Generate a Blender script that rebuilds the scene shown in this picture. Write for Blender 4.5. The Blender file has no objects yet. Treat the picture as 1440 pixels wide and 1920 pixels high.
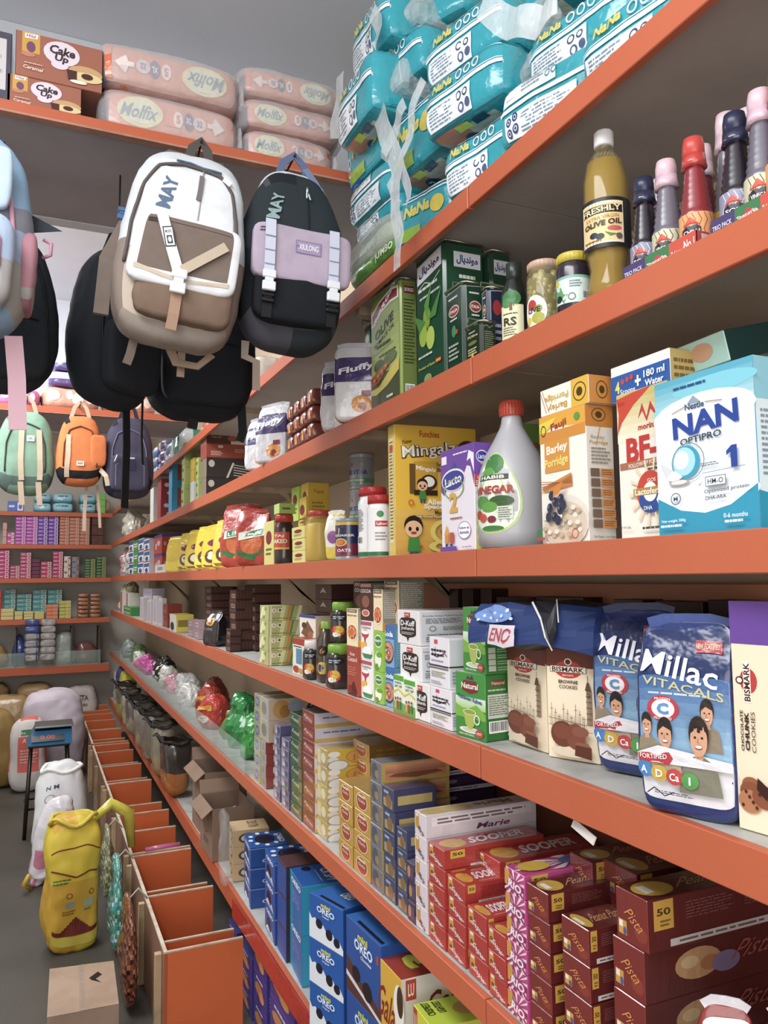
import bpy, math, random
from mathutils import Vector, Matrix, noise
random.seed(7)
SC = bpy.context.scene
COL = SC.collection
# ---------------------------------------------------------------- camera, world, lights, exposure
CAMZ = 1.80
yaw, pitch, roll = math.radians(23.97), math.radians(4.815), math.radians(-0.6657)
FPX = 1467.66
fwd = Vector((math.sin(yaw)*math.cos(pitch), math.cos(yaw)*math.cos(pitch), math.sin(pitch)))
rt0 = Vector((math.cos(yaw), -math.sin(yaw), 0)); up0 = rt0.cross(fwd)
rt = rt0*math.cos(roll)+up0*math.sin(roll); up = up0*math.cos(roll)-rt0*math.sin(roll)
cd = bpy.data.cameras.new('camera'); cam = bpy.data.objects.new('camera', cd); COL.objects.link(cam)
cd.sensor_fit = 'VERTICAL'; cd.sensor_height = 36; cd.lens = FPX*36/1920; cd.clip_start = .02
cam.matrix_world = Matrix(((rt.x, up.x, -fwd.x, 0), (rt.y, up.y, -fwd.y, 0), (rt.z, up.z, -fwd.z, CAMZ), (0, 0, 0, 1)))
SC.camera = cam
W = bpy.data.worlds.new('World'); SC.world = W; W.use_nodes = True
W.node_tree.nodes['Background'].inputs[0].default_value = (.85, .92, 1, 1)
W.node_tree.nodes['Background'].inputs[1].default_value = 1.0
def area(n, loc, rot, sx, sy, e, c):
    l = bpy.data.lights.new(n, 'AREA'); l.shape = 'RECTANGLE'; l.size = sx; l.size_y = sy; l.energy = e; l.color = c
    o = bpy.data.objects.new(n, l); COL.objects.link(o); o.location = loc; o.rotation_euler = rot; return o
area('ceiling_light_front', (-.75, .2, 3.45), (0, math.radians(-22), 0), .7, 2.2, 50, (.95, .97, 1))
area('ceiling_light_middle', (-.7, 3.6, 3.5), (0, math.radians(-15), 0), .7, 1.6, 62, (.96, .98, 1))
area('ceiling_light_back', (-.5, 7.2, 3.5), (0, 0, 0), 1.2, 2.4, 62, (1, .98, .96))
pl = bpy.data.lights.new('hanging_lamp', 'POINT'); pl.energy = 26; pl.shadow_soft_size = .12; pl.color = (.93, .97, 1)
o = bpy.data.objects.new('hanging_lamp', pl); COL.objects.link(o); o.location = (-1.45, 3.75, 3.15)
area('front_fill_light', (-.9, -1.6, 1.9), (math.radians(80), 0, math.radians(-32)), 2.2, 2.2, 40, (1, .92, .84))  # added warm fill from behind the camera, brightens the lower shelves
SC.view_settings.view_transform = 'Standard'; SC.view_settings.look = 'None'
SC.view_settings.gamma = 1; SC.view_settings.exposure = 0.28; SC.view_settings.use_curve_mapping = False
# ---------------------------------------------------------------- measuring helpers (photo pixel -> point on a real plane)
def ray(px, py): return fwd+rt*((px-720)/FPX)-up*((py-960)/FPX)
def onX(px, py, X): v = ray(px, py); v = v*(X/v.x); return Vector((v.x, v.y, v.z+CAMZ))
def onY(px, py, Y): v = ray(px, py); v = v*(Y/v.y); return Vector((v.x, v.y, v.z+CAMZ))
def onZ(px, py, Z): v = ray(px, py); v = v*((Z-CAMZ)/v.z); return Vector((v.x, v.y, Z))
def pix(p):
    q = Vector(p)-Vector((0, 0, CAMZ)); d = q.dot(fwd)
    return 720+FPX*q.dot(rt)/d, 960-FPX*q.dot(up)/d
def Ypx(px, X, z):                       # Y on the vertical line family X,z seen in pixel column px
    py = 960
    for _ in range(12):
        v = onX(px, py, X); py = pix((X, v.y, z))[1]
    return v.y
# ---------------------------------------------------------------- colour + materials
def lin(h):
    if isinstance(h, tuple): return h if len(h) == 4 else (*h, 1)
    h = h.lstrip('#'); r = []
    for i in (0, 2, 4):
        c = int(h[i:i+2], 16)/255; r.append(c/12.92 if c <= .04045 else ((c+.055)/1.055)**2.4)
    return (*r, 1)
_L = {}
def C(h):
    if h not in _L:
        r, g, b, a = lin(h); y = .3*r+.59*g+.11*b; k = .09; _L[h] = (r*(1-k)+y*k, g*(1-k)+y*k, b*(1-k)+y*k, a)  # mixes in grey: a slight haze put into every colour
    return _L[h]
def material(name, rough=.5, spec=.4, bump=None, coat=0, metal=0, alpha=None, trans=0, col=None, noisecol=None, ior=1.45):
    m = bpy.data.materials.new(name); m.use_nodes = True; nt = m.node_tree; b = nt.nodes['Principled BSDF']
    b.inputs['Roughness'].default_value = rough; b.inputs['Specular IOR Level'].default_value = spec
    b.inputs['Metallic'].default_value = metal; b.inputs['Coat Weight'].default_value = coat; b.inputs['Coat Roughness'].default_value = .12
    b.inputs['IOR'].default_value = ior
    tc = nt.nodes.new('ShaderNodeTexCoord')
    if col is None:
        a = nt.nodes.new('ShaderNodeAttribute'); a.attribute_name = 'Col'; src = a.outputs['Color']
    else:
        a = nt.nodes.new('ShaderNodeRGB'); a.outputs[0].default_value = C(col); src = a.outputs[0]
    if noisecol:                          # (scale, amount, dark colour)
        n = nt.nodes.new('ShaderNodeTexNoise'); n.inputs['Scale'].default_value = noisecol[0]; n.inputs['Detail'].default_value = 6
        nt.links.new(tc.outputs['Object'], n.inputs['Vector'])
        r = nt.nodes.new('ShaderNodeMapRange'); r.inputs[1].default_value = .42; r.inputs[2].default_value = .72
        r.inputs[3].default_value = 0; r.inputs[4].default_value = noisecol[1]
        nt.links.new(n.outputs['Fac'], r.inputs[0])
        mx = nt.nodes.new('ShaderNodeMix'); mx.data_type = 'RGBA'; mx.inputs[7].default_value = C(noisecol[2])
        nt.links.new(r.outputs[0], mx.inputs[0]); nt.links.new(src, mx.inputs[6]); src = mx.outputs[2]
    nt.links.new(src, b.inputs['Base Color'])
    if bump:                              # (scale, strength, distance, stretch)
        n = nt.nodes.new('ShaderNodeTexNoise'); n.inputs['Scale'].default_value = bump[0]; n.inputs['Detail'].default_value = 3
        mp = nt.nodes.new('ShaderNodeMapping'); mp.inputs['Scale'].default_value = bump[3] if len(bump) > 3 else (1, 1, 1)
        nt.links.new(tc.outputs['Object'], mp.inputs[0]); nt.links.new(mp.outputs[0], n.inputs['Vector'])
        bp = nt.nodes.new('ShaderNodeBump'); bp.inputs['Strength'].default_value = bump[1]; bp.inputs['Distance'].default_value = bump[2]
        nt.links.new(n.outputs['Fac'], bp.inputs['Height']); nt.links.new(bp.outputs[0], b.inputs['Normal'])
    if alpha is not None: b.inputs['Alpha'].default_value = alpha
    b.inputs['Transmission Weight'].default_value = trans
    return m
MT = dict(
    card=material('printed_card', .38, .45),
    kraft=material('brown_card', .8, .2, (30, .3, .002), noisecol=(9, .3, '#6b5340')),
    wrap=material('shrink_wrapped_card', .3, .5, (38, .55, .004, (1, 1, .45)), coat=.9),
    film=material('glossy_plastic_film', .22, .55, (22, .6, .012), coat=.6),
    fabric=material('woven_fabric', .85, .25, (900, .5, .0006), noisecol=(25, .12, '#20242a')),
    nylon=material('nylon_webbing', .6, .35, (1200, .4, .0004)),
    plastic=material('moulded_plastic', .3, .5),
    tin=material('lacquered_tin', .25, .55, coat=.5),
    metal=material('bare_metal', .3, .5, metal=.9),
    paint=material('orange_board_paint', .42, .4, (60, .15, .001), noisecol=(3.5, .22, '#b3502c')),
    board=material('board', .6, .3, (40, .15, .001), noisecol=(5, .2, '#4b4340')),
    deck=material('worn_shelf_top', .5, .4, (50, .2, .001), noisecol=(14, .5, '#7d7c78')),
    wood=material('raw_wood', .7, .25, (30, .3, .002, (1, 8, 1)), noisecol=(18, .4, '#6a5138')),
    wall=material('plaster', .85, .2, (8, .15, .01), noisecol=(1.6, .15, '#8a8780')),
    floor=material('concrete', .55, .4, (6, .3, .01), noisecol=(2.2, .6, '#35322d')),
    sack=material('woven_sack', .55, .35, (260, .3, .0012), coat=.1),
    clear=material('clear_film', .08, .6, (26, .7, .01), alpha=.2),
    frost=material('frosted_film', .35, .5, (18, .5, .02), alpha=.42),
    glass=material('clear_glass', .03, .6, alpha=.22),
    liquid=material('clear_liquid', .04, .6, alpha=.72),
    jug=material('translucent_plastic', .3, .5, alpha=.88),
)
# ---------------------------------------------------------------- mesh builder
class M:
    def __init__(s): s.v = []; s.f = []; s.c = []; s.s = []
    def add(s, vs, fs, col, sm=False):
        b = len(s.v); s.v += [tuple(p) for p in vs]; cs = C(col) if not isinstance(col, list) else None
        for i, q in enumerate(fs):
            s.f.append(tuple(b+k for k in q)); s.c.append(cs or C(col[i])); s.s.append(sm)
        return s
    def box(s, x0, y0, z0, x1, y1, z1, col, bv=0, cols=None):
        # cols: dict for faces 'L'(-x) 'R'(-y) 'T' 'B' 'X'(+x) 'Y'(+y)
        g = lambda k: (cols or {}).get(k, col)
        if bv <= 0:
            v = [(x, y, z) for x in (x0, x1) for y in (y0, y1) for z in (z0, z1)]
            return s.add(v, [(0, 1, 3, 2), (4, 6, 7, 5), (0, 4, 5, 1), (2, 3, 7, 6), (0, 2, 6, 4), (1, 5, 7, 3)], [g('L'), g('X'), g('R'), g('Y'), g('B'), g('T')])
        bv = min(bv, (x1-x0)*.45, (y1-y0)*.45, (z1-z0)*.45); lo = (x0, y0, z0); hi = (x1, y1, z1); v = []; idx = {}
        for a in range(3):
            for sg in (0, 1):
                for p in ((0, 0), (1, 0), (1, 1), (0, 1)):
                    q = [0, 0, 0]; q[a] = hi[a] if sg else lo[a]; o = [k for k in range(3) if k != a]; key = [0, 0, 0]; key[a] = sg
                    for k, t in zip(o, p): q[k] = (hi[k]-bv) if t else (lo[k]+bv); key[k] = t
                    idx[(a, tuple(key))] = len(v); v.append(q)
        fs = []; cl = []; nm = {(0, 0): 'L', (0, 1): 'X', (1, 0): 'R', (1, 1): 'Y', (2, 0): 'B', (2, 1): 'T'}
        for a in range(3):
            o = [k for k in range(3) if k != a]
            for sg in (0, 1):
                r = []
                for p in ((0, 0), (1, 0), (1, 1), (0, 1)):
                    key = [0, 0, 0]; key[a] = sg; key[o[0]], key[o[1]] = p; r.append(idx[(a, tuple(key))])
                fs.append(r if (sg == 1) ^ (a == 1) else r[::-1]); cl.append(g(nm[(a, sg)]))
        for e in range(3):                # 12 edges
            a, b2 = [k for k in range(3) if k != e]
            for sa in (0, 1):
                for sb in (0, 1):
                    k0 = [0, 0, 0]; k1 = [0, 0, 0]; k0[a] = k1[a] = sa; k0[b2] = k1[b2] = sb; k0[e] = 0; k1[e] = 1
                    r = [idx[(a, tuple(k0))], idx[(a, tuple(k1))], idx[(b2, tuple(k1))], idx[(b2, tuple(k0))]]
                    fs.append(r); cl.append(g(nm[(a, sa)]))
        for kx in (0, 1):
            for ky in (0, 1):
                for kz in (0, 1):
                    k = (kx, ky, kz); fs.append([idx[(0, k)], idx[(1, k)], idx[(2, k)]]); cl.append(g('R'))
        return s.add(v, fs, cl)
    def lathe(s, prof, n, col, cx=0, cy=0, cols=None, sm=True, sq=0):
        # prof [(r,z)], closed at ends when r==0; sq>0 squares the section
        vs = []; fs = []; cl = []
        for r, z in prof:
            for i in range(n):
                a = 2*math.pi*(i+.5)/n; q = 1
                if sq: q = 1/((abs(math.cos(a))**sq+abs(math.sin(a))**sq)**(1/sq))
                vs.append((cx+r*q*math.cos(a), cy+r*q*math.sin(a), z))
        for j in range(len(prof)-1):
            for i in range(n):
                k = (i+1) % n; fs.append((j*n+i, j*n+k, (j+1)*n+k, (j+1)*n+i)); cl.append(cols[j] if cols else col)
        fs.append(tuple(range(n))[::-1]); cl.append(cols[0] if cols else col)
        fs.append(tuple(range((len(prof)-1)*n, len(prof)*n))); cl.append(cols[-1] if cols else col)
        return s.add(vs, fs, cl, sm)
    def tube(s, pts, r, col, n=6, flat=None, ref=None):
        # flat=(w,t) gives a ribbon section; pts list of points
        pts = [Vector(p) for p in pts]; vs = []; fs = []; N = len(pts); ref = Vector(ref) if ref else Vector((0, 1, 0)) if flat else Vector((0, 0, 1))
        prev = None
        for i, p in enumerate(pts):
            d = (pts[min(i+1, N-1)]-pts[max(i-1, 0)]); d = d.normalized() if d.length > 1e-9 else Vector((0, 0, 1))
            if prev is None:
                a = d.cross(ref)
                if a.length < .2: a = d.cross(Vector((1, 0, 0)) if not flat else Vector((0, 0, 1)))
                a.normalize()
            else:
                a = prev-d*prev.dot(d); a.normalize()
            prev = a; b = d.cross(a)
            if flat:
                w, t = flat
                for x, y in ((-w/2, -t/2), (w/2, -t/2), (w/2, t/2), (-w/2, t/2)): vs.append(p+a*x+b*y)
            else:
                rr = r[i] if isinstance(r, (list, tuple)) else r
                for k in range(n): t = 2*math.pi*k/n; vs.append(p+a*math.cos(t)*rr+b*math.sin(t)*rr)
        m = 4 if flat else n
        for i in range(N-1):
            for k in range(m): fs.append((i*m+k, i*m+(k+1) % m, (i+1)*m+(k+1) % m, (i+1)*m+k))
        fs += [tuple(range(m))[::-1], tuple(range((N-1)*m, N*m))]
        return s.add(vs, fs, col, not flat)
    def grid(s, P, nu, nv, col, sm=True, colf=None):
        vs = [P(i/nu, j/nv) for j in range(nv+1) for i in range(nu+1)]; fs = []; cl = []
        for j in range(nv):
            for i in range(nu):
                a = j*(nu+1)+i; fs.append((a, a+1, a+nu+2, a+nu+1)); cl.append(colf((i+.5)/nu, (j+.5)/nv) if colf else col)
        return s.add(vs, fs, cl, sm)
    def mesh(s, name, mat):
        me = bpy.data.meshes.new(name); me.from_pydata(s.v, [], s.f)
        at = me.color_attributes.new('Col', 'BYTE_COLOR', 'CORNER'); buf = []
        for q, c in zip(s.f, s.c): buf += list(c)*len(q)
        at.data.foreach_set('color', buf); me.polygons.foreach_set('use_smooth', s.s)
        me.materials.append(MT[mat] if isinstance(mat, str) else mat); me.update(); return me
    def build(s, name, mat, parent=None, loc=None, rot=None):
        return put(s.mesh(name, mat), name, parent, loc, rot)
def put(me, name, parent=None, loc=None, rot=None):
    o = bpy.data.objects.new(name, me); COL.objects.link(o)
    if parent: o.parent = parent
    if loc is not None: o.location = loc
    if rot is not None: o.rotation_euler = (0, 0, rot) if not isinstance(rot, (tuple, list)) else rot
    return o
def empty(name, loc=(0, 0, 0), rot=0):
    return put(None, name, None, loc, rot)
LBL = {}
def tag(o, label, cat, group=None):
    o['label'] = label; o['category'] = cat
    if group: o['group'] = group
    LBL.setdefault(label, []).append(o); return o
def struct(o): o['kind'] = 'structure'; return o
def copy_tree(o, parent=None):
    c = o.copy(); COL.objects.link(c); c.parent = parent
    for ch in list(o.children): copy_tree(ch, c)
    return c
ORD = ['lowest', 'second up', 'third up', 'fourth up', 'fifth up', 'sixth up', 'seventh up', 'eighth up', 'ninth up', 'tenth up']
def nth(i, n): return 'topmost' if i == n-1 and n > 1 else ORD[min(i, 9)]
# ---------------------------------------------------------------- flat print: text and shapes lying on a surface
_T = {}
def text_mesh(t, bold):
    k = (t, bold)
    if k in _T: return _T[k]
    c = bpy.data.curves.new('t', 'FONT'); c.body = t; c.resolution_u = 2; c.offset = .012*bold
    o = bpy.data.objects.new('t', c); COL.objects.link(o); bpy.context.view_layer.update()
    m = o.to_mesh(); v = [(p.co.x, p.co.y) for p in m.vertices]; f = [tuple(p.vertices) for p in m.polygons]
    o.to_mesh_clear(); bpy.data.objects.remove(o); bpy.data.curves.remove(c)
    if v:
        x0 = min(p[0] for p in v); x1 = max(p[0] for p in v); y0 = min(p[1] for p in v); y1 = max(p[1] for p in v)
        v = [((p[0]-x0)/(x1-x0+1e-9)-.5, (p[1]-y0)/(y1-y0+1e-9)-.5) for p in v]
    _T[k] = (v, f); return _T[k]
def flat(O, U, V, e=.00022):
    O, U, V = Vector(O), Vector(U), Vector(V); N = U.cross(V).normalized()
    f = lambda u, v, k: O+U*u+V*v+N*(e*(k+1)); f.curved = False; return f
def cyl(r, z0, z1, a0, a1, cx=0, cy=0, e=.0003, sq=0):
    def f(u, v, k):
        a = a0+(a1-a0)*u; z = z0+(z1-z0)*v; q = r(z) if callable(r) else r
        if sq: q = q/((abs(math.cos(a))**sq+abs(math.sin(a))**sq)**(1/sq))
        q += e+k*.00012; return Vector((cx+q*math.cos(a), cy+q*math.sin(a), z))
    f.curved = True; return f
def star(n, cx, cy, r1, r2, asp=1, ph=0):
    return [(cx+(r1 if i % 2 == 0 else r2)*math.cos(ph+math.pi*i/n)*asp, cy+(r1 if i % 2 == 0 else r2)*math.sin(ph+math.pi*i/n)) for i in range(2*n)]
def art(m, F, E, k0=0):
    rnd = random.Random(5)
    for k, e in enumerate(E):
        k += k0; t = e[0]
        if t == 'r':
            x0, y0, x1, y1, c = e[1:6]
            if F.curved:
                nx = max(1, int(abs(x1-x0)*14)); ny = max(1, int(abs(y1-y0)*14))
                m.grid(lambda u, v: F(x0+(x1-x0)*u, y0+(y1-y0)*v, k), nx, ny, c)
            else: m.add([F(x0, y0, k), F(x1, y0, k), F(x1, y1, k), F(x0, y1, k)], [(0, 1, 2, 3)], c)
        elif t == 'g':                   # band with a colour ramp printed on it: x0,y0,x1,y1,c0,c1,n (vertical)
            x0, y0, x1, y1, c0, c1, n = e[1:8]; a, b = C(c0), C(c1)
            for i in range(n):
                w = (i+.5)/n; ya = y0+(y1-y0)*i/n; yb = y0+(y1-y0)*(i+1)/n; cc = tuple(a[q]*(1-w)+b[q]*w for q in range(4))
                nx = 10 if F.curved else 1
                m.grid(lambda u, v: F(x0+(x1-x0)*u, ya+(yb-ya)*v, k), nx, 1, cc)
        elif t in 'eo':                  # ellipse / ring
            cx, cy, rx, ry, c = e[1:6]; n = 20
            if t == 'e':
                P = [F(cx, cy, k)]; fs = []
                if F.curved:
                    for j in (.5, 1): P += [F(cx+rx*j*math.cos(a*math.tau/n), cy+ry*j*math.sin(a*math.tau/n), k) for a in range(n)]
                    fs = [(0, 1+i, 1+(i+1) % n) for i in range(n)]+[(1+i, 1+n+i, 1+n+(i+1) % n, 1+(i+1) % n) for i in range(n)]
                else:
                    P += [F(cx+rx*math.cos(a*math.tau/n), cy+ry*math.sin(a*math.tau/n), k) for a in range(n)]
                    fs = [(0, 1+i, 1+(i+1) % n) for i in range(n)]
            else:
                w = e[6]; P = []
                for j in (1-w, 1): P += [F(cx+rx*j*math.cos(a*math.tau/n), cy+ry*j*math.sin(a*math.tau/n), k) for a in range(n)]
                fs = [(i, n+i, n+(i+1) % n, (i+1) % n) for i in range(n)]
            m.add(P, fs, c)
        elif t == 'p':
            P = [F(x, y, k) for x, y in e[1]]
            if F.curved:
                cx = sum(p[0] for p in e[1])/len(e[1]); cy = sum(p[1] for p in e[1])/len(e[1]); n = len(P); q = [F(cx, cy, k)]+[F((x+cx)/2, (y+cy)/2, k) for x, y in e[1]]+P
                m.add(q, [(0, 1+i, 1+(i+1) % n) for i in range(n)]+[(1+i, 1+n+i, 1+n+(i+1) % n, 1+(i+1) % n) for i in range(n)], e[2])
            else: m.add(P, [tuple(range(len(P)))], e[2])
        elif t == 'l':                   # polyline stroke: pts, width, colour
            pts, w, c = e[1:4]
            for (xa, ya), (xb, yb) in zip(pts, pts[1:]):
                A, B = F(xa, ya, k), F(xb, yb, k); nn = (F((xa+xb)/2, (ya+yb)/2, k+1)-F((xa+xb)/2, (ya+yb)/2, k)).normalized()
                d = (B-A); 
                if d.length < 1e-7: continue
                sd = d.normalized().cross(nn)*(w/2); m.add([A+sd, B+sd, B-sd, A-sd], [(3, 2, 1, 0)], c)
        elif t == 't':                   # text,cx,cy,w,h,colour[,rot deg,shear,bold]
            tx, cx, cy, w, h, c = e[1:7]; rot = math.radians(e[7]) if len(e) > 7 else 0; sh = e[8] if len(e) > 8 else 0; bold = e[9] if len(e) > 9 else 1
            V, Fc = text_mesh(tx, bold); cr, sr = math.cos(rot), math.sin(rot)
            if len(e) > 10: asp = e[10]
            else: asp = 1
            P = []
            for x, y in V:
                X = x*w+y*sh*h; Y = y*h; P.append(F(cx+X*cr-Y*sr/asp, cy+X*sr*asp+Y*cr, k+8*F.curved))
            m.add(P, Fc, c)
        elif t == 'z':                   # rows of fine print
            x0, y0, x1, y1, n, c = e[1:7]; h = (y1-y0)/n
            for i in range(n):
                x = x0; y = y0+i*h+h*.25
                xe = x1-(x1-x0)*rnd.random()*.25
                while x < xe:
                    w = (x1-x0)*rnd.uniform(.05, .2); xx = min(x+w, xe)
                    m.add([F(x, y, k), F(xx, y, k), F(xx, y+h*.5, k), F(x, y+h*.5, k)], [(0, 1, 2, 3)], c); x = xx+(x1-x0)*.025
        elif t == 'b':                   # barcode
            x0, y0, x1, y1 = e[1:5]; m.add([F(x0, y0, k), F(x1, y0, k), F(x1, y1, k), F(x0, y1, k)], [(0, 1, 2, 3)], '#f4f4f2'); x = x0+(x1-x0)*.08
            while x < x1-(x1-x0)*.1:
                w = (x1-x0)*rnd.choice((.02, .035, .05)); m.add([F(x, y0+(y1-y0)*.15, k+.5), F(x+w, y0+(y1-y0)*.15, k+.5), F(x+w, y1-(y1-y0)*.08, k+.5), F(x, y1-(y1-y0)*.08, k+.5)], [(0, 1, 2, 3)], '#17171a'); x += w+(x1-x0)*.035
# ---------------------------------------------------------------- printed cartons
DES = {}
BM = {}
def box_mesh(des, dx, dy, dz, bv=.0012):
    """local frame: near lower corner at 0; -x face is 'L', -y face is 'R', top 'T' reads from -x, 'U' reads from -y"""
    key = (des, round(dx, 3), round(dy, 3), round(dz, 3))
    if key in BM: return BM[key]
    d = DES[des]; m = M(); m.box(0, 0, 0, dx, dy, dz, d['c'], bv, d.get('cols'))
    fr = dict(L=flat((0, dy, 0), (0, -dy, 0), (0, 0, dz)), R=flat((0, 0, 0), (dx, 0, 0), (0, 0, dz)),
              T=flat((0, dy, dz), (0, -dy, 0), (dx, 0, 0)), U=flat((0, 0, dz), (dx, 0, 0), (0, dy, 0)),
              V=flat((dx, dy, dz), (-dx, 0, 0), (0, -dy, 0)), B=flat((0, 0, 0), (0, dy, 0), (dx, 0, 0)))
    for k in 'LRTUVB':
        if k in d: art(m, fr[k], d[k])
    me = m.mesh(d.get('name', 'carton'), d.get('m', 'card')); BM[key] = me; return me
def fixh(x, y, z, ytop):
    lo, hi = z, z+1.5
    for _ in range(30):
        md = (lo+hi)/2
        if pix((x, y, md))[1] > ytop: lo = md
        else: hi = md
    return lo-z
def twotop(des, ztop, pL, pR, h, n, dx, label, cat=None, group=None):
    if ztop is None: ztop = onX(*pR, .823).z; h = (ztop-.4765)/n
    a = onZ(*pL, ztop); b = onZ(*pR, ztop); d = a-b; rot = math.atan2(d.y, d.x)-math.pi/2
    return [carton(des, (b.x, b.y, ztop-(n-i)*h), (dx, d.length, h-.0006), label.replace('{n}', nth(i, n)), cat, group, rot) for i in range(n)]
def carton(des, loc, dims, label, cat=None, group=None, rot=0, name=None):
    d = DES[des]; o = put(box_mesh(des, *dims), name or d.get('name', 'carton'), None, loc, rot)
    return tag(o, label, cat or d.get('cat', 'box'), group)
LV = dict(A=2.609, B=2.246, C=1.855, D=1.470, E=1.000, F=.475)
XF = .80
def fitbox(des, lev, x0, x1, ytop, X=.825, dx=None, x2=None, n=1, label='', cat=None, group=None, jit=.002, z0=None, gap=.0006, skip=0):
    """front edge spans pixel columns x0 (far) .. x1 (near) at the shelf; near top corner at pixel row ytop; n high"""
    z = LV[lev]+.0008 if z0 is None else z0
    ya = Ypx(x1, X, z); yb = Ypx(x0, X, z); top = onX(x1, ytop, X)
    # height: pixel row ytop on the vertical at (X, ya)
    lo, hi = z, z+1.5
    for _ in range(30):
        md = (lo+hi)/2
        if pix((X, ya, md))[1] > ytop: lo = md
        else: hi = md
    H = lo-z; h = H/n
    if x2 is not None:
        lo, hi = X, X+.6
        for _ in range(30):
            md = (lo+hi)/2
            if pix((md, ya, z))[0] < x2: lo = md
            else: hi = md
        dx = lo-X
    out = []
    for i in range(skip, n):
        lb = label.replace('{n}', nth(i, n))
        jx = random.uniform(-jit, jit) if n > 1 else 0
        out.append(carton(des, (X+jx, ya+random.uniform(-jit, jit)*.6, z+i*h), (dx, abs(yb-ya), h-gap), lb, cat, group))
    return out
def twobox(des, lev, pL, pR, ytopR, dx, label, cat=None, group=None, z0=None, n=1):
    """front bottom edge given by two pixels on the shelf plane (left=far end, right=near end)"""
    z = LV[lev]+.0008 if z0 is None else z0
    a = onZ(*pL, z); b = onZ(*pR, z); d = a-b; rot = math.atan2(d.y, d.x)-math.pi/2
    lo, hi = z, z+1.5
    for _ in range(30):
        md = (lo+hi)/2
        if pix((b.x, b.y, md))[1] > ytopR: lo = md
        else: hi = md
    h = (lo-z)/n
    return [carton(des, (b.x, b.y, z+i*h), (dx, d.length, h-.0006), label.replace('{n}', nth(i, n)), cat, group, rot) for i in range(n)]
# ---------------------------------------------------------------- soft packs
class Soft:
    """rounded, slightly crumpled pack: unit cube point -> local point; prof(v)->(sx,sy,shift x)"""
    def __init__(s, dx, dy, dz, k=5, amp=.004, fr=9, prof=None, seed=0):
        s.d = (dx/2, dy/2, dz/2); s.k = k; s.amp = amp; s.fr = fr; s.prof = prof; s.seed = seed
    def pt(s, x, y, z, off=0):
        k = s.k; n = (abs(x)**k+abs(y)**k+abs(z)**k)**(1/k); q = [x/n, y/n, z/n]
        p = Vector((q[0]*s.d[0], q[1]*s.d[1], q[2]*s.d[2]))
        if s.prof:
            a, b, c = s.prof((q[2]+1)/2); p.x = p.x*a+c; p.y *= b
        nr = Vector((q[0]**3/s.d[0], q[1]**3/s.d[1], q[2]**3/s.d[2])).normalized()
        w = noise.noise(p*s.fr+Vector((s.seed*3.7, s.seed, 0)))*s.amp + abs(noise.noise(p*s.fr*2.7+Vector((0, s.seed*5.1, 0))))*s.amp*.6
        p += nr*(w+off); p.z += s.d[2]; return p
    def body(s, m, n=10, colf=None, col='#ffffff', faces='LRXYTB', sm=True):
        W = {'L': lambda u, v: (-1, 1-2*u, 2*v-1), 'X': lambda u, v: (1, 2*u-1, 2*v-1), 'R': lambda u, v: (2*u-1, -1, 2*v-1),
             'Y': lambda u, v: (1-2*u, 1, 2*v-1), 'T': lambda u, v: (2*v-1, 1-2*u, 1), 'B': lambda u, v: (2*v-1, 2*u-1, -1)}
        for f in faces:
            g = W[f]; m.grid(lambda u, v: s.pt(*g(u, v)), n, n, col, sm, (lambda u, v, f=f: colf(f, u, v)) if colf else None)
        return m
    def F(s, face, e=.0012):
        W = {'L': lambda u, v: (-1, 1-2*u, 2*v-1), 'R': lambda u, v: (2*u-1, -1, 2*v-1), 'T': lambda u, v: (2*v-1, 1-2*u, 1), 'Y': lambda u, v: (1-2*u, 1, 2*v-1), 'X': lambda u, v: (1, 2*u-1, 2*v-1), 'U': lambda u, v: (2*u-1, 2*v-1, 1)}[face]
        f = lambda u, v, k: s.pt(*W(u, v), off=e+.0002+k*.00014); f.curved = True; return f
# ================================================================ STRUCTURE
def sbox(name, x0, y0, z0, x1, y1, z1, col, mat, bv=0):
    m = M(); m.box(x0, y0, z0, x1, y1, z1, col, bv); return struct(m.build(name, mat))
YB, YE, XW, CE = -.9, 10.02, 1.235, 3.57
sbox('floor', -2.2, -2.2, -.05, 1.3, 10.1, 0, '#4c473f', 'floor')
sbox('ceiling', -2.2, -2.2, CE, 1.3, 10.1, CE+.05, '#eef1f8', 'wall')
sbox('wall_right', XW, -2.2, 0, XW+.06, 10.1, CE, '#d8c2a4', 'wall')
sbox('wall_back', -2.2, YE, 0, XW, YE+.06, CE, '#cfc9c0', 'wall')
sbox('wall_left', -2.26, -2.2, 0, -2.2, 10.1, CE, '#dcdad6', 'wall')
sbox('trim_1', XW-.06, -1.0, 1.70, XW-.001, 2.4, 1.782, '#c9825c', 'paint', .002)
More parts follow.
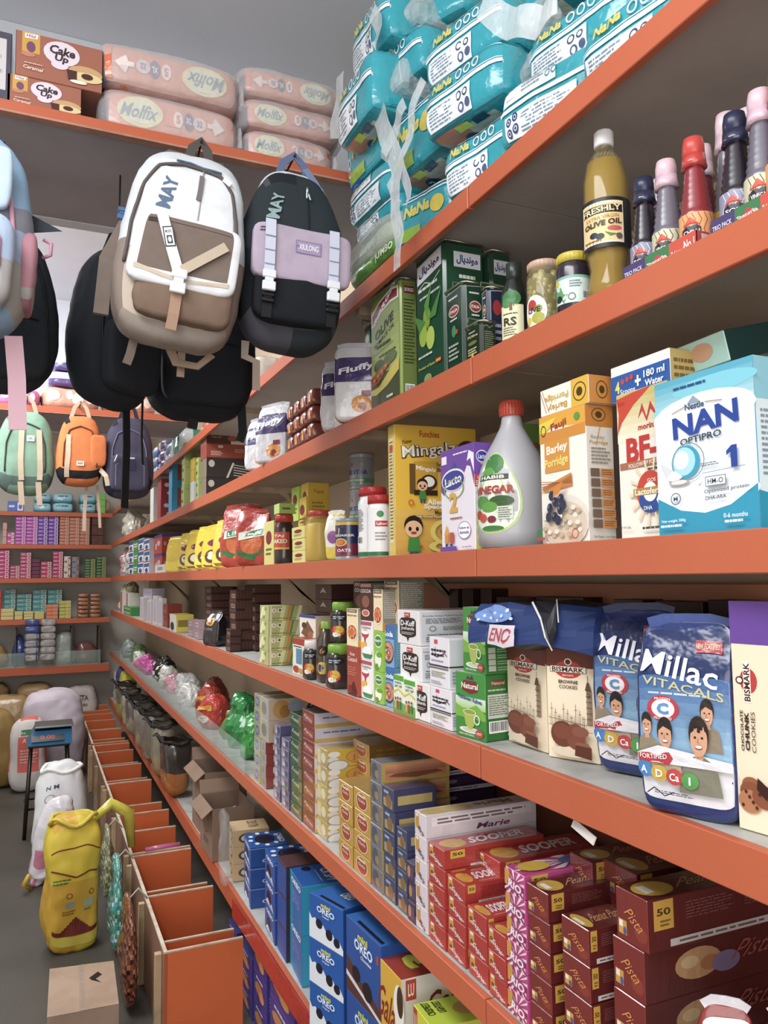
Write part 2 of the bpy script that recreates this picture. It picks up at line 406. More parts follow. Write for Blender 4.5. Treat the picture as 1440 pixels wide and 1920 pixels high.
# right-hand shelving: each level is a thing: fascia + decks + brackets
FA = dict(A=(2.561, 2.609), B=(2.191, 2.246), C=(1.800, 1.855), D=(1.408, 1.470), E=(.949, 1.000), F=(.395, .475))
SEG = [(-1.0, 1.35), (1.355, 3.6), (3.605, 6.2), (6.205, 9.6)]
orange = dict.fromkeys('ABCDEF', '#c0603b')
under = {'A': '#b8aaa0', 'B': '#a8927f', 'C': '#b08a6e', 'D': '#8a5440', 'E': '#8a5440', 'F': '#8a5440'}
names = {'A': 'topmost', 'B': 'second from top', 'C': 'eye-level', 'D': 'fourth from top', 'E': 'fifth from top', 'F': 'lowest'}
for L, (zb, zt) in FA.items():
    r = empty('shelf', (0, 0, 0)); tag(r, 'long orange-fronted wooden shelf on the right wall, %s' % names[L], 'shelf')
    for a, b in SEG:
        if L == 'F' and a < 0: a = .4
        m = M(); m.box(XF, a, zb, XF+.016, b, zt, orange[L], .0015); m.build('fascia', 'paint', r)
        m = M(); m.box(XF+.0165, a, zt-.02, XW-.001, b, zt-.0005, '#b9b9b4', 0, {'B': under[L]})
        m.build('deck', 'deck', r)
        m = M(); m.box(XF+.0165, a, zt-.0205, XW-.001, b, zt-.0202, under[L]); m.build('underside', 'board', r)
    for y in ((.62, 2.05, 3.5, 5.2, 7.0) if L in 'ABCD' else (2.6, 5.0, 7.2)):
        m = M(); m.box(XF+.04, y, zt-.046, XW-.002, y+.03, zt-.0206, '#c3ae92'); m.build('batten', 'wood', r)
        if L in 'BC':
            m = M(); m.add([(XW-.2, y+.005, zt-.0465), (XW-.17, y+.005, zt-.0465), (XW-.002, y+.005, zt-.24), (XW-.002, y+.005, zt-.2),
                            (XW-.2, y+.025, zt-.0465), (XW-.17, y+.025, zt-.0465), (XW-.002, y+.025, zt-.24), (XW-.002, y+.025, zt-.2)],
                           [(0, 3, 2, 1), (4, 5, 6, 7), (0, 4, 7, 3), (1, 2, 6, 5), (0, 1, 5, 4), (3, 7, 6, 2)], '#c3a685')
            m.build('bracket', 'wood', r)
# back-wall shelving
BKZ = dict(A=(2.54, 2.588), B=(2.172, 2.22), C=(1.792, 1.842), D=(1.33, 1.385), E=(.775, .86))
for L, (zb, zt) in BKZ.items():
    r = empty('shelf', (0, 0, 0)); tag(r, 'orange-fronted shelf across the far wall, %s' % {'A': 'uppermost, under the blue packs', 'B': 'second down, under purple and brown packets', 'C': 'third down, under pink packets', 'D': 'fourth down, under teal and yellow packets', 'E': 'lowest, behind a glass front'}[L], 'shelf')
    x1 = XF-.002
    m = M(); m.box(-2.19, 9.6, zb, x1, 9.616, zt, '#c0603b', .0015); m.build('fascia', 'paint', r)
    m = M(); m.box(-2.19, 9.6165, zt-.02, x1, YE-.001, zt-.0005, '#b5aa9e'); m.build('deck', 'deck', r)
# two high cross shelves ("lofts")
def loft(y0, depth, zb, zt, lab, x0, x1, walltop):
    r = empty('loft_shelf'); tag(r, lab, 'shelf')
    m = M(); m.box(x0, y0, zb, x1, y0+.018, zt, '#c0603b', .002); m.build('fascia', 'paint', r)
    m = M(); m.box(x0, y0-.006, zb-.006, x1, y0+.018, zb-.0005, '#b98570', 0); m.build('edge_strip', 'wood', r)
    m = M(); m.box(x0, y0+.0185, zb+.004, x1, y0+depth, zt-.001, '#a9a4a8', 0); m.build('deck', 'board', r)
    m = M(); m.box(x0, y0+depth+.001, zb-.0, x1, y0+depth+.05, walltop, '#dfe3ea'); struct(m.build('wall_cross', 'wall'))
    for i in range(3):
        x = x0+.5+i*.42
        m = M(); m.lathe([(.004, -.002), (.009, -.001), (.009, 0)], 8, '#3a3332'); m.build('screw', 'metal', r, (x, y0+.3, zb+.003))
    return r
YL = 2.03
loft(YL, .58, CAMZ+.565*YL, CAMZ+.579*YL, 'orange-edged high shelf across the aisle holding diaper packs and cake boxes', -2.19, XF+.43, CE-.001)
YL2 = 4.6
loft(YL2, .6, CAMZ+.2015*YL2, CAMZ+.2085*YL2, 'farther orange-edged high shelf with green and orange backpacks hung below', -2.19, XF+.02, CE-.001)
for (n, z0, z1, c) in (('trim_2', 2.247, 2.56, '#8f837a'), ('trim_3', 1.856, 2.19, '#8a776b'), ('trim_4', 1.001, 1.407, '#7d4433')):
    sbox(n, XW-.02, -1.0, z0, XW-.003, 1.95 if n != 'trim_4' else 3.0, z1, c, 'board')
# ================================================================ CARTON DESIGNS
ur = lambda x0, y0, x1, y1, n, c: ('z', x0, y0, x1, y1, n, c)
def person(cx, cy, s, skin='#cf9a78', hair='#2a1c16', top='#8d7f6a'):
    return [('p', [(cx-1.7*s, cy-2.3*s), (cx-1.3*s, cy-1.05*s), (cx-.4*s, cy-.75*s), (cx+.4*s, cy-.75*s), (cx+1.3*s, cy-1.05*s), (cx+1.7*s, cy-2.3*s)], top), ('r', cx-.3*s, cy-.95*s, cx+.3*s, cy-.4*s, skin), ('e', cx, cy+.16*s, .78*s, .74*s, hair), ('e', cx, cy-.08*s, .66*s, .68*s, skin), ('p', [(cx-.66*s, cy+.15*s), (cx-.2*s, cy+.42*s), (cx+.66*s, cy+.2*s), (cx+.5*s, cy+.75*s), (cx-.5*s, cy+.75*s)], hair),
            ('e', cx-.27*s, cy+.02*s, .1*s, .05*s, '#2a1c16'), ('e', cx+.27*s, cy+.02*s, .1*s, .05*s, '#2a1c16'), ('e', cx, cy-.36*s, .3*s, .1*s, '#8f4a3c'), ('e', cx, cy-.34*s, .26*s, .06*s, '#f4efe9'), ('l', [(cx, cy), (cx-.08*s, cy-.17*s), (cx+.04*s, cy-.19*s)], .0007, '#a5704f')]
DES['nan'] = dict(c='#2397b8', name='formula_carton', cols={'R': '#dfeef2', 'T': '#3fb0c8'},
  L=[('g', 0, .72, 1, 1, '#b7dfe8', '#2fa6c2', 7), ('e', .62, .9, .42, .06, '#7cc9da'), ('e', .18, .8, .2, .05, '#8ccfde'), ('r', 0, .22, 1, .74, '#eef5f8'), ('e', .5, .74, .52, .13, '#eef5f8'), ('e', .5, .24, .52, .12, '#eef5f8'),
     ('p', [(0, 0), (1, 0), (1, .26), (.75, .155), (.5, .12), (.25, .15), (0, .24)], '#2397b8'),
     ('z', .22, .915, .62, .945, 1, '#1d4f86'), ('e', .43, .82, .055, .022, '#b9c4cf'), ('p', [(.36, .81), (.43, .86), (.5, .81)], '#8f9fb3'), ('t', 'Nestle', .44, .795, .2, .04, '#3d4f77', 0, 0, 2),
     ('l', [(.2, .775), (.34, .8)], .0012, '#9a7b63'), ('l', [(.55, .8), (.72, .785)], .0012, '#9a7b63'),
     ('t', 'NAN', .535, .69, .66, .14, '#27459a', 3, 0, 3), ('t', 'OPTIPRO', .49, .585, .42, .042, '#3a4a63', 2, 0, 2),
     ('e', .33, .45, .15, .105, '#2fa0bf'), ('e', .31, .455, .125, .09, '#a9dcea'), ('e', .29, .465, .08, .06, '#def2f7'), ('o', .36, .45, .17, .12, '#79919f', .05),
     ('p', [(.1, .43), (.22, .4), (.3, .36), (.22, .33), (.14, .35)], '#f8f8f5'), ('p', [(.06, .47), (.2, .41), (.13, .37)], '#d5dbdd'), ('e', .26, .325, .11, .018, '#b9a79d'), ('e', .26, .327, .085, .012, '#f4f4f1'), ('o', .22, .225, .055, .038, '#51607a', .15), ('t', 'M', .22, .225, .045, .025, '#51607a'),
     ('p', [(.79, .37), (.85, .37), (.85, .5), (.8, .5), (.75, .47), (.75, .445), (.79, .46)], '#27459a'), ('z', .5, .4, .68, .425, 2, '#6a7582'), ('l', [(.52, .36), (.92, .37)], .0008, '#76808c'),
     ('r', .54, .275, .74, .335, '#7b8592'), ('r', .548, .28, .732, .33, '#f0f5f8'), ('t', 'HM-O', .64, .305, .15, .032, '#4b5563'), ('t', '✓', .49, .295, .03, .02, '#4b5563'), ('t', 'Optimized protein', .74, .245, .42, .03, '#3f4b60', 1), ('t', 'DHA-ARA', .64, .205, .2, .024, '#3f4b60', 1),
     ('t', 'Net weight 300g', .2, .085, .26, .022, '#ecf6fa', 0), ('t', '0-6 months', .82, .09, .22, .028, '#ecf6fa'), ('z', .06, .04, .3, .07, 1, '#ecf6fa'), ('z', .72, .04, .94, .07, 1, '#ecf6fa')],
  R=[('r', 0, .75, 1, 1, '#8ecbd9'), ('z', .1, .3, .9, .7, 12, '#8a98a5'), ('p', [(0, 0), (1, 0), (1, .15), (0, .22)], '#2397b8')])
DES['bf'] = dict(c='#efe9dc', name='formula_carton', cols={'R': '#d8cf9b', 'T': '#efe9dc'},
  L=[('g', 0, .66, 1, 1, '#f2ead0', '#c9b443', 6), ('p', [(0, .97), (.34, .99), (.7, 1), (.34, .9), (.1, .8), (.0, .72), (.04, .86)], '#c9452f'), ('t', 'SUPER PACK', .1, .93, .16, .03, '#b53a2c'), ('p', [(.43, .8), (.52, .9), (.6, .8), (.68, .9), (.8, .8), (.8, .78), (.68, .85), (.6, .77), (.52, .85)], '#c23a35'),
     ('t', 'morinaga', .66, .735, .46, .05, '#c23a35', 0, .1, 2), ('t', 'BF-2', .6, .6, .84, .17, '#c4302b', 0, 0, 3), ('r', .04, .475, 1, .52, '#a86b48'), ('t', 'FOLLOW-UP FORMULA', .58, .497, .72, .028, '#f3e9da', 1), ('z', .6, .44, .95, .465, 1, '#3c3c3c')]
    +[('p', [(.66, .3), (.66+.42*math.cos(a), .3+.22*math.sin(a)), (.66+.42*math.cos(a+.1), .3+.22*math.sin(a+.1))], '#f0d6b0') for a in [i*math.tau/14 for i in range(14)]]
    +[('e', .66, .3, .26, .14, '#c8412e'), ('e', .66, .25, .22, .09, '#2c4f9a'), ('e', .66, .3, .13, .065, '#f7f3ea'), ('r', .34, .28, .98, .33, '#b08b3e'), ('t', 'Lactoferrin', .66, .305, .58, .04, '#f7f0dc', 0, 0, 2), ('t', 'GOS', .7, .375, .16, .024, '#f7f0dc'), ('t', 'DHA', .62, .195, .16, .026, '#f7f0dc'), ('t', 'NET WT. 600g', .16, .075, .22, .022, '#51483e'), ('z', .5, .05, .95, .08, 1, '#51483e')],
  R=[('r', 0, .8, 1, 1, '#a98e3c'), ('z', .1, .1, .9, .75, 16, '#8d7a4a')])
DES['scoops'] = dict(c='#f2efe8', name='formula_carton', cols={'R': '#c5a75f', 'T': '#f2efe8'},
  L=[('r', 0, 0, 1, .72, '#2a5ca6'), ('t', '4', .12, .38, .08, .34, '#e8dc4e', 0, 0, 3), ('t', 'Scoops', .3, .2, .26, .2, '#eef1f6'), ('e', .22, .5, .03, .08, '#c8433b'), ('e', .3, .53, .03, .08, '#c8433b'), ('e', .38, .56, .03, .08, '#c8433b'), ('r', .44, .36, .54, .44, '#f4f4f4'), ('r', .475, .25, .505, .55, '#f4f4f4'), ('t', '180 ml', .76, .52, .34, .2, '#f4f4f4', 0, 0, 2), ('t', 'Water', .76, .26, .3, .18, '#f4f4f4', 0, 0, 2)],
  R=[('z', .1, .2, .9, .8, 3, '#7d5f2c')])
def wheat(x, y, s): return [('l', [(x, y), (x+.4*s, y+.35*s)], .001, '#b97b2a')]+[('e', x+.4*s*t, y+.35*s*t+.012, .02*s, .03*s, '#cf9a44') for t in (.3, .45, .6, .75, .9)]
DES['barley'] = dict(c='#f3ede1', name='porridge_carton', cols={'R': '#d9d2c6', 'T': '#d9a23c'},
  L=[('p', [(0, .84), (0, 1), (1, 1), (1, .86), (.3, .9)], '#e6a62c'), ('p', [(0, .835), (0, .95), (.4, .97), (.1, .86)], '#e5d03a'), ('r', 0, .79, 1, .87, '#d58c2c'), ('t', 'Fauji', .44, .9, .34, .07, '#9a2f1d', 4, 0, 2), ('o', .1, .885, .06, .045, '#33402b', .2), ('e', .84, .93, .06, .03, '#5d9a3c'),
     ('r', .12, .55, .66, .79, '#d79230'), ('t', 'Barley', .4, .72, .46, .085, '#fbf6ea', 2, 0, 2), ('t', 'Porridge', .38, .62, .52, .085, '#f4e07a', 2, 0, 2),
     ('p', [(.05, .44), (.7, .52), (.72, .42), (.1, .4)], '#c98641')]+[('l', [(.02, .4+i*.022), (.72, .5-i*.014)], .0012, '#b06a2c') for i in range(5)]+
    [('e', .55, .16, .5, .2, '#e6ddd0'), ('e', .55, .14, .46, .17, '#d9c8b0')]+[('e', .15+.09*((i*7) % 9), .06+.028*((i*5) % 8), .05, .018, '#ece2d3' if i % 2 else '#c7b091') for i in range(26)]+
    [('e', x, y, .065, .038, '#32344c') for x, y in ((.4, .2), (.52, .25), (.3, .27), (.42, .31), (.55, .33), (.35, .36), (.48, .17), (.6, .28), (.28, .2))]+[('e', x-.01, y+.01, .022, .012, '#6b6e8c') for x, y in ((.4, .2), (.52, .25), (.3, .27), (.42, .31), (.55, .33))]+
    [('p', [(.42, .42), (.62, .46), (.56, .38), (.4, .34)], '#d8822e'), ('e', .08, .075, .07, .04, '#3c7c45'), ('r', .02, .03, .2, .05, '#c23d34'), ('o', .86, .06, .07, .04, '#c2512f', .25)],
  R=[('r', 0, .84, 1, 1, '#c07a2d'), ('o', .48, .93, .26, .05, '#4b3a1c', .12), ('e', .48, .93, .12, .025, '#4b3a1c'), ('t', 'Barley', .42, .76, .5, .035, '#a8a095'), ('t', 'Porridge', .45, .72, .66, .035, '#b39433')]+wheat(.35, .7, .45)+[('z', .15, .56, .85, .69, 5, '#8b8275')]+[q for i in range(6) for q in (('r', .1, .47-i*.075, .42, .53-i*.075, '#6d5a4a'), ('r', .46, .47-i*.075, .92, .53-i*.075, '#c98648'), ('z', .5, .48-i*.075, .88, .525-i*.075, 3, '#8a5426'))]+[('t', 'Eat Right, Live Right', .5, .03, .8, .02, '#6a6258')])
DES['barley_top'] = dict(c='#f3ede1', name='porridge_carton', cols={'R': '#c98434', 'T': '#d9a23c', 'L': '#f3ede1'},
  L=[('r', .66, 0, 1, 1, '#e2b32e'), ('o', .83, .5, .13, .34, '#4b3a1c', .12), ('e', .83, .5, .06, .16, '#4b3a1c'), ('t', 'Barley', .38, .25, .4, .3, '#cf9a24', 180), ('t', 'Porridge', .36, .6, .5, .3, '#d9b43c', 180), ('l', [(.02, .9), (.14, .1)], .0012, '#b97b2a'), ('l', [(.06, .95), (.2, .1)], .0012, '#b97b2a')],
  R=[('o', .5, .5, .22, .32, '#4b3a1c', .12), ('e', .5, .5, .1, .14, '#4b3a1c')])
DES['lacto'] = dict(c='#e9e2ea', name='formula_carton', cols={'R': '#e0dfe6', 'T': '#6c4a9c'},
  L=[('p', [(0, 1), (1, 1), (1, .6), (.9, .78), (.8, .8), (.7, .72), (.4, .74), (.1, .55), (0, .6)], '#6f47a0'), ('p', [(.8, .84), (.9, .86), (1, .72), (1, .9), (.86, .94)], '#f1edf3'), ('z', .4, .92, .9, .95, 1, '#e8e0ee'), ('r', .04, .86, .2, .94, '#efeaf0'), ('p', [(.3, .78), (.42, .86), (.56, .78), (.42, .74)], '#3b4f9f'),
     ('e', .4, .69, .36, .11, '#e8e8ef'), ('e', .4, .685, .33, .095, '#3c3f93'), ('t', 'Lacto', .4, .685, .5, .09, '#f5f3f8', 4, 0, 2), ('o', .42, .6, .3, .1, '#7aa43c', .1), ('t', '2', .4, .47, .24, .2, '#d7a63a', 0, 0, 4), ('z', .3, .3, .66, .33, 1, '#a85a2a'),
     ('e', .72, .19, .19, .085, '#fbfafc'), ('o', .72, .19, .19, .085, '#8d7bb3', .08), ('t', 'follow up', .72, .21, .28, .03, '#4a4570'), ('t', 'formula', .72, .17, .26, .03, '#4a4570'),
     ('p', [(.12, .16), (.2, .26), (.28, .16)], '#d7a63a'), ('r', .14, .08, .26, .16, '#cf8a3a'), ('r', .3, .08, .42, .18, '#c2502f'), ('e', .34, .06, .04, .016, '#3d3f6b'), ('e', .2, .06, .04, .016, '#3d3f6b'), ('r', 0, 0, .5, .045, '#6f47a0'), ('t', 'Net Weight 400g', .8, .03, .26, .018, '#4a4570')],
  R=[('r', 0, .7, 1, 1, '#6f47a0'), ('e', .45, .87, .34, .06, '#e8e8ef'), ('e', .45, .87, .31, .05, '#3c3f93'), ('t', 'Lacto', .45, .87, .46, .045, '#f5f3f8'), ('t', '2', .45, .78, .2, .07, '#d7a63a', 0, 0, 3), ('r', 0, .58, 1, .7, '#c9353c'), ('t', 'WARNING', .5, .665, .7, .035, '#f4ecec', 0, 0, 2), ('z', .06, .59, .94, .645, 3, '#eec6c6'), ('g', 0, 0, 1, .58, '#c9bb2c', '#cfd9e4', 6)]+
    [q for i in range(6) for q in (('e', .2, .52-i*.09, .14, .03, '#8fa6bd'), ('z', .4, .5-i*.09, .95, .54-i*.09, 2, '#6d7a8a'))])
boyf = lambda x, y, s: [('e', x, y+.03*s, .13*s, .09*s, '#2b1d16'), ('e', x, y, .12*s, .075*s, '#e7b98f'), ('e', x-.05*s, y, .022*s, .02*s, '#251a14'), ('e', x+.05*s, y, .022*s, .02*s, '#251a14'), ('e', x, y-.035*s, .04*s, .012*s, '#a03a2a'), ('p', [(x-.07*s, y-.08*s), (x+.07*s, y-.08*s), (x+.09*s, y-.2*s), (x-.09*s, y-.2*s)], '#3f8a3a'), ('r', x-.06*s, y-.26*s, x-.01*s, y-.2*s, '#3c4a78'), ('r', x+.01*s, y-.26*s, x+.06*s, y-.2*s, '#3c4a78')]
DES['mingalz'] = dict(c='#e6b62a', name='cereal_carton', cols={'L': '#dfc45c', 'T': '#e3bb3c'},
  R=[('g', 0, .0, 1, .35, '#d99a1e', '#e6b62a', 6), ('t', 'Funchies', .42, .935, .24, .05, '#b8401f', 0, 0, 2), ('t', 'New', .15, .87, .11, .035, '#4a3314', 8), ('t', 'Mingalz', .42, .8, .68, .13, '#4a2c14', 5, 0, 5), ('t', 'Mingalz', .418, .803, .66, .118, '#f6f0e2', 5, 0, 1), ('t', 'Chocolate', .58, .705, .22, .035, '#5a3a1c', 2, 0, 2), ('t', 'Filled Cereal', .62, .665, .3, .035, '#5a3a1c', 2, 0, 2),
     ('e', .88, .8, .14, .1, '#5a3b2c'), ('e', .9, .74, .12, .085, '#d8a37e'), ('e', .94, .55, .2, .16, '#dcae8b'),
     ('r', .22, .46, .5, .72, '#c99a22'), ('r', .17, .47, .24, .7, '#6b4d1c'), ('t', 'Mingalz', .37, .66, .24, .04, '#f6f0e2', -4, 0, 2), ('e', .4, .56, .1, .06, '#4a2a18'), ('e', .4, .565, .07, .04, '#f1ece2'), ('r', .22, .46, .5, .5, '#3b2414')]+boyf(.32, .53, .5)+
    [('t', 'Alien', .47, .41, .2, .045, '#f6f0e2', 0, 0, 3), ('t', 'Space', .45, .37, .24, .045, '#f6f0e2', 0, 0, 3), ('t', 'Maze', .52, .33, .12, .03, '#5a3a1c', 0, 0, 2), ('o', .18, .4, .035, .025, '#c86a1e', .4), ('r', .2, .285, .75, .305, '#9a6a16'), ('t', 'Help Danyal Reach his Cereal', .48, .295, .5, .02, '#f6f0e2'),
     ('o', .6, .18, .2, .1, '#ead36a', .3), ('o', .62, .07, .24, .05, '#ead36a', .35), ('e', .6, .18, .08, .04, '#b8741c'), ('t', 'Start', .25, .06, .12, .025, '#a03a1a', 10, 0, 2)]+boyf(.2, .2, .85),
  L=[('r', .2, .1, .8, .9, '#e9dca8'), ('z', .25, .12, .75, .88, 30, '#8b6a2a'), ('r', .25, .8, .75, .84, '#c24a3a')])
DES['funchies_green'] = dict(c='#7aa548', name='cereal_carton', R=[('e', .2, .85, .12, .06, '#c9552c'), ('t', 'Funchies', .6, .84, .5, .07, '#b8401f', 0, 0, 2), ('e', .6, .65, .25, .07, '#d8a24a'), ('t', 'Minis', .5, .5, .5, .08, '#f4f0e0', 0, 0, 3)])
DES['hero'] = dict(c='#a9cfc4', name='formula_carton', cols={'B': '#b9bfc1', 'R': '#1f3f3c', 'T': '#bfe0d2', 'L': '#bcdccb'}, L=[('t', 'Mother', .45, .6, .3, .4, '#2f6f63', 0, .2, 2), ('t', 'Care', .4, .28, .22, .25, '#c4533a', 0, .2), ('e', .78, .55, .1, .3, '#d9a27c'), ('z', .1, .1, .35, .3, 2, '#4d7f78')], B=[('e', .5, .5, .3, .3, '#6fa7bd')])  # blue ellipse on the underside: a reflection put into the colour
# level D
def dkuff(front=True):
    return [('r', .33, .8, .62, .93, '#c93a3a'), ('p', [(.12, .7), (.2, .77), (.5, .8), (.8, .77), (.88, .7), (.88, .3), (.78, .24), (.56, .2), (.5, .08), (.44, .2), (.22, .24), (.12, .3)], '#2f2523'), ('t', 'D-Kuff', .5, .62, .66, .16, '#f4f1ee', 0, 0, 2), ('t', 'Joshanda', .5, .46, .62, .12, '#f4f1ee'), ('z', .2, .28, .8, .37, 2, '#c9b9b0'), ('t', 'Joshi', .47, .865, .2, .07, '#f7eaea', 0, 0, 2)]
DES['dkuff'] = dict(c='#e9e6e4', name='medicine_carton', L=dkuff(), R=[('r', .03, .04, .97, .96, '#cfd2d6'), ('t', 'Provides Instant Relief from Flu, Cough and Cold', .42, .84, .74, .055, '#3a3f46', 0, 0, 1), ('t', '40 Packs', .9, .84, .14, .06, '#3a3f46'), ('z', .08, .62, .52, .78, 4, '#6b7078'), ('o', .16, .48, .04, .075, '#4b5058', .2), ('z', .28, .42, .62, .54, 4, '#858a6a'), ('t', 'Asmol Herbal products', .3, .3, .42, .06, '#3a3f46', 0, 0, 2), ('z', .08, .1, .5, .26, 3, '#6b7078')])
DES['johar'] = dict(c='#e8e4e9', name='medicine_carton', L=[('r', .26, .86, .44, .95, '#d0455c'), ('z', .1, .6, .88, .78, 2, '#2c2628'), ('l', [(.1, .66), (.4, .6), (.8, .7), (.92, .64)], .0022, '#2c2628'), ('l', [(.15, .76), (.2, .62)], .002, '#2c2628'), ('l', [(.32, .8), (.34, .66)], .002, '#2c2628'), ('z', .12, .5, .85, .56, 1, '#8d97b8'), ('r', 0, .42, 1, .45, '#3a3034'), ('r', 0, .375, 1, .4, '#6d6468'), ('z', .12, .2, .88, .33, 3, '#9aa07c'), ('z', .1, .06, .7, .14, 2, '#a9a4b2')],
  R=[('r', .05, .04, .97, .96, '#cfd3d8'), ('r', 0, .42, 1, .45, '#3a3034'), ('r', .5, .66, .98, .84, '#c0504a'), ('r', .52, .68, .98, .82, '#e7d8d4'), ('t', 'Qarshi', .75, .75, .4, .1, '#a83a3a', 0, 0, 2), ('z', .1, .1, .9, .36, 4, '#9aa0a8')])
DES['kahwa'] = dict(c='#3f8f3a', name='tea_carton', cols={'T': '#d8dbc8', 'R': '#2d7432'},
  L=[('g', 0, .42, 1, .62, '#9cc94f', '#dcebd8', 5), ('r', 0, .0, 1, .44, '#3d8a35'), ('p', [(0, .5), (.35, .42), (.7, .52), (1, .4), (1, .3), (0, .3)], '#79b03a'), ('p', [(.38, .9), (.42, .96), (.5, .92), (.58, .97), (.62, .9)], '#5a2f5a'), ('p', [(.2, .8), (.3, .88), (.7, .88), (.8, .8), (.74, .72), (.5, .68), (.26, .72)], '#7d2a26'), ('t', 'Natural', .5, .8, .56, .09, '#f2e9dc', 0, 0, 2), ('t', 'Peshawari Kahwa', .5, .6, .8, .07, '#2c4f8c', -4, 0, 2), ('e', .5, .12, .36, .045, '#e6e8dc'), ('e', .5, .125, .26, .03, '#c3cbb0'),
     ('p', [(.28, .4), (.72, .4), (.64, .2), (.55, .14), (.45, .14), (.36, .2)], '#a9b84e'), ('e', .5, .4, .22, .045, '#dfe3c8'), ('e', .5, .4, .19, .035, '#8fa32c'), ('o', .74, .3, .1, .08, '#dfe6d6', .3), ('t', '100% NATURAL', .4, .05, .5, .03, '#e6e8dc'), ('e', .82, .1, .13, .06, '#b8453a'), ('z', .74, .08, .9, .12, 2, '#f0d8d0')],
  R=[('p', [(.2, .87), (.3, .92), (.7, .92), (.8, .87), (.74, .82), (.26, .82)], '#7d3a2c'), ('t', 'Natural', .5, .87, .5, .05, '#cfd0b8'), ('z', .1, .74, .9, .79, 1, '#b8c8a8'), ('r', .08, .34, .9, .7, '#c9cfc0'), ('z', .12, .38, .86, .68, 9, '#6c7468'), ('b', .1, .12, .88, .3)])
DES['kahwa2'] = dict(DES['kahwa']); DES['kahwa2']['L'] = [e for e in DES['kahwa']['L'] if not (e[0] == 't' and e[1] == 'Peshawari Kahwa')]+[('z', .3, .57, .72, .64, 1, '#f4f6ee'), ('l', [(.3, .6), (.45, .64), (.55, .57), (.7, .63)], .002, '#f4f6ee')]
DES['kahwa2']['R'] = [('z', .1, .5, .9, .7, 3, '#b8c8a8')]+[q for i in range(4) for q in (('r', .1, .32-i*.09, .38, .4-i*.09, '#b9c4ae'), ('z', .44, .32-i*.09, .9, .39-i*.09, 2, '#9db08e'))]
def bigben(x, y, s):
    q = [('r', x-.05*s, y, x+.05*s, y+.3*s, '#b9a184')]+[('l', [(x+i*.022*s, y), (x+i*.022*s, y+.3*s)], .0007, '#4a3526') for i in (-2, -1, 0, 1, 2)]+[('l', [(x-.055*s, y+j*.05*s), (x+.055*s, y+j*.05*s)], .0008, '#4a3526') for j in range(7)]
    q += [('o', x, y+.26*s, .035*s, .022*s, '#4a3526', .3), ('p', [(x-.06*s, y+.3*s), (x+.06*s, y+.3*s), (x+.02*s, y+.37*s), (x-.02*s, y+.37*s)], '#5b4432'), ('l', [(x, y+.36*s), (x, y+.43*s)], .0012, '#4a3526')]
    for i in range(9):
        xx = x-.09*s-.075*s*i; h = .07+.05*((i*7) % 3)
        q += [('l', [(xx, y-.04*s), (xx, y+h*s)], .0009, '#4a3526'), ('l', [(xx-.03*s, y+h*.7*s), (xx+.03*s, y+h*.7*s)], .0008, '#4a3526'), ('l', [(xx-.03*s, y-.02*s), (xx-.03*s, y+.07*s)], .0006, '#6d563f')]
    q += [('l', [(x-.75*s, y+.04*s), (x, y+.0*s)], .0009, '#4a3526'), ('l', [(x-.75*s, y-.02*s), (x+.1*s, y-.06*s)], .0008, '#6d563f')]
    return q
def brownie(x, y, s): return [('e', x+.02*s, y-.1*s, .34*s, .04*s, '#d8c9ae'), ('e', x-.12*s, y+.03*s, .2*s, .1*s, '#6b3a2a'), ('e', x+.1*s, y+.02*s, .16*s, .1*s, '#7c4633'), ('e', x+.18*s, y+.06*s, .14*s, .04*s, '#87503b'), ('e', x-.12*s, y+.05*s, .16*s, .06*s, '#7a4331'), ('p', [(x+.08*s, y-.12*s), (x+.36*s, y-.14*s), (x+.36*s, y-.05*s), (x+.1*s, y-.04*s)], '#5c3022'), ('p', [(x+.08*s, y-.04*s), (x+.36*s, y-.05*s), (x+.3*s, y-.02*s), (x+.12*s, y-.015*s)], '#8a5540')]
def logo_bis(x, y, s, rot=0): return [('e', x, y, .26*s, .075*s, '#c03a34'), ('e', x, y+.065*s, .07*s, .03*s, '#f2e8da'), ('e', x, y+.065*s, .05*s, .022*s, '#5b2c22'), ('r', x-.34*s, y-.028*s, x+.34*s, y+.03*s, '#4d2b22'), ('r', x-.33*s, y-.024*s, x+.33*s, y+.026*s, '#f4eddf'), ('t', 'BISMARK', x, y, .6*s, .042*s, '#4d2b22', 0, 0, 2), ('t', 'BISCUITS', x, y-.05*s, .2*s, .014*s, '#f4eddf')]
DES['bismark'] = dict(c='#f0dfc0', name='cookie_carton', cols={'T': '#7d4a38', 'R': '#e8d4b0'},
  L=[('r', 0, .82, 1, 1, '#6c3627')]+logo_bis(.44, .8, 1.05)+[('t', 'BROWNIE', .44, .69, .38, .032, '#4a3026', 0, 0, 2), ('t', 'COOKIES', .44, .645, .36, .032, '#4a3026')]+bigben(.84, .33, 1.0)+brownie(.5, .2, 1.15),
  R=[('r', 0, .84, 1, 1, '#6c3627'), ('t', 'BISMARK', .5, .6, .2, .03, '#4d2b22', 90)])
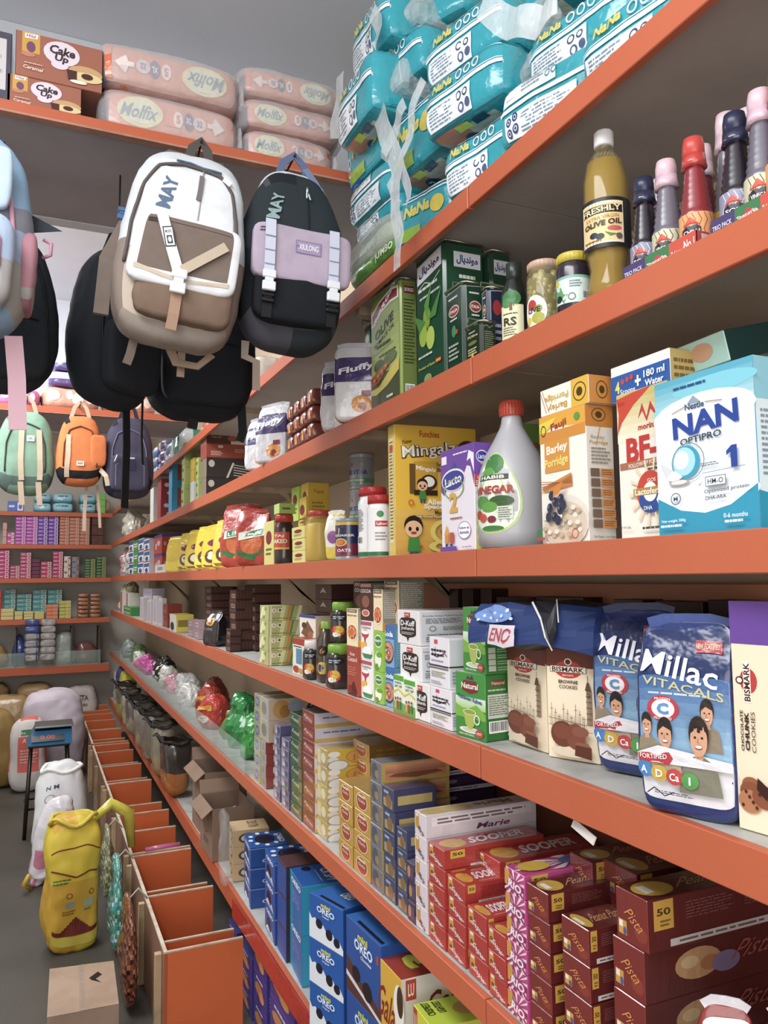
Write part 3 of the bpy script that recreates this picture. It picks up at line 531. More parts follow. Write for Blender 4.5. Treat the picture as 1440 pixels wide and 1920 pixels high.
DES['chunk'] = dict(c='#f0dfc0', name='cookie_carton', cols={'T': '#5d3b88', 'R': '#ecd9b6'},
  L=[('r', 0, .81, 1, 1, '#6a459a'), ('e', .29, .65, .15, .055, '#c03a34'), ('r', .2, .555, .33, .735, '#f4eddf'), ('t', 'BISMARK', .265, .645, .4, .045, '#4d2b22', 90, 0, 2, .42), ('e', .14, .65, .07, .017, '#4d2b22'), ('e', .14, .65, .045, .011, '#f4eddf'), ('t', 'CHOCOLATE', .15, .43, .42, .022, '#3d2620', 90, 0, 2, .42), ('t', 'CHUNK', .24, .43, .4, .032, '#3d2620', 90, 0, 4, .42), ('t', 'COOKIES', .35, .43, .42, .03, '#3d2620', 90, 0, 0, .42),
     ('e', .27, .2, .16, .035, '#9a5c3a'), ('e', .25, .17, .18, .045, '#8a4f33'), ('e', .24, .13, .2, .05, '#b37850'), ('e', .5, .16, .22, .05, '#8a4f33')]+[('e', .12+.06*i, .11+.02*((i*3) % 4), .025, .008, '#4a281b') for i in range(6)]+[('p', [(.4, .24), (.6, .2), (.54, .15), (.38, .19)], '#3b2018')],
  R=[('r', 0, .81, 1, 1, '#6a459a')])
DES['brown_box'] = dict(c='#3c2620', name='cookie_carton', cols={'R': '#35211b', 'L': '#452c23'}, L=[('e', .5, .6, .25, .07, '#6a3328'), ('z', .2, .2, .8, .4, 4, '#5a3f32')])
pie = lambda x, y, s: [('e', x, y, .4*s, .19*s, '#f3e6cf'), ('e', x, y, .34*s, .16*s, '#b8492c'), ('e', x, y+.02, .28*s, .12*s, '#cf6a38')]+[('e', x+.24*s*math.cos(a), y+.1*s*math.sin(a), .08*s, .045*s, '#e3935a') for a in [i*math.tau/7 for i in range(7)]]
DES['baking'] = dict(c='#e3a13f', name='baking_carton', cols={'R': '#8a8578', 'T': '#d9c9a4', 'L': '#f0dcae'}, L=[('r', .08, .9, .92, .99, '#6c4a3a'), ('t', 'RAFHAN', .5, .945, .6, .05, '#f0e0cf'), ('t', 'Baking Powder', .5, .82, .84, .07, '#5a3c28')]+pie(.5, .38, 1.2), R=[('z', .08, .3, .92, .95, 14, '#c8c0ac'), ('r', 0, 0, 1, .2, '#c98c30')])
DES['cacao'] = dict(c='#4b2a22', name='baking_carton', cols={'R': '#56564c', 'T': '#7b6558'}, L=[('r', .08, .88, .92, .97, '#c98e86'), ('t', 'COCOA', .5, .78, .8, .1, '#eadfd4', 0, 0, 2), ('e', .5, .5, .3, .16, '#8a5643'), ('e', .5, .2, .32, .1, '#c06a5a'), ('o', .5, .2, .3, .09, '#f0d9c8', .2)], R=[('z', .08, .3, .92, .95, 14, '#a5a396')])
DES['gelatine'] = dict(c='#efece6', name='baking_carton', L=[('r', .08, .88, .92, .98, '#b5546a'), ('t', 'Gelatine', .5, .83, .7, .08, '#6a8a6c', 0, .2), ('e', .42, .66, .28, .11, '#c23c48'), ('e', .42, .7, .28, .05, '#f4f0ea'), ('p', [(.34, .56), (.5, .56), (.44, .46), (.56, .42), (.3, .42), (.38, .46)], '#c23c48'), ('e', .35, .36, .2, .1, '#e5b33a'), ('e', .6, .22, .36, .13, '#f7f5f0'), ('p', [(.2, .16), (1, .16), (.85, .05), (.35, .05)], '#3f8a55')])
DES['custard_red'] = dict(c='#a24434', name='baking_carton', L=[('t', 'Rose', .5, .85, .4, .07, '#f0d9cf'), ('t', 'Custard', .5, .74, .8, .09, '#f0d9cf', 0, .2), ('z', .1, .4, .9, .6, 4, '#c9735f'), ('p', [(.1, 0), (.6, .3), (.9, .1), (.8, 0)], '#5d2018'), ('e', .3, .12, .2, .08, '#7d2c22')])
DES['green_veg'] = dict(c='#8fbf3f', name='spice_carton', L=[('e', .5, .75, .42, .16, '#f0efe2'), ('e', .5, .75, .38, .13, '#3f8a3a'), ('t', 'Ispaghol', .5, .76, .66, .09, '#f4f4ea', 0, .15, 2), ('e', .5, .3, .36, .2, '#eef3dc'), ('e', .6, .42, .3, .07, '#6aa52f'), ('e', .35, .12, .2, .08, '#5d9a2c')])
DES['soda'] = dict(c='#3f6fb3', name='baking_carton', cols={'R': '#5f93a8'}, L=[('p', [(0, .95), (0, 1), (.4, 1)], '#e08a94'), ('t', 'Soda', .52, .78, .74, .13, '#f1f3f7', 0, 0, 3), ('r', 0, .0, 1, .66, '#7fa7d3'), ('e', .5, .34, .46, .27, '#243f63'), ('e', .5, .36, .42, .23, '#c98a74')]+[('e', .5+.3*math.cos(i*2.4)*((i % 4)/4+.2), .36+.16*math.sin(i*2.4)*((i % 4)/4+.2), .07, .03, '#e6b49c' if i % 2 else '#a35f4e') for i in range(16)], R=[('z', .1, .2, .9, .9, 12, '#7fb0bf')])
DES['ispaghol'] = dict(c='#e9ecd9', name='herb_carton', L=[('r', 0, .86, 1, 1, '#56a83f'), ('t', 'IQBAL', .5, .8, .7, .06, '#2f5f35', 0, 0, 2), ('t', 'SAT ISP', .5, .71, .72, .07, '#2f5f35'), ('p', [(0, .5), (.5, .62), (1, .48), (1, .56), (.5, .66), (0, .56)], '#d8c83a'), ('r', 0, 0, 1, .3, '#6fa04b'), ('r', .16, .12, .3, .34, '#d9b34a'), ('e', .23, .38, .07, .04, '#7a4a32'), ('r', .4, .1, .54, .34, '#b23a30'), ('e', .47, .4, .07, .04, '#7a4a32'), ('r', .66, .12, .8, .34, '#2f7f4a'), ('e', .73, .4, .07, .04, '#7a4a32')])
DES['tea_stripe'] = dict(c='#b7b873', name='tea_carton', cols={'T': '#c9c68a'}, L=[('p', [(0, .1), (.3, .9), (.5, .9), (.2, .1)], '#e9e6c4'), ('p', [(.35, .1), (.65, .9), (.8, .9), (.5, .1)], '#6f9a5a'), ('e', .5, .5, .2, .2, '#dfd9a4')], R=[('r', .04, 0, .1, 1, '#eadfbb'), ('p', [(.3, 0), (.42, 0), (.52, 1), (.4, 1)], '#dfdf9a'), ('p', [(.5, 0), (.58, 0), (.68, 1), (.6, 1)], '#d8893a'), ('p', [(.6, 0), (.66, 0), (.76, 1), (.7, 1)], '#5b8f4a'), ('p', [(.8, 0), (.9, 0), (1, 1), (.9, 1)], '#e9e6c4'), ('e', .16, .68, .07, .16, '#efe9cf'), ('t', '8', .16, .68, .04, .16, '#b83a2c', 0, 0, 2), ('r', .26, .56, .4, .82, '#efe9cf'), ('p', [(.28, .7), (.33, .8), (.38, .7), (.33, .6)], '#7a2f24'), ('z', .1, .08, .9, .22, 1, '#8a8a5a')])
DES['nuts'] = dict(c='#e6dccb', name='spice_carton', cols={'T': '#3a4a86', 'R': '#d6c3a5'}, L=[('p', [(.1, .3), (.5, .8), (.9, .4), (.5, .1)], '#7b4a34'), ('e', .3, .6, .15, .12, '#4a2c1f'), ('e', .7, .3, .16, .12, '#9a6a48'), ('r', 0, .9, 1, 1, '#38457f')], R=[('e', .5, .5, .3, .3, '#c9803a'), ('p', [(.2, .2), (.8, .2), (.5, .6)], '#6b3f2a')])
DES['masala'] = dict(c='#e2e2d4', name='spice_carton', cols={'T': '#b34a32'}, L=[('r', 0, .82, 1, 1, '#a5402c'), ('r', .3, .3, .8, .72, '#5f8aa8'), ('e', .3, .14, .26, .1, '#a5402c'), ('z', .1, .74, .9, .8, 1, '#3c3c34'), ('e', .7, .12, .2, .08, '#c98a3a')])
DES['choc'] = dict(c='#3f2822', name='chocolate_carton', cols={'R': '#4c2f27'}, L=[('r', .3, .2, .85, .6, '#a98a80'), ('r', .35, .25, .8, .55, '#7a4a40')], R=[('r', 0, .0, 1, .12, '#2a1a16')]+[('r', .04+i*.12, .2, .11+i*.12, .92, '#5c3a30') for i in range(8)])
DES['mauve'] = dict(c='#9c8088', name='snack_carton', L=[('r', .1, .3, .9, .7, '#c3a9ac'), ('z', .2, .4, .8, .6, 1, '#5a3c42')], cols={'R': '#b09499'})
DES['yellowblk'] = dict(c='#d9c34a', name='snack_carton', cols={'L': '#e4e0d2', 'T': '#cdb83e'}, L=[('e', .4, .3, .3, .25, '#3a3a44'), ('r', 0, .8, 1, 1, '#e4e0d2')], R=[('r', .1, .3, .9, .7, '#8c7c24')])
# ================================================================ EYE-LEVEL SHELF (C)
fitbox('nan', 'C', 1238, 1427, 664, X=.822, dx=.085, label='large blue and white infant formula carton with NAN in blue letters, far right', cat='formula box')
fitbox('bf', 'C', 1165, 1262, 712, X=.85, dx=.10, label='infant formula carton with red BF lettering behind the blue NAN box', cat='formula box')
o = fitbox('scoops', 'C', 1147, 1258, 650, X=.855, dx=.075, z0=2.08, label='white and blue carton reading 4 Scoops + 180 ml Water on top of a formula box', cat='formula box')
o = carton('hero', (.925, .80, 2.09), (.12, .22, .045), 'pale green carton lying across the top of the formula boxes', 'formula box', None, math.radians(0)); o.rotation_euler = (math.radians(0), math.radians(-14), math.radians(-4)); o.location = (.90, .80, 2.104)
fitbox('barley', 'C', 1017, 1104, 757, X=.822, x2=1156, label='yellow and white barley porridge carton with blueberries, standing upright', cat='cereal box')
bh = max(v.co.z for v in LBL['yellow and white barley porridge carton with blueberries, standing upright'][0].data.vertices)
fitbox('barley_top', 'C', 1014, 1104, 700, X=.824, dx=.055, z0=LV['C']+bh+.002, label='upturned barley porridge carton on top of the standing one', cat='cereal box')
fitbox('lacto', 'C', 829, 892, 828, X=.82, x2=926, label='purple and white milk formula carton with a gold figure 2', cat='formula box')
o = carton('mingalz', (.832, Ypx(742, .832, 1.86), 1.856), (.235, .045, .338), 'tall yellow chocolate cereal carton with cartoon boy and maze', 'cereal box', None, math.radians(-3))
o = carton('funchies_green', (1.06, 1.62, 1.856), (.16, .045, .325), 'green cereal carton half hidden behind the vinegar jug', 'cereal box')
# vinegar jug
def jug():
    p = onX(965, 1020, .885); r = empty('vinegar_jug', (.885, p.y, 1.856))
    tag(r, 'translucent white vinegar jug with orange-red cap between formula and porridge boxes', 'bottle')
    m = M(); P = [(.02, 0), (.067, .002), (.073, .03), (.074, .11), (.07, .15), (.056, .19), (.036, .225), (.023, .25), (.02, .268), (.02, .285)]
    m.lathe(P, 26, '#b9b9bd'); m.build('body', 'jug', r)
    m = M(); m.lathe([(.024, .27), (.0245, .272), (.0245, .298), (.022, .302)], 24, '#c24a35')
    for i in range(24): a = i*math.tau/24; m.tube([(.0247*math.cos(a), .0247*math.sin(a), .272), (.0247*math.cos(a), .0247*math.sin(a), .297)], .0009, '#b0402d', 4)
    m.build('cap', 'plastic', r)
    m = M(); rr = lambda z: [q for q in [(P[i][0]+(P[i+1][0]-P[i][0])*(z-P[i][1])/(P[i+1][1]-P[i][1])) for i in range(len(P)-1) if P[i][1] <= z <= P[i+1][1]]][0]
    F = cyl(rr, .028, .205, math.radians(150), math.radians(252), e=.0004)
    pear = [(.5+.46*math.cos(t)*(1-.35*math.sin(t)), .46+.46*math.sin(t)) for t in [i*math.tau/28 for i in range(28)]]
    ins = [(.5+(x-.5)*.93, .46+(y-.46)*.95) for x, y in pear]
    art(m, F, [('p', pear, '#b5cf7c'), ('p', ins, '#dde6d2'), ('e', .5, .78, .2, .12, '#3f7a3c'), ('e', .42, .68, .12, .07, '#5a9a44'), ('r', .22, .6, .78, .66, '#4a4a44'), ('t', 'HABIB', .5, .63, .44, .04, '#e9e9e0', 0, 0, 2), ('t', 'VINEGAR', .5, .49, .74, .09, '#a8382c', 0, 0, 3), ('e', .3, .36, .16, .07, '#4f8c3c'), ('e', .66, .36, .2, .06, '#3c5a30'), ('e', .45, .3, .16, .06, '#5e9a3e'), ('e', .2, .22, .1, .05, '#a53c2c'), ('e', .32, .18, .09, .05, '#c2492f'), ('e', .5, .16, .08, .04, '#7d2c3a'), ('r', .6, .16, .84, .3, '#cfd4c6'), ('z', .62, .17, .82, .29, 5, '#5a6252'), ('e', .5, .06, .2, .03, '#3f7a3c')])
    m.build('label', 'card', r)
    m = M(); m.tube([(.05, .02, .2), (.07, .03, .17), (.068, .028, .12)], .008, '#b9b9bd', 8); m.build('handle', 'jug', r)
jug()
# cans, jars
def can(loc, r, h, label, wrapc='#8d9195', name='milk_can', stack=None, lab=True, group=None, lid=None):
    o = empty(name, loc); tag(o, label, 'can', group)
    m = M(); m.lathe([(r*.96, 0), (r, .002), (r, .006), (r*.975, .008), (r*.975, h-.008), (r, h-.006), (r, h-.002), (r*.96, h), (r*.9, h-.004)], 28, '#9a9da0'); m.build('body', 'tin', o)
    m = M(); F = cyl(r*.985, .014, h-.014, math.radians(150), math.radians(300))
    art(m, F, [('r', -.6, 0, 1.2, 1, wrapc)]+([('p', star(5, .3, .74, .13, .055, .7, math.pi/2), '#c24a3c'), ('p', star(5, .66, .74, .08, .035, .7, math.pi/2), '#c9b45a'), ('p', star(5, .05, .74, .05, .02, .7, math.pi/2), '#c24a3c'), ('t', 'FIVE STAR', .4, .45, .86, .16, '#3d4784', 0, 0, 3), ('r', -.2, .08, 1.2, .24, '#4d8a52'), ('t', 'APPLE GREEN', .4, .16, .6, .08, '#e4efe0')] if lab else []))
    m.build('label', 'tin', o); return o
cy_ = Ypx(680, 1.02, 1.86); ch_ = fixh(1.02, cy_, 1.856, 853)/3
for i in range(3): can((1.02, cy_, LV['C']+.001+i*(ch_+.0005)), .043, ch_, 'grey five star tin, %s of the stack behind the white jars' % ('lowest', 'middle one', 'topmost')[i], group='tins stacked behind the jars')
def jar(loc, r, h, bodyc, lidc, label, name='jar', A=[], bmat='plastic', lidh=.018, fill=None, sq=0, lidr=1.0, cat='jar', group=None, waist=0, a=(150, 285), z=(.12, .85), rot=0, liq=None):
    o = empty(name, loc, rot); tag(o, label, cat, group); nr = r*.86
    m = M(); m.lathe([(r*.9, 0), (r, .004), (r, h*.2), (r*(1-waist), h*.5), (r, h*.82), (r*.97, h*.88), (nr, h*.94), (nr, h)], 24, bodyc, sq=sq); m.build('body', bmat, o)
    if fill:
        m = M(); m.lathe([(r*.84, .003), (r*.93, .006), (r*.93*(1-waist), h*.5), (r*.93, h*.8), (r*.8, h*.86)], 20, fill, sq=sq); m.build('contents', liq or 'card', o)
    m = M(); lr = nr*1.08*lidr; m.lathe([(lr, h-.004), (lr, h+lidh*.8), (lr*.95, h+lidh), (lr*.8, h+lidh*.98)], 26, lidc)
    for i in range(26): t = i*math.tau/26; m.tube([(lr*math.cos(t), lr*math.sin(t), h-.003), (lr*math.cos(t), lr*math.sin(t), h+lidh*.75)], .0006, lidc, 4)
    m.build('lid', 'plastic', o)
    if A:
        m = M(); art(m, cyl(r*1.004, h*z[0], h*z[1], math.radians(a[0]), math.radians(a[1]), sq=sq), A); m.build('label', 'card', o)
    return o
def baseC(px, X): return Vector((X, Ypx(px, X, LV['C']), LV['C']+.001))
def baseL(lev, px, X, dz=.001): return Vector((X, Ypx(px, X, LV[lev]), LV[lev]+dz))
WJ = [('r', 0, 0, 1, .08, '#2f6f44'), ('z', .08, .45, .42, .85, 12, '#7d7d7d'), ('b', .1, .22, .38, .36), ('e', .72, .86, .12, .07, '#3f8a4a'), ('r', .55, .6, .98, .72, '#c2312d'), ('t', 'Lahori', .77, .66, .34, .06, '#f5ecec', 0, 0, 2), ('z', .55, .3, .95, .5, 3, '#8c8c8c')]
jar(baseC(700, .86), .042, .175, '#ecebea', '#b32e2b', 'larger white plastic jar with red screw lid', A=WJ, a=(150, 290), z=(.02, .9), waist=.05, lidh=.022)
jar(baseC(712, .838), .033, .145, '#ecebea', '#b32e2b', 'smaller white plastic jar with red screw lid', A=[('r', -.05, 0, 1.05, 1, '#e6e5e3')]+WJ[3:]+[('r', 0, 0, 1, .08, '#2f6f44')], a=(150, 290), z=(.02, .9), waist=.05, lidh=.02)
o = can(baseC(655, .875), .042, .125, 'navy and maroon oats can with yellow wheat picture', '#2b2f5a', 'oats_can', lab=False)
m = M(); art(m, cyl(.0425, .012, .113, math.radians(150), math.radians(300)), [('r', -.2, 0, 1.2, .36, '#7a2340'), ('r', -.2, .36, 1.2, 1, '#262a58'), ('r', -.2, .92, 1.2, 1, '#d9b43a'), ('p', [(.1, .9), (.35, .6), (.6, .92)], '#d9a33a'), ('o', .4, .4, .2, .12, '#e0b83c', .3), ('e', .4, .4, .12, .07, '#d8742c'), ('t', 'OATS', .5, .16, .4, .09, '#efe6ea', 0, 0, 2), ('t', 'QUAKER', .5, .6, .6, .08, '#efe6ea', 0, 0, 2)], 3); m.build('print', 'tin', o)
jar(baseC(600, .865), .05, .15, '#e8d67a', '#b8432f', 'clear ribbed jar of yellow sweets with orange-red lid', bmat='glass', fill='#cda72e', lidr=.86, lidh=.02, z=(.1, .9))
jar(baseC(533, .85), .036, .16, '#3b2a24', '#c23f2c', 'dark jar with red lid and orange spice label', bmat='tin', A=[('r', 0, .3, 1, .85, '#c9492c'), ('t', 'TAJ', .5, .72, .5, .1, '#f4e8d8', 0, 0, 2), ('t', 'BAKED', .5, .56, .8, .13, '#f0e0c0', 0, 0, 3), ('r', 0, .3, 1, .36, '#e3b23a')], lidh=.025)
YB_ = dict(c='#d9cf7c', name='tea_carton', cols={'T': '#c7bd68'}, L=[('e', .5, .62, .3, .16, '#7d2a2a'), ('z', .2, .2, .8, .4, 2, '#6b6a2a')], R=[('t', 'Tapal', .5, .75, .5, .12, '#8a5a1e'), ('z', .2, .2, .8, .5, 3, '#8a7a2e')])
DES['tapal'] = YB_; DES['tapal_y'] = dict(YB_, c='#cfa72c', cols={'T': '#b8942a', 'L': '#dfc04a'}); DES['tapal_g'] = dict(YB_, c='#9fc14b', cols={'L': '#b5cf5c'})
DES['redlid'] = dict(c='#a8c058', name='sachet_carton', cols={'L': '#b9cf7c'}, R=[('z', .2, .3, .8, .7, 1, '#4c5a2a')])
carton('redlid', (.82, baseC(533, .85)[1]-.036, LV['C']+.188), (.062, .07, .038), 'small green carton on the red-lidded spice jar', 'box')
fitbox('tapal', 'C', 495, 513, 975, X=.82, dx=.05, label='narrow cream carton standing beside the red-lidded spice jar', cat='box')
fitbox('tapal', 'C', 548, 572, 985, X=.83, dx=.045, n=3, label='small yellow tea carton by the sweets jar, {n} of three', cat='box', group='small tea cartons')
fitbox('tapal_y', 'C', 560, 575, 930, X=.93, dx=.08, n=2, label='yellow carton under the tall yellow box, {n}', cat='box')
carton('tapal_y', (.935, Ypx(575, .93, 2.03), LV['C']+.17), (.085, .08, .14), 'tall yellow carton on top of yellow boxes behind the sweets jar', 'box')
carton('tapal_g', (.925, Ypx(575, .93, 2.03)+.085, LV['C']+.17), (.08, .09, .135), 'tall green carton beside the yellow one behind the sweets jar', 'box')
fitbox('tapal_y', 'C', 560, 578, 945, X=.935, dx=.08, n=1, label='plain yellow carton standing behind the sweets jar', cat='box') if 0 else None
# pouches
def pouch(lev_or_loc, dx, dy, dz, name, label, cat, colf, Lart=(), Rart=(), rot=0, lean=0, seed=0, k=8, amp=.006, top=.74, mat='film', group=None, n=14, seal='#e8e6e2', fr=9, tilt=0, topw=.97):
    def prof(v):
        if v < top: return (1, 1, lean*v)
        t = (v-top)/(1-top); return (max(.06, 1-t**1.1), 1-(1-topw)*t, lean*v)
    S = Soft(dx, dy, dz, k, amp, fr, prof, seed); m = M(); S.body(m, n, colf)
    if Lart: art(m, S.F('L'), list(Lart))
    if Rart: art(m, S.F('R'), list(Rart))
    o = m.build(name, mat, None, lev_or_loc, (0, tilt, rot)); tag(o, label, cat, group)
    q = M(); P = [S.pt(0, y, 1) for y in (-.9, -.5, 0, .5, .9)]; q.tube([p+Vector((0, 0, .004)) for p in P], 0, seal, flat=(.002, .016)); q.build('top_seal', mat, o)
    return o
def redbag(f, u, v): return '#a8352a' if v > .62 else ('#b8402a' if (u-.5)**2+(v-.35)**2 > .05 else '#c9743c')
RB = [('e', .5, .4, .34, .2, '#cf6a34'), ('p', [(.05, .2), (.5, .08), (.98, .22), (.98, .3), (.5, .17), (.05, .28)], '#2f7a44'), ('p', [(.1, .6), (.9, .68), (.9, .54), (.1, .46)], '#dfe3d4'), ('p', [(.16, .59), (.86, .66), (.86, .56), (.16, .49)], '#2f7a44'), ('t', 'LEMON', .5, .575, .6, .07, '#eef0e4', 5, .1, 2)]
for i, (px, X, w, h, s, lb) in enumerate(((455, .88, .2, .285, 3, 'big red glossy pouch with green band, rear of the pair'), (478, .845, .15, .235, 8, 'smaller red glossy pouch in front beside the spice jar'))):
    p = baseC(px, X); pouch(p, .07, w, h, 'snack_pouch', lb, 'pouch', redbag, RB, RB, math.radians(50), 0, s, seal='#a8352a', top=.55, amp=.012)
def ybag(f, u, v): return '#e3c22c' if v > .3 else '#efd43a'
YBG = [('e', .5, .3, .3, .16, '#5b3a24'), ('e', .5, .32, .2, .1, '#e9e2c8'), ('e', .5, .62, .26, .08, '#7a2f4a'), ('p', [(.1, .1), (.9, .1), (.7, .02), (.2, .02)], '#8a5a2a')]
for i, px in enumerate((424, 404, 388, 371, 352, 331)):
    p = baseC(px, .835+.015*(i % 2)); pouch(p, .05, .16+.02*(i % 2), .22, 'crisp_packet', 'yellow snack packet leaning in the row, %s from the red pouches' % ('next', 'second', 'third', 'fourth', 'fifth', 'last')[i], 'packet', ybag, YBG if i < 5 else [], (), math.radians(32), .01, i+20, seal='#d9b824', top=.5, amp=.009, group='yellow snack packets', n=10)
DES['redblue'] = dict(c='#b8412f', name='detergent_carton', cols={'T': '#3f3f7d'}, L=[('r', 0, .85, 1, 1, '#47458a'), ('e', .6, .55, .2, .14, '#a9b2bd'), ('t', '1', .3, .4, .1, .3, '#e9e0d8')], R=[('r', 0, .85, 1, 1, '#47458a'), ('r', .3, .3, .9, .7, '#c8ccc8'), ('e', .6, .5, .16, .16, '#7a7f7c'), ('t', 'NO', .15, .5, .12, .2, '#f0e8e0')])
DES['toothp'] = dict(c='#dfe4ea', name='toothpaste_carton', L=[('r', 0, .6, 1, .9, '#2f5f9a'), ('e', .5, .3, .3, .2, '#27527f'), ('r', 0, .0, 1, .1, '#b03c42')])
DES['whitebc'] = dict(c='#d5d8d4', name='soap_carton', L=[('b', .2, .2, .8, .8)], R=[('b', .1, .2, .5, .8), ('z', .6, .2, .95, .8, 4, '#6a6f6a')])
DES['greenw'] = dict(c='#3f8f4a', name='soap_carton', L=[('z', .1, .3, .9, .7, 2, '#dfeadf')])
fitbox('redblue', 'C', 288, 303, 1000, X=.85, dx=.16, n=2, label='orange-red and purple carton near the yellow packets, {n}', cat='box')
fitbox('whitebc', 'C', 290, 312, 1057, X=.815, dx=.03, label='small white carton with barcode in front of the orange-red boxes', cat='box')
for j, (a, b, yt) in enumerate(((241, 249, 1012), (250, 258, 1010), (259, 268, 1008), (270, 279, 1009))):
    fitbox('toothp' if j != 1 else 'greenw', 'C', a, b, yt, X=.83, dx=.08, n=3, label='%s carton in the %s small stack near the corner, {n}' % ('white and blue' if j != 1 else 'green', ('leftmost', 'second', 'third', 'rightmost')[j]), cat='box', group='small cartons near the corner')
# ================================================================ SECOND SHELF FROM TOP (B): oils, jars, sauces
def tin_mesh(dx, dy, h, body, La, Ra, rim='#b9b49a', top='#5f6a55'):
    m = M(); m.box(0, 0, 0, dx, dy, h, body, .007, {'T': top})
    art(m, flat((-.0001, dy-.004, 0), (0, -dy+.008, 0), (0, 0, h)), La); art(m, flat((.004, -.0001, 0), (dx-.008, 0, 0), (0, 0, h)), Ra)
    return m
def tin(lev, x0, x1, x2, ytop, X, body, La, Ra, label, rim='#b9b49a', name='oil_tin', cat='tin'):
    z = LV[lev]+.001; ya = Ypx(x1, X, z); yb = Ypx(x0, X, z); h = fixh(X, ya, z, ytop)
    lo, hi = X, X+.5
    for _ in range(30):
        md = (lo+hi)/2
        if pix((md, ya, z+h))[0] < x2: lo = md
        else: hi = md
    dx, dy = lo-X, yb-ya; o = empty(name, (X, ya, z)); tag(o, label, cat)
    tin_mesh(dx, dy, h, body, La, Ra).build('body', 'tin', o)
    for zz, nm in ((-.0005, 'bottom_rim'), (h-.002, 'top_rim')):
        m = M(); w = .0018; P = [(.006, -w), (dx-.006, -w), (dx+w, .006), (dx+w, dy-.006), (dx-.006, dy+w), (.006, dy+w), (-w, dy-.006), (-w, .006), (.006, -w), (dx-.006, -w)]
        m.tube([(x, y, zz+.002) for x, y in P], .0022, rim, 5); m.build(nm, 'metal', o)
    m = M(); cx, cy = dx/2, dy/2; m.tube([(cx-.03, cy, h), (cx-.03, cy, h+.012), (cx+.03, cy, h+.012), (cx+.03, cy, h)], .0025, '#4b5a42', 6); m.build('handle', 'plastic', o)
    return o
GT = '#1f4a33'
def olives(x, y, s): return [('e', x, y+.03*s, .05*s, .03*s, '#5d8f3a'), ('e', x-.12*s, y-.02*s, .1*s, .055*s, '#9cb83c'), ('e', x+.06*s, y-.05*s, .1*s, .055*s, '#b0c850'), ('e', x-.02*s, y+.06*s, .09*s, .05*s, '#88a834'), ('p', [(x, y+.04*s), (x+.34*s, y+.16*s), (x+.2*s, y+.04*s)], '#4f8a3c'), ('p', [(x, y+.04*s), (x+.1*s, y+.2*s), (x-.08*s, y+.12*s)], '#5f9a44'), ('p', [(x-.05*s, y+.04*s), (x-.34*s, y+.1*s), (x-.2*s, y-.0*s)], '#4f8a3c')]
tin('B', 697, 752, 783, 520, .835, '#8a9a4a',
    [('g', 0, .3, 1, 1, '#b9c768', '#6f8a3c', 8), ('p', [(.02, .74), (.3, .82), (.7, .86), (.98, .85), (.98, .95), (.7, .97), (.3, .93), (.02, .86)], '#f0e8dc'), ('p', [(.05, .76), (.3, .835), (.7, .875), (.94, .865), (.94, .935), (.7, .955), (.3, .915), (.05, .85)], '#7a2234'), ('t', 'BORGES', .5, .885, .78, .05, '#f3ece2', 8, 0, 3, 2.2), ('t', 'OLIVE', .48, .69, .66, .08, '#33401f', 4, 0, 3, 2), ('t', 'POMACE OIL', .48, .61, .72, .038, '#33401f', 4, 0, 1, 2), ('z', .2, .52, .8, .57, 1, '#33401f'), ('l', [(.1, .49), (.8, .52)], .0012, '#33401f'), ('z', .3, .44, .9, .47, 1, '#4a5a2a'),
     ('r', 0, 0, 1, .3, '#4a5230'), ('e', .3, .38, .18, .05, '#566a3a'), ('e', .7, .4, .22, .05, '#6a7a4a'), ('p', [(0, .2), (.3, .2), (.7, .3), (1, .36), (1, .26), (.6, .18), (.2, .14), (0, .16)], '#d9c55a'), ('p', [(0, .22), (.3, .24), (.7, .36), (.5, .37), (.2, .33), (0, .3)], '#b86a3a')]+[('e', .08+.07*i, .24+.012*i+.02*(i % 2), .04, .012, '#e0a45a' if i % 2 else '#8a3f24') for i in range(9)]+[('z', .6, .06, .85, .1, 1, '#e8e4d0')],
    [('r', .05, .03, .95, .97, '#6f8040'), ('p', [(.2, .88), (.85, .88), (.85, .94), (.2, .94)], '#7a2234'), ('t', 'BORGES', .52, .91, .58, .03, '#f3ece2'), ('z', .15, .3, .85, .84, 20, '#3d4a24'), ('b', .2, .04, .8, .14)], 'olive green and yellow BORGES olive pomace oil tin')
tin('B', 684, 697, 712, 604, .87, '#1f4c40', [('e', .5, .85, .3, .05, '#dfe4d0'), ('e', .5, .7, .14, .06, '#d9c95a'), ('t', 'LIEVO', .5, .5, .9, .06, '#d9d25a', 0, 0, 2), ('t', 'OLIVE', .5, .3, .8, .05, '#a9c04a'), ('t', 'OIL', .6, .22, .4, .05, '#a9c04a')], [], 'narrow dark green tin peeking out left of the olive-green tin')
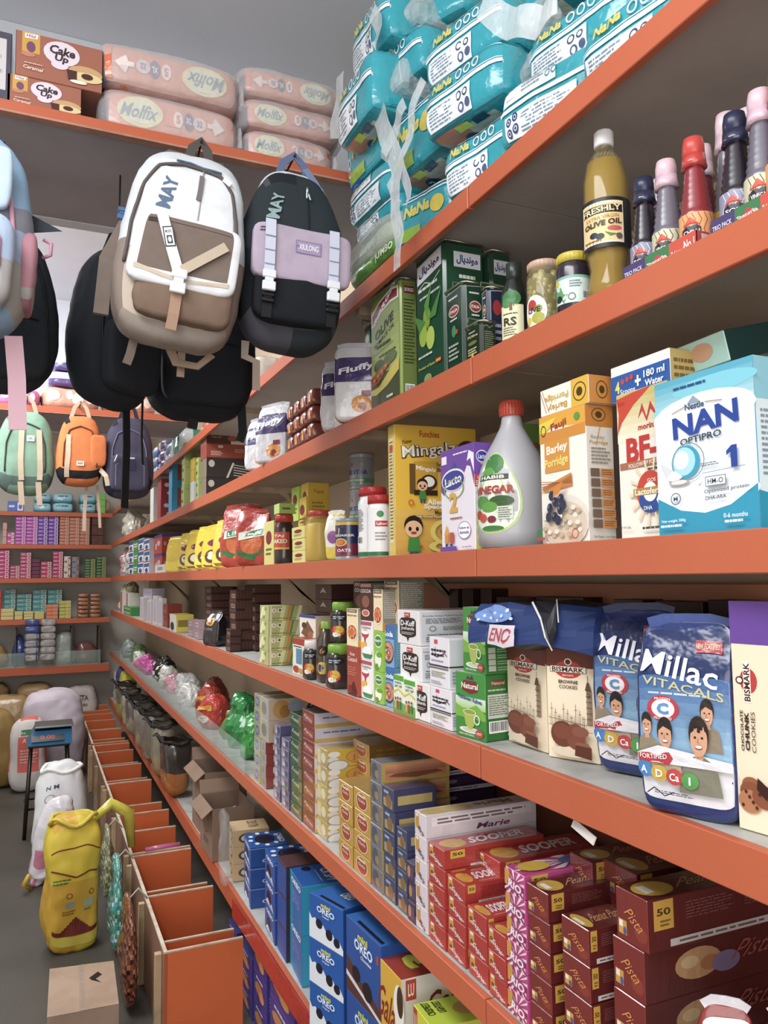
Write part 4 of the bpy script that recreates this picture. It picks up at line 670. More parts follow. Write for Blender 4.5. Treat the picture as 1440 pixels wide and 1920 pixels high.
tin('B', 782, 836, 908, 448, .85, GT,
    [('p', [(.05, .8), (.95, .84), (.95, .97), (.05, .94)], '#e3e6ee'), ('p', [(.09, .815), (.91, .85), (.91, .955), (.09, .925)], '#f1f1f5'), ('t', 'ﻝﺎﻳﺪﻧﻮﻣ', .5, .885, .74, .075, '#2b3a7d', 2, 0, 3), ('z', .1, .73, .92, .77, 1, '#dfe6da'), ('z', .15, .67, .9, .7, 1, '#cfd8ca'), ('l', [(.1, .76), (.35, .79), (.6, .75), (.9, .8)], .002, '#dfe6da')]+olives(.45, .44, 1.5)+[('z', .1, .24, .7, .27, 1, '#cfd8ca'), ('t', 'Product of Spain', .4, .17, .6, .025, '#d9c95a'), ('r', .74, .16, .92, .19, '#c8402c'), ('r', .74, .17, .92, .18, '#e3c23a'), ('e', .45, .08, .14, .035, '#8f9f5a'), ('z', .4, .02, .9, .05, 1, '#cfd8ca')],
    [('p', [(.22, .82), (.92, .82), (.92, .93), (.22, .93)], '#e3e6ee'), ('t', 'ﻝﺎﻳﺪﻧﻮﻣ', .57, .875, .56, .07, '#2b3a7d', 0, 0, 3), ('z', .35, .73, .85, .78, 1, '#dfe6da'), ('t', '٤ لتر', .6, .67, .26, .04, '#dfe6da'), ('z', .2, .2, .9, .6, 12, '#6f8f74')], 'large dark green olive oil tin with white Arabic name plate')
tin('B', 905, 925, 958, 468, .96, '#20402f', [], [('p', [(.1, .82), (.95, .82), (.95, .93), (.1, .93)], '#d3d6de'), ('t', 'ﻝﺎﻳﺪﻧﻮﻣ', .5, .875, .7, .07, '#2b3a7d', 0, 0, 3), ('z', .3, .5, .9, .75, 5, '#8fa894')], 'dark green tin behind the narrow oil bottle')
def italia(small=0): return [('l', [(.06, .04), (.06, .95), (.94, .97), (.94, .04), (.06, .04)], .0012, '#aeb8a8'), ('z', .2, .86, .8, .9, 1, '#cfd8ca'), ('e', .5, .72, .3, .07, '#c9b9a4'), ('e', .5, .72, .26, .055, '#8a3a34'), ('t', 'ITALIA', .5, .72, .42, .035, '#efe6d9', 0, 0, 2), ('z', .3, .6, .7, .64, 1, '#cfd8ca'), ('e', .5, .48, .12, .07, '#3f8a55'), ('e', .66, .46, .08, .03, '#c23d34'), ('z', .2, .14, .8, .34, 4, '#a9b4a0')]
tin('B', 836, 872, 911, 527, .83, '#1d3a2a', italia(), italia(), 'mid-size dark green tin with red ITALIA badge in front')
tin('B', 905, 918, 947, 537, .865, '#232a45', italia(), [('l', [(.06, .04), (.06, .95), (.94, .97), (.94, .04), (.06, .04)], .0014, '#c3c9d9'), ('e', .5, .74, .3, .1, '#a8323a'), ('z', .2, .3, .85, .55, 3, '#a9b0c4'), ('e', .6, .2, .14, .06, '#a8b048')], 'small navy-edged tin left of the narrow oil bottle')
tin('B', 872, 903, 932, 600, .828, '#23301f', [('z', .25, .78, .75, .84, 1, '#cfc99a'), ('t', '7Olive', .5, .7, .7, .07, '#cfc99a', 0, 0, 2), ('e', .5, .52, .3, .05, '#6a7a3c'), ('z', .2, .2, .8, .4, 3, '#cfc99a'), ('p', [(.4, .1), (.6, .1), (.55, .26), (.45, .26)], '#d9b43a')], [('l', [(.1, .85), (.3, .9), (.5, .83), (.8, .9)], .001, '#a9b08a'), ('z', .15, .1, .85, .75, 12, '#7f8a66')], 'smallest black olive oil tin at the front')
def bottle(loc, prof, col, mat, cap, capp, label, A=None, lz=(0, 1), la=(150, 285), name='bottle', lr=None, inner=None, sq=0, group=None, n=24, parts=()):
    o = empty(name, loc); tag(o, label, 'bottle', group)
    m = M(); m.lathe(prof, n, col, sq=sq); m.build('body', mat, o)
    if inner:
        m = M(); m.lathe([(r*.93, z+.002) for r, z in prof if z < inner[1]]+[(inner[2], inner[1])], n, inner[0], sq=sq); m.build('liquid', 'liquid', o)
    m = M(); m.lathe(capp, n, cap); m.build('cap', 'plastic', o)
    if A:
        m = M(); art(m, cyl(lr, lz[0], lz[1], math.radians(la[0]), math.radians(la[1]), sq=sq, e=.0004), A); m.build('label', 'card', o)
    return o
# dark slim oil bottle
bottle(baseL('B', 967, .85), [(.024, 0), (.026, .003), (.026, .1), (.024, .115), (.014, .135), (.0125, .15)], '#1b211c', 'tin', '#26312a', [(.0145, .13), (.0155, .15), (.0155, .168), (.013, .17)], 'slim black olive oil bottle with cream RS label',
       [('r', 0, 0, 1, .8, '#e3dfb4'), ('e', .5, .95, .4, .2, '#3f7a48'), ('e', .35, .85, .25, .12, '#4a8a50'), ('r', .44, .66, .56, .85, '#7a4a34'), ('z', .15, .56, .85, .62, 1, '#4a4a3a'), ('t', 'RS', .45, .4, .5, .2, '#3c2a20', 0, 0, 2), ('z', .15, .06, .7, .28, 4, '#6a6a50')], (.012, .095), (165, 275), lr=.0265)
# green olive jar
o = jar(baseL('B', 1023, .86), .033, .128, '#b9b48a', '#c9a88f', 'clear jar packed with green olives, bronze lid', bmat='glass', name='olive_jar', lidh=.01, fill='#8a7a3c', liq='liquid', A=[('e', .3, .45, .4, .42, '#ecebe2'), ('e', .22, .62, .16, .14, '#b5382f'), ('t', 'LIVE', .3, .48, .4, .14, '#26312a', 0, 0, 2), ('e', .42, .26, .2, .15, '#a8a83c'), ('e', .44, .5, .12, .1, '#8f9a34'), ('e', .12, .22, .1, .1, '#d9c23a')], a=(165, 275), z=(.06, .62))
for i in range(46):
    a = math.radians(140+i*47 % 170); z = .018+.095*((i*5) % 23)/23
    m = M(); S = [(0.0001, -.0105), (.006, -.0085), (.0088, 0), (.006, .0085), (.0001, .0105)]; m.lathe(S, 9, '#a3934c' if i % 3 else '#b3a45a'); m.build('olive', 'tin', o, (.0235*math.cos(a), .0235*math.sin(a), z))
bottle((.93, Ypx(1035, .93, 2.26), LV['B']+.001), [(.026, 0), (.028, .004), (.028, .12), (.014, .15), (.012, .155)], '#6a6a50', 'tin', '#23282c', [(.0145, .15), (.015, .152), (.015, .178), (.013, .18)], 'black-capped bottle behind the green olive jar')
jar(baseL('B', 1078, .85), .031, .1, '#2b2430', '#cbb83a', 'dark jar of black olives with gold lid and pale label', bmat='tin', name='olive_jar', lidh=.012, A=[('r', 0, .12, 1, .72, '#c9dcd6'), ('r', 0, .66, 1, .72, '#7fae9c'), ('p', [(0, .12), (.3, .12), (.4, .3), (.2, .5), (0, .5)], '#5f9a5a'), ('e', .15, .24, .1, .08, '#2a2430'), ('e', .08, .6, .08, .06, '#d9c23a'), ('z', .45, .45, .75, .62, 3, '#6a7d7a'), ('o', .5, .25, .09, .08, '#3a4a46', .2), ('b', .75, .18, .95, .38)], a=(160, 290), z=(.1, .9))
# freshly olive oil PET bottle
p = baseL('B', 1143, .865)
o = bottle(p, [(.03, 0), (.036, .004), (.037, .03), (.031, .06), (.038, .095), (.0385, .175), (.038, .21), (.031, .245), (.015, .27), (.0135, .276)], '#a9955a', 'glass', '#e3e1e2', [(.016, .276), (.0168, .278), (.0168, .3), (.015, .303)], 'tall clear bottle of golden olive oil, white cap, black and cream label',
       [('r', -.15, 0, 1.15, 1, '#1f2126'), ('r', .02, .08, .86, .92, '#ead9b8'), ('r', .06, .12, .82, .88, '#e8c583'), ('r', .05, .68, .84, .84, '#2a2420'), ('t', 'FRESHLY', .44, .76, .72, .12, '#ead9a8', 3, 0, 2), ('t', 'EXTRA VIRGIN', .46, .6, .6, .07, '#9a7a3a', 3, 0, 0), ('t', 'OLIVE OIL', .46, .48, .7, .11, '#3a2f22', 4, .1, 3), ('e', .68, .36, .13, .05, '#c05a5a'), ('e', .3, .26, .08, .06, '#26303f'), ('e', .42, .22, .08, .06, '#26303f'), ('p', [(.5, .3), (.75, .24), (.6, .2)], '#4f8a4a'), ('z', .1, .12, .5, .17, 1, '#7a4a2a'), ('e', .76, .2, .06, .06, '#5a5a5a')],
       (.088, .172), (158, 290), lr=.0392, inner=('#b38f2c', .25, .02), n=10, name='oil_bottle')
m = M()
for i in range(16): a = i*math.tau/16; m.tube([(.0125*math.cos(a)*1.25, .0125*math.sin(a)*1.25, .256), (.0125*math.cos(a+.3)*1.25, .0125*math.sin(a+.3)*1.25, .262)], .0012, '#c9c5b8', 4)
m.build('neck_ring', 'glass', o)
# sauce trio packs
def sauce(loc, h, liq, cap, band, labc, label, zig, group=None, txt='CHILLI', r=.0235):
    P = [(r*.9, 0), (r, .003), (r, h*.36)]
    for i in range(8): z = h*(.38+.055*i); q = r*(.95-.055*i); P += [(q, z), (q*.89, z+h*.022)]
    P += [(r*.5, h*.83), (r*.5, h*.86)]
    o = empty('sauce_bottle', loc); tag(o, label, 'bottle', group)
    m = M(); m.lathe(P, 20, liq); m.build('body', 'tin', o)
    m = M(); m.lathe([(r*.6, h*.84), (r*.66, h*.845), (r*.66, h*.94), (r*.58, h), (r*.4, h*1.003)], 18, cap); m.build('cap', 'plastic', o)
    m = M(); m.lathe([(r*.78, h*.76), (r*.72, h*.80), (r*.69, h*.86)], 18, band); m.build('neck_wrap', 'film', o)
    m = M(); A = [('r', -.2, 0, 1.2, 1, labc)]
    if zig:
        for i in range(7): x = .05+.14*i; A.append(('l', [(x, .05), (x+.1, .3), (x, .55), (x+.1, .8), (x+.02, .98)], .0011, zig))
    A += [('p', [(.1, .15), (.55, .15), (.55, .6), (.45, .68), (.2, .68), (.1, .6)], '#2b2530'), ('p', [(.12, .68), (.3, .9), (.52, .68)], '#c9503a'), ('t', txt, .33, .5, .36, .1, '#eae6e0', 0, 0, 2), ('t', 'SAUCE', .33, .36, .32, .09, '#eae6e0', 0, 0, 2)]
    art(m, cyl(r*1.01, h*.03, h*.35, math.radians(160), math.radians(300)), A, 1); m.build('label', 'card', o); return o
def trio(pxs, X, hs, kinds, label, trayc, txts):
    ys = [Ypx(p, X, LV['B']) for p in pxs]; z = LV['B']+.003; g = 'sauce bottles'
    for p, y, h, kd, nm in zip(pxs, ys, hs, kinds, ('far', 'middle', 'near')):
        liq, cap, band, lab, zig, txt, d = kd; sauce((X+.026, y, z), h, liq, cap, band, lab, '%s, %s one in %s' % (d, nm, label), zig, None, txt)
    m = M(); y0 = min(ys)-.024; y1 = max(ys)+.024; t = .0012
    for b in ((0, 0, 0, .046, y1-y0, t), (0, 0, 0, t, y1-y0, .034), (0, 0, 0, .046, t, .034), (.046-t, 0, 0, .046, y1-y0, .034), (0, y1-y0-t, 0, .046, y1-y0, .034)): m.box(*b, trayc)
    F = flat((0, y1-y0, 0), (0, -(y1-y0), 0), (0, 0, .034)); art(m, F, [('r', 0, 0, .33, 1, '#4a3f70'), ('r', .33, 0, .66, 1, '#3f7a4c'), ('p', [(.36, .3), (.5, .8), (.64, .4), (.6, .2)], '#c23a3a'), ('r', .66, 0, 1, 1, '#c9503f'), ('t', txts[0], .16, .6, .26, .2, '#e6e2ee'), ('t', '130ml', .16, .3, .16, .18, '#e6e2ee'), ('t', 'Shangrila', .5, .52, .26, .22, '#f0e0dc', 10, 0, 2), ('t', "Pakistan's", .78, .45, .18, .22, '#f0e6e0'), ('t', 'No.1', .92, .55, .13, .4, '#f4f0ea', 0, 0, 2)])
    art(m, flat((0, 0, 0), (.046, 0, 0), (0, 0, .034)), [('r', .2, .1, .95, .9, '#d9ccd0'), ('z', .3, .2, .9, .8, 3, '#8a6a70')])
    o = m.build('sauce_tray', 'card', None, (X-.001, y0, LV['B']+.001)); tag(o, 'printed card tray holding %s' % label, 'tray')
SOY = ('#231c26', '#2a2f4a', '#2a2f4a', '#8f8fa8', '#dcdce0', 'SOY', 'dark soy sauce bottle with navy cap'); VIN = ('#6a6672', '#d9b9c4', '#d5b4c2', '#cfcaa8', '#4a4a4a', 'VINEGAR', 'clear vinegar bottle with pink cap'); CHI = ('#8a2a30', '#c8463a', '#c23f38', '#e0a46a', '#b8482c', 'CHILLI', 'red chilli sauce bottle with red cap')
trio((1190, 1232, 1284), .835, (.172, .176, .182), (SOY, VIN, CHI), 'the left trio pack', '#b84a44', ('TRIO PACK',))
trio((1362, 1410, 1452), .835, (.178, .186, .2), (SOY, VIN, CHI), 'the right trio pack', '#a83a44', ('TRIO PACK',))
for i, (px, h, c, nm) in enumerate(((1240, .2, '#6a6672', 'grey-capped clear bottle behind the left trio pack'), (1318, .21, '#7a2f38', 'dark red sauce bottle with pale pink cap between the trio packs'), (1365, .235, '#77757f', 'clear ribbed bottle with pale pink cap and yellow label'), (1405, .22, '#6b6a75', 'clear ribbed bottle with pale pink cap behind the right trio pack'))):
    sauce((.925, Ypx(px, .915, LV['B']), LV['B']+.001), h, c, '#cfc9c4' if i == 0 else '#ddc3cb', '#d9bcc6', '#d9b43a' if i == 2 else '#b9a9a0', nm, None, None, 'SAUCE', .023)
# pet-food pouches and packets, mid distance
def fluff(f, u, v): return '#d9d6d8' if (v > .86 or v < .5) else '#4a3a6a'
FLA = [('t', 'Fluffy', .5, .68, .8, .12, '#ece8ef', 8, .15, 3), ('e', .6, .2, .22, .12, '#d9903a'), ('e', .62, .16, .1, .06, '#8a3a2a'), ('r', .6, .3, .8, .38, '#8a2f40')]
FLB = [('z', .1, .05, .9, .8, 22, '#5a6068')]
for i, (px, X, w, h, s) in enumerate(((672, .835, .13, .215, 1), (640, .845, .12, .21, 4), (516, .84, .15, .225, 6), (494, .85, .15, .21, 9))):
    p = baseL('B', px, X); pouch(p, .075, w, h, 'pet_food_pouch', ('white and purple pet food pouch nearest the green tins', 'white and purple pet food pouch behind the nearest one', 'silvery purple pouch left of the brown packets, nearer of two', 'silvery purple pouch left of the brown packets, farther of two')[i], 'pouch', fluff, FLA, FLB, math.radians(62 if i < 2 else 40), .0, s, seal='#c9c6cc', top=.6, amp=.008)
BP = lambda f, u, v: '#7a3526' if int(v*7) % 2 else '#8f4634'
for i, px in enumerate((604, 590, 577, 564)):
    for k in range(3):
        p = baseL('B', px, .84+.004*i); S = Soft(.09, .06, .055, 5, .003, 20, None, i*3+k); m = M(); S.body(m, 6, lambda f, u, v: '#7d3828' if f != 'L' or abs(v-.5) > .3 else '#9a3a30')
        art(m, S.F('L'), [('r', .55, .2, .8, .7, '#d9a53a')]); o = m.build('wafer_packet', 'film', None, (p.x, p.y, p.z+k*.056)); tag(o, 'dark brown glossy wafer packet, %s in pile %s of four beside the pouches' % (nth(k, 3), ('nearest', 'second', 'third', 'farthest')[i]), 'packet', 'brown wafer packets')
# boxes farther along B
DES['greenbox'] = dict(c='#b5c072', name='sweet_carton', cols={'R': '#a9b565', 'T': '#c3cc88'}, L=[('e', .4, .75, .3, .08, '#3c4a24'), ('e', .4, .3, .3, .08, '#3c4a24')], R=[('o', .25, .84, .1, .05, '#4a5a2a', .2), ('z', .5, .3, .9, .7, 5, '#6f6f38'), ('l', [(.55, .6), (.7, .7), (.85, .55)], .002, '#6a4a2a')])
DES['blackbox'] = dict(c='#3c322e', name='sweet_carton', cols={'L': '#8a7466'}, R=[('e', .12, .7, .07, .18, '#c9c0ac'), ('p', [(.45, 0), (.6, .8), (.64, .75), (.5, 0)], '#cfc8ba')]+[('l', [(.62+.0*i, .15+.13*i), (.98, .05+.13*i)], .004, '#cfc9be') for i in range(5)])
DES['marsh'] = dict(c='#a24a3a', name='sweet_carton', R=[('z', .1, .15, .35, .5, 3, '#d9c3b4'), ('e', .3, .8, .06, .1, '#d9c3b4'), ('z', .6, .4, .9, .7, 2, '#c99a88')])
DES['brownpale'] = dict(c='#d9ab93', name='sweet_carton', cols={'R': '#5a3328'}, R=[('r', .5, 0, 1, 1, '#d9cdc0'), ('t', 'Marsh', .2, .6, .22, .2, '#cf8a7a'), ('e', .55, .5, .12, .25, '#a5593a')])
DES['palepk'] = dict(c='#dda98e', name='sweet_carton', cols={'R': '#d9ab93'}, R=[('z', .1, .2, .4, .5, 2, '#f0e6dc'), ('e', .7, .4, .1, .2, '#e0905a')])
DES['yell'] = dict(c='#ddb92c', name='sweet_carton', R=[('e', .4, .55, .2, .3, '#4a3a1c'), ('p', [(.2, .4), (.5, .9), (.9, .4), (.5, .6)], '#5a4a1c')])
DES['bluec'] = dict(c='#3fa2cf', name='sweet_carton', R=[('r', .3, 0, 1, 1, '#a04a38'), ('r', .3, 0, 1, .3, '#3f93b8')])
DES['white_c'] = dict(c='#e9e9e6', name='plain_carton')
DES['redwh'] = dict(c='#a83a3c', name='sweet_carton', R=[('e', .3, .7, .14, .1, '#eadfd8'), ('e', .6, .5, .14, .1, '#eadfd8'), ('e', .4, .3, .1, .08, '#eadfd8')])
bx = lambda des, x0, x1, yt, X, dx, lb, n=1, z0=None, cat='box', group=None: fitbox(des, 'B', x0, x1, yt, X=X, dx=dx, label=lb, cat=cat, n=n, z0=z0, group=group)
bx('blackbox', 378, 386, 857, .83, .24, 'black and cream sweet carton with round badge, {n} of the pair near the silvery pouches', 2)
z1 = 2.247+.16
a = bx('blackbox', 378, 386, 857, .83, .24, 'x', 1)[0]; topz = a.location.z+max(v.co.z for v in a.data.vertices); ybox = a.location.y; bpy.data.objects.remove(a)
for des, h, lb, dx in (('marsh', .078, 'dark red sweet carton lying on the black cartons', .26), ('brownpale', .062, 'brown and cream sweet carton on the dark red one', .27), ('palepk', .046, 'peach sweet carton at the top of the pile by the silvery pouches', .26)):
    carton(des, (.83, ybox, topz+.0008), (dx, .16, h-.0006), lb, 'box'); topz += h
bx('greenbox', 340, 345, 829, .82, .085, 'pale green sweet carton in the tall stack, {n}', 3, group='pale green cartons')
bx('greenbox', 367, 371, 857, .825, .09, 'pale green sweet carton in the shorter stack, {n}', 2, group='pale green cartons')
a = baseL('B', 363, .85); [carton('yell', (.85, a.y, 2.247+.146+k*.071), (.11, .12, .07), 'yellow sweet carton perched beside the green stack, %s' % ('lower', 'upper')[k], 'box') for k in (0, 1)]
carton('plainst' if 0 else 'white_c', (.85, a.y, 2.247), (.1, .12, .145), 'plain white carton hidden under the yellow sweet cartons', 'box')
bx('bluec', 316, 322, 865, .83, .12, 'bright blue sweet carton left of the green stacks, {n}', 2)
bx('yell', 318, 323, 912, .815, .06, 'small orange-yellow carton below the blue ones', 1) if 0 else None
bx('redwh', 295, 301, 897, .83, .14, 'red carton with white dots, {n} of two', 2)
bx('white_c', 281, 287, 913, .82, .12, 'blank white carton left of the red dotted ones, {n} of two', 2)
bx('greenw', 289, 293, 943, .812, .02, 'small green carton lying near the white cartons', 1) if 0 else None
# ================================================================ FOURTH SHELF (D)
def D2(des, x0, x1, yb0, yb1, yt, dx, lb, n=1, cat='box', group=None): return twobox(des, 'D', (x0, yb0), (x1, yb1), yt, dx, lb, cat, group, n=n)
fitbox('brown_box', 'D', 1240, 1330, 1128, X=1.12, dx=.06, label='dark brown carton in the back row behind the blue milk pouches', cat='box', n=1)
fitbox('brown_box', 'D', 1160, 1215, 1124, X=1.12, dx=.07, label='dark brown carton in the back row, left of the milk pouches', cat='box', n=1)
fitbox('brown_box', 'D', 1340, 1430, 1126, X=1.12, dx=.07, label='dark brown carton in the back row beside the cream cookie box', cat='box', n=1)
for i, (a, b) in enumerate(((905, 925), (870, 890), (845, 862), (935, 1000), (1010, 1100))): fitbox('brown_box', 'D', a, b, 1104 if i < 3 else 1120, X=1.12, dx=.08, label='brown carton in the back row, %s' % ('behind the green tea boxes', 'behind the grey medicine carton, nearer', 'behind the grey medicine carton, farther', 'behind the left brownie cookie carton', 'behind the right brownie cookie carton')[i], cat='box')
twobox('chunk', 'D', (1386, 1552), (1500, 1585), 1128, .07, 'cream chocolate chunk cookie carton with purple top, cut by the photo edge', 'cookie box')
twobox('bismark', 'D', (1029, 1418), (1126, 1434), 1216, .036, 'right brownie cookie carton, cream with brown top and clock tower', 'cookie box')
twobox('bismark', 'D', (954, 1388), (1027, 1413), 1213, .06, 'left brownie cookie carton, partly under the crumpled blue box', 'cookie box')
twobox('kahwa', 'D', (856, 1376), (912, 1392), 1266, .065, 'lower green Peshawari kahwa tea carton', 'tea box')
o = twobox('kahwa2', 'D', (866, 1376), (914, 1392), 1264, .055, 'x', 'tea box')[0]
o.data = box_mesh('kahwa2', .06, .085, .112); o.location.z = LV['D']+.0025+.110; 
a = [q for q in LBL['lower green Peshawari kahwa tea carton']][0]; hk = max(v.co.z for v in a.data.vertices); o.location.z = a.location.z+hk+.0006; o['label'] = 'upper green kahwa tea carton stacked on the lower one'
o.data = box_mesh('kahwa2', .062, .085, fixh(o.location.x, o.location.y, o.location.z, 1140))
DK = []
fitbox('johar', 'D', 808, 847, 1295, X=.822, x2=872, n=1, label='white herbal medicine carton, lower of two beside the tea', cat='medicine box')
zz = LV['D']+.0008+max(v.co.z for v in bpy.data.objects[-1].data.vertices)+.0008 if 0 else None
jh = [o for l, q in LBL.items() if l.startswith('white herbal medicine carton, lower') for o in q][0]; jt = jh.location.z+max(v.co.z for v in jh.data.vertices)
fitbox('johar', 'D', 806, 842, 1197, X=.822, dx=.075, z0=jt+.0006, label='white herbal medicine carton, upper of two beside the tea', cat='medicine box')
fitbox('dkuff', 'D', 780, 806, 1289, X=.823, dx=.02+.1, label='white D-Kuff medicine carton, lowest of three', cat='medicine box', n=1)
dk = [o for l, q in LBL.items() if l.startswith('white D-Kuff medicine carton, lowest') for o in q][0]; dt = dk.location.z+max(v.co.z for v in dk.data.vertices)
y_ = dk.location.y; dk.data = box_mesh('dkuff', .12, .09, .085); dt = dk.location.z+.085
carton('dkuff', (.826, y_+.045, dt+.0006), (.12, .115, .082), 'white D-Kuff medicine carton, middle of three', 'medicine box')
carton('dkuff', (.826, y_+.055, dt+.0836), (.23, .118, .082), 'long grey and white D-Kuff medicine carton on top', 'medicine box')
fitbox('ispaghol', 'D', 738, 757, 1268, X=.818, dx=.05, label='small green and white herb carton with dancing figures, left of two', cat='box')
fitbox('ispaghol', 'D', 758, 779, 1278, X=.818, dx=.05, label='small green and white herb carton with dancing figures, right of two', cat='box')
def stackD(x0, x1, X, dx, yts, deses, labels):
    z = LV['D']+.0008; ya = Ypx(x1, X, z); yb = Ypx(x0, X, z)
    for yt, ds, lb in zip(yts, deses, labels):
        h = fixh(X, ya, z, yt); carton(ds, (X, ya, z), (dx, yb-ya, h-.0006), lb, 'box'); z += h
stackD(719, 741, .84, .06, (1253, 1172), ('soda', 'soda'), ('blue baking soda carton, lower', 'blue baking soda carton, upper'))
stackD(723, 750, .87, .075, (1253, 1172, 1088), ('green_veg', 'soda', 'baking'), ('green carton behind the blue soda cartons', 'blue carton tucked behind the soda stack', 'largest orange baking powder carton on top of the soda stack'))
stackD(702, 719, .832, .05, (1262, 1184, 1105), ('green_veg', 'green_veg', 'baking'), ('green spice carton with white bowl, lower', 'green spice carton with white bowl, upper', 'orange baking powder carton above the green herb cartons'))
stackD(676, 700, .835, .055, (1240, 1165, 1092), ('gelatine', 'gelatine', 'cacao'), ('white gelatine carton, lower', 'white gelatine carton, upper', 'dark brown cocoa carton above the gelatine'))
stackD(651, 672, .826, .045, (1214, 1142), ('custard_red', 'baking'), ('brick-red custard carton at the shelf front', 'orange baking powder carton on the brick-red custard'))
stackD(664, 690, .9, .06, (1240, 1165, 1090), ('cacao', 'cacao', 'cacao'), ('dark cocoa carton in the rear stack, lowest', 'dark cocoa carton in the rear stack, middle', 'dark cocoa carton in the rear stack, topmost'))
JC = [('e', .5, .8, .4, .14, '#23202a'), ('z', .25, .72, .75, .86, 2, '#b9d0d0'), ('e', .45, .3, .3, .2, '#c9452f'), ('e', .55, .36, .16, .14, '#d9b93a'), ('e', .4, .18, .2, .08, '#e9e6dc')]
def cjar(px, X, h, r, lid, lb, dz=.001, lidh=.025): return jar((X, Ypx(px, X, LV['D']), LV['D']+dz), r, h, '#3a3230', lid, lb, name='coffee_jar', bmat='tin', A=JC, lidh=lidh, sq=5, a=(160, 290), z=(.1, .95))
cjar(588, .85, .1, .032, '#e6ddd4', 'square coffee jar with white lid')
cjar(636, .85, .105, .036, '#7fae3a', 'lower square coffee jar with lime green lid')
cjar(644, .885, .1, .036, '#7fae3a', 'upper square coffee jar with lime green lid, raised at the back', dz=.132)
carton('brown_box', (.86, Ypx(655, .86, LV['D'])-.01, LV['D']+.001), (.06, .09, .129), 'brown carton hidden under the raised coffee jar', 'box') if 0 else None
carton('brown_box', (.922, Ypx(652, .922, LV['D'])-.02, LV['D']+.001), (.06, .1, .13), 'brown carton hidden under the raised coffee jar', 'box')
bottle((.865, Ypx(614, .865, LV['D']), LV['D']+.001), [(.03, 0), (.032, .004), (.032, .13), (.02, .155), (.018, .17)], '#4a3a30', 'tin', '#86a838', [(.02, .168), (.021, .17), (.021, .19), (.019, .192)], 'tall coffee bottle with green-gold cap between the coffee jars', [('e', .5, .75, .3, .14, '#2a2420'), ('t', '6', .5, .75, .2, .14, '#c9803a', 0, 0, 2), ('e', .5, .3, .34, .16, '#c9b03a'), ('e', .4, .3, .16, .1, '#3a3a7a')], (.01, .13), (160, 285), lr=.0325, sq=5)
stackD(549, 571, .835, .055, (1199,), ('masala',), ('white and red spice carton beside the striped tea boxes',))
stackD(562, 592, .9, .06, (1207, 1155), ('nuts', 'nuts'), ('cream nut carton, lower', 'cream nut carton with blue lid flap, upper'))
DES['plainbrown'] = dict(c='#4c3029', name='biscuit_carton', cols={'L': '#5f3f35'}, L=[('p', [(.3, .4), (.5, .8), (.7, .4), (.5, .5)], '#d9c9bd')], R=[])
stackD(592, 622, .975, .16, (1212, 1150, 1124, 1096), ('plainbrown',)*4, ('brown carton in the rear pile, lowest', 'brown carton in the rear pile, second', 'brown carton in the rear pile, third', 'brown carton in the rear pile, topmost'))
p = (.93, Ypx(585, .93, LV['D']), LV['D']+.12)
fitbox('tea_stripe', 'D', 487, 503, 1136, X=.818, x2=567, n=4, label='striped yellow-green tea carton, {n} of the stack of four', cat='tea box', group='striped tea cartons')
# coffee bag, chocolate walls, far small goods on D
pouch(baseL('D', 404, .835), .07, .17, .165, 'coffee_bag', 'black glossy coffee bag with flame picture standing at the shelf front', 'bag', lambda f, u, v: '#1f1b1e', [('e', .5, .72, .3, .12, '#c9a53a'), ('e', .5, .72, .18, .08, '#b8432a'), ('t', 'COFFEE', .45, .5, .6, .07, '#8a8590', 0, 0, 2)], (), math.radians(10), .01, 31, seal='#19161a', top=.7, amp=.01)
k = 0
for c, (x0, x1, X, yt, n) in enumerate(((430, 442, .85, 1106, 6), (444, 458, .89, 1098, 7), (462, 480, .93, 1096, 7), (384, 396, .93, 1100, 7), (398, 412, 1.06, 1100, 7))):
    fitbox('choc', 'D', x0, x1, yt, X=X, dx=.12, n=n, label='dark chocolate display carton, {n} in the %s stack of the dark wall of cartons' % ('front', 'second', 'third', 'far', 'rearmost')[c], cat='box', group='chocolate cartons')
fitbox('choc', 'D', 424, 432, 1180, X=.82, dx=.05, n=3, label='small dark chocolate box beside the coffee bag, {n}', cat='box', group='small chocolate boxes')
for i, (x0, x1, yt, n) in enumerate(((365, 372, 1163, 2), (352, 359, 1162, 2))): fitbox('mauve', 'D', x0, x1, yt, X=.83, dx=.05, n=n, label='small mauve carton left of the coffee bag, {n} of the %s pair' % ('right', 'left')[i], cat='box', group='mauve cartons')
fitbox('yellowblk', 'D', 318, 330, 1153, X=.82, dx=.11, label='yellow and white carton with black ring left of the mauve cartons', cat='box')
DES['lilac'] = dict(c='#b9b3c4', name='tissue_carton', L=[('z', .1, .3, .9, .7, 2, '#8f88a0')]); DES['brick'] = dict(c='#8a3a2c', name='sweet_carton', L=[('r', .1, .2, .9, .5, '#a34a38')]); DES['slim'] = dict(c='#cfc8c4', name='toothpaste_carton', L=[('r', .2, .1, .8, .9, '#b9b3c9')]); DES['redst'] = dict(c='#d9d3cd', name='sweet_carton', L=[('r', .1, 0, .5, 1, '#b8505a')])
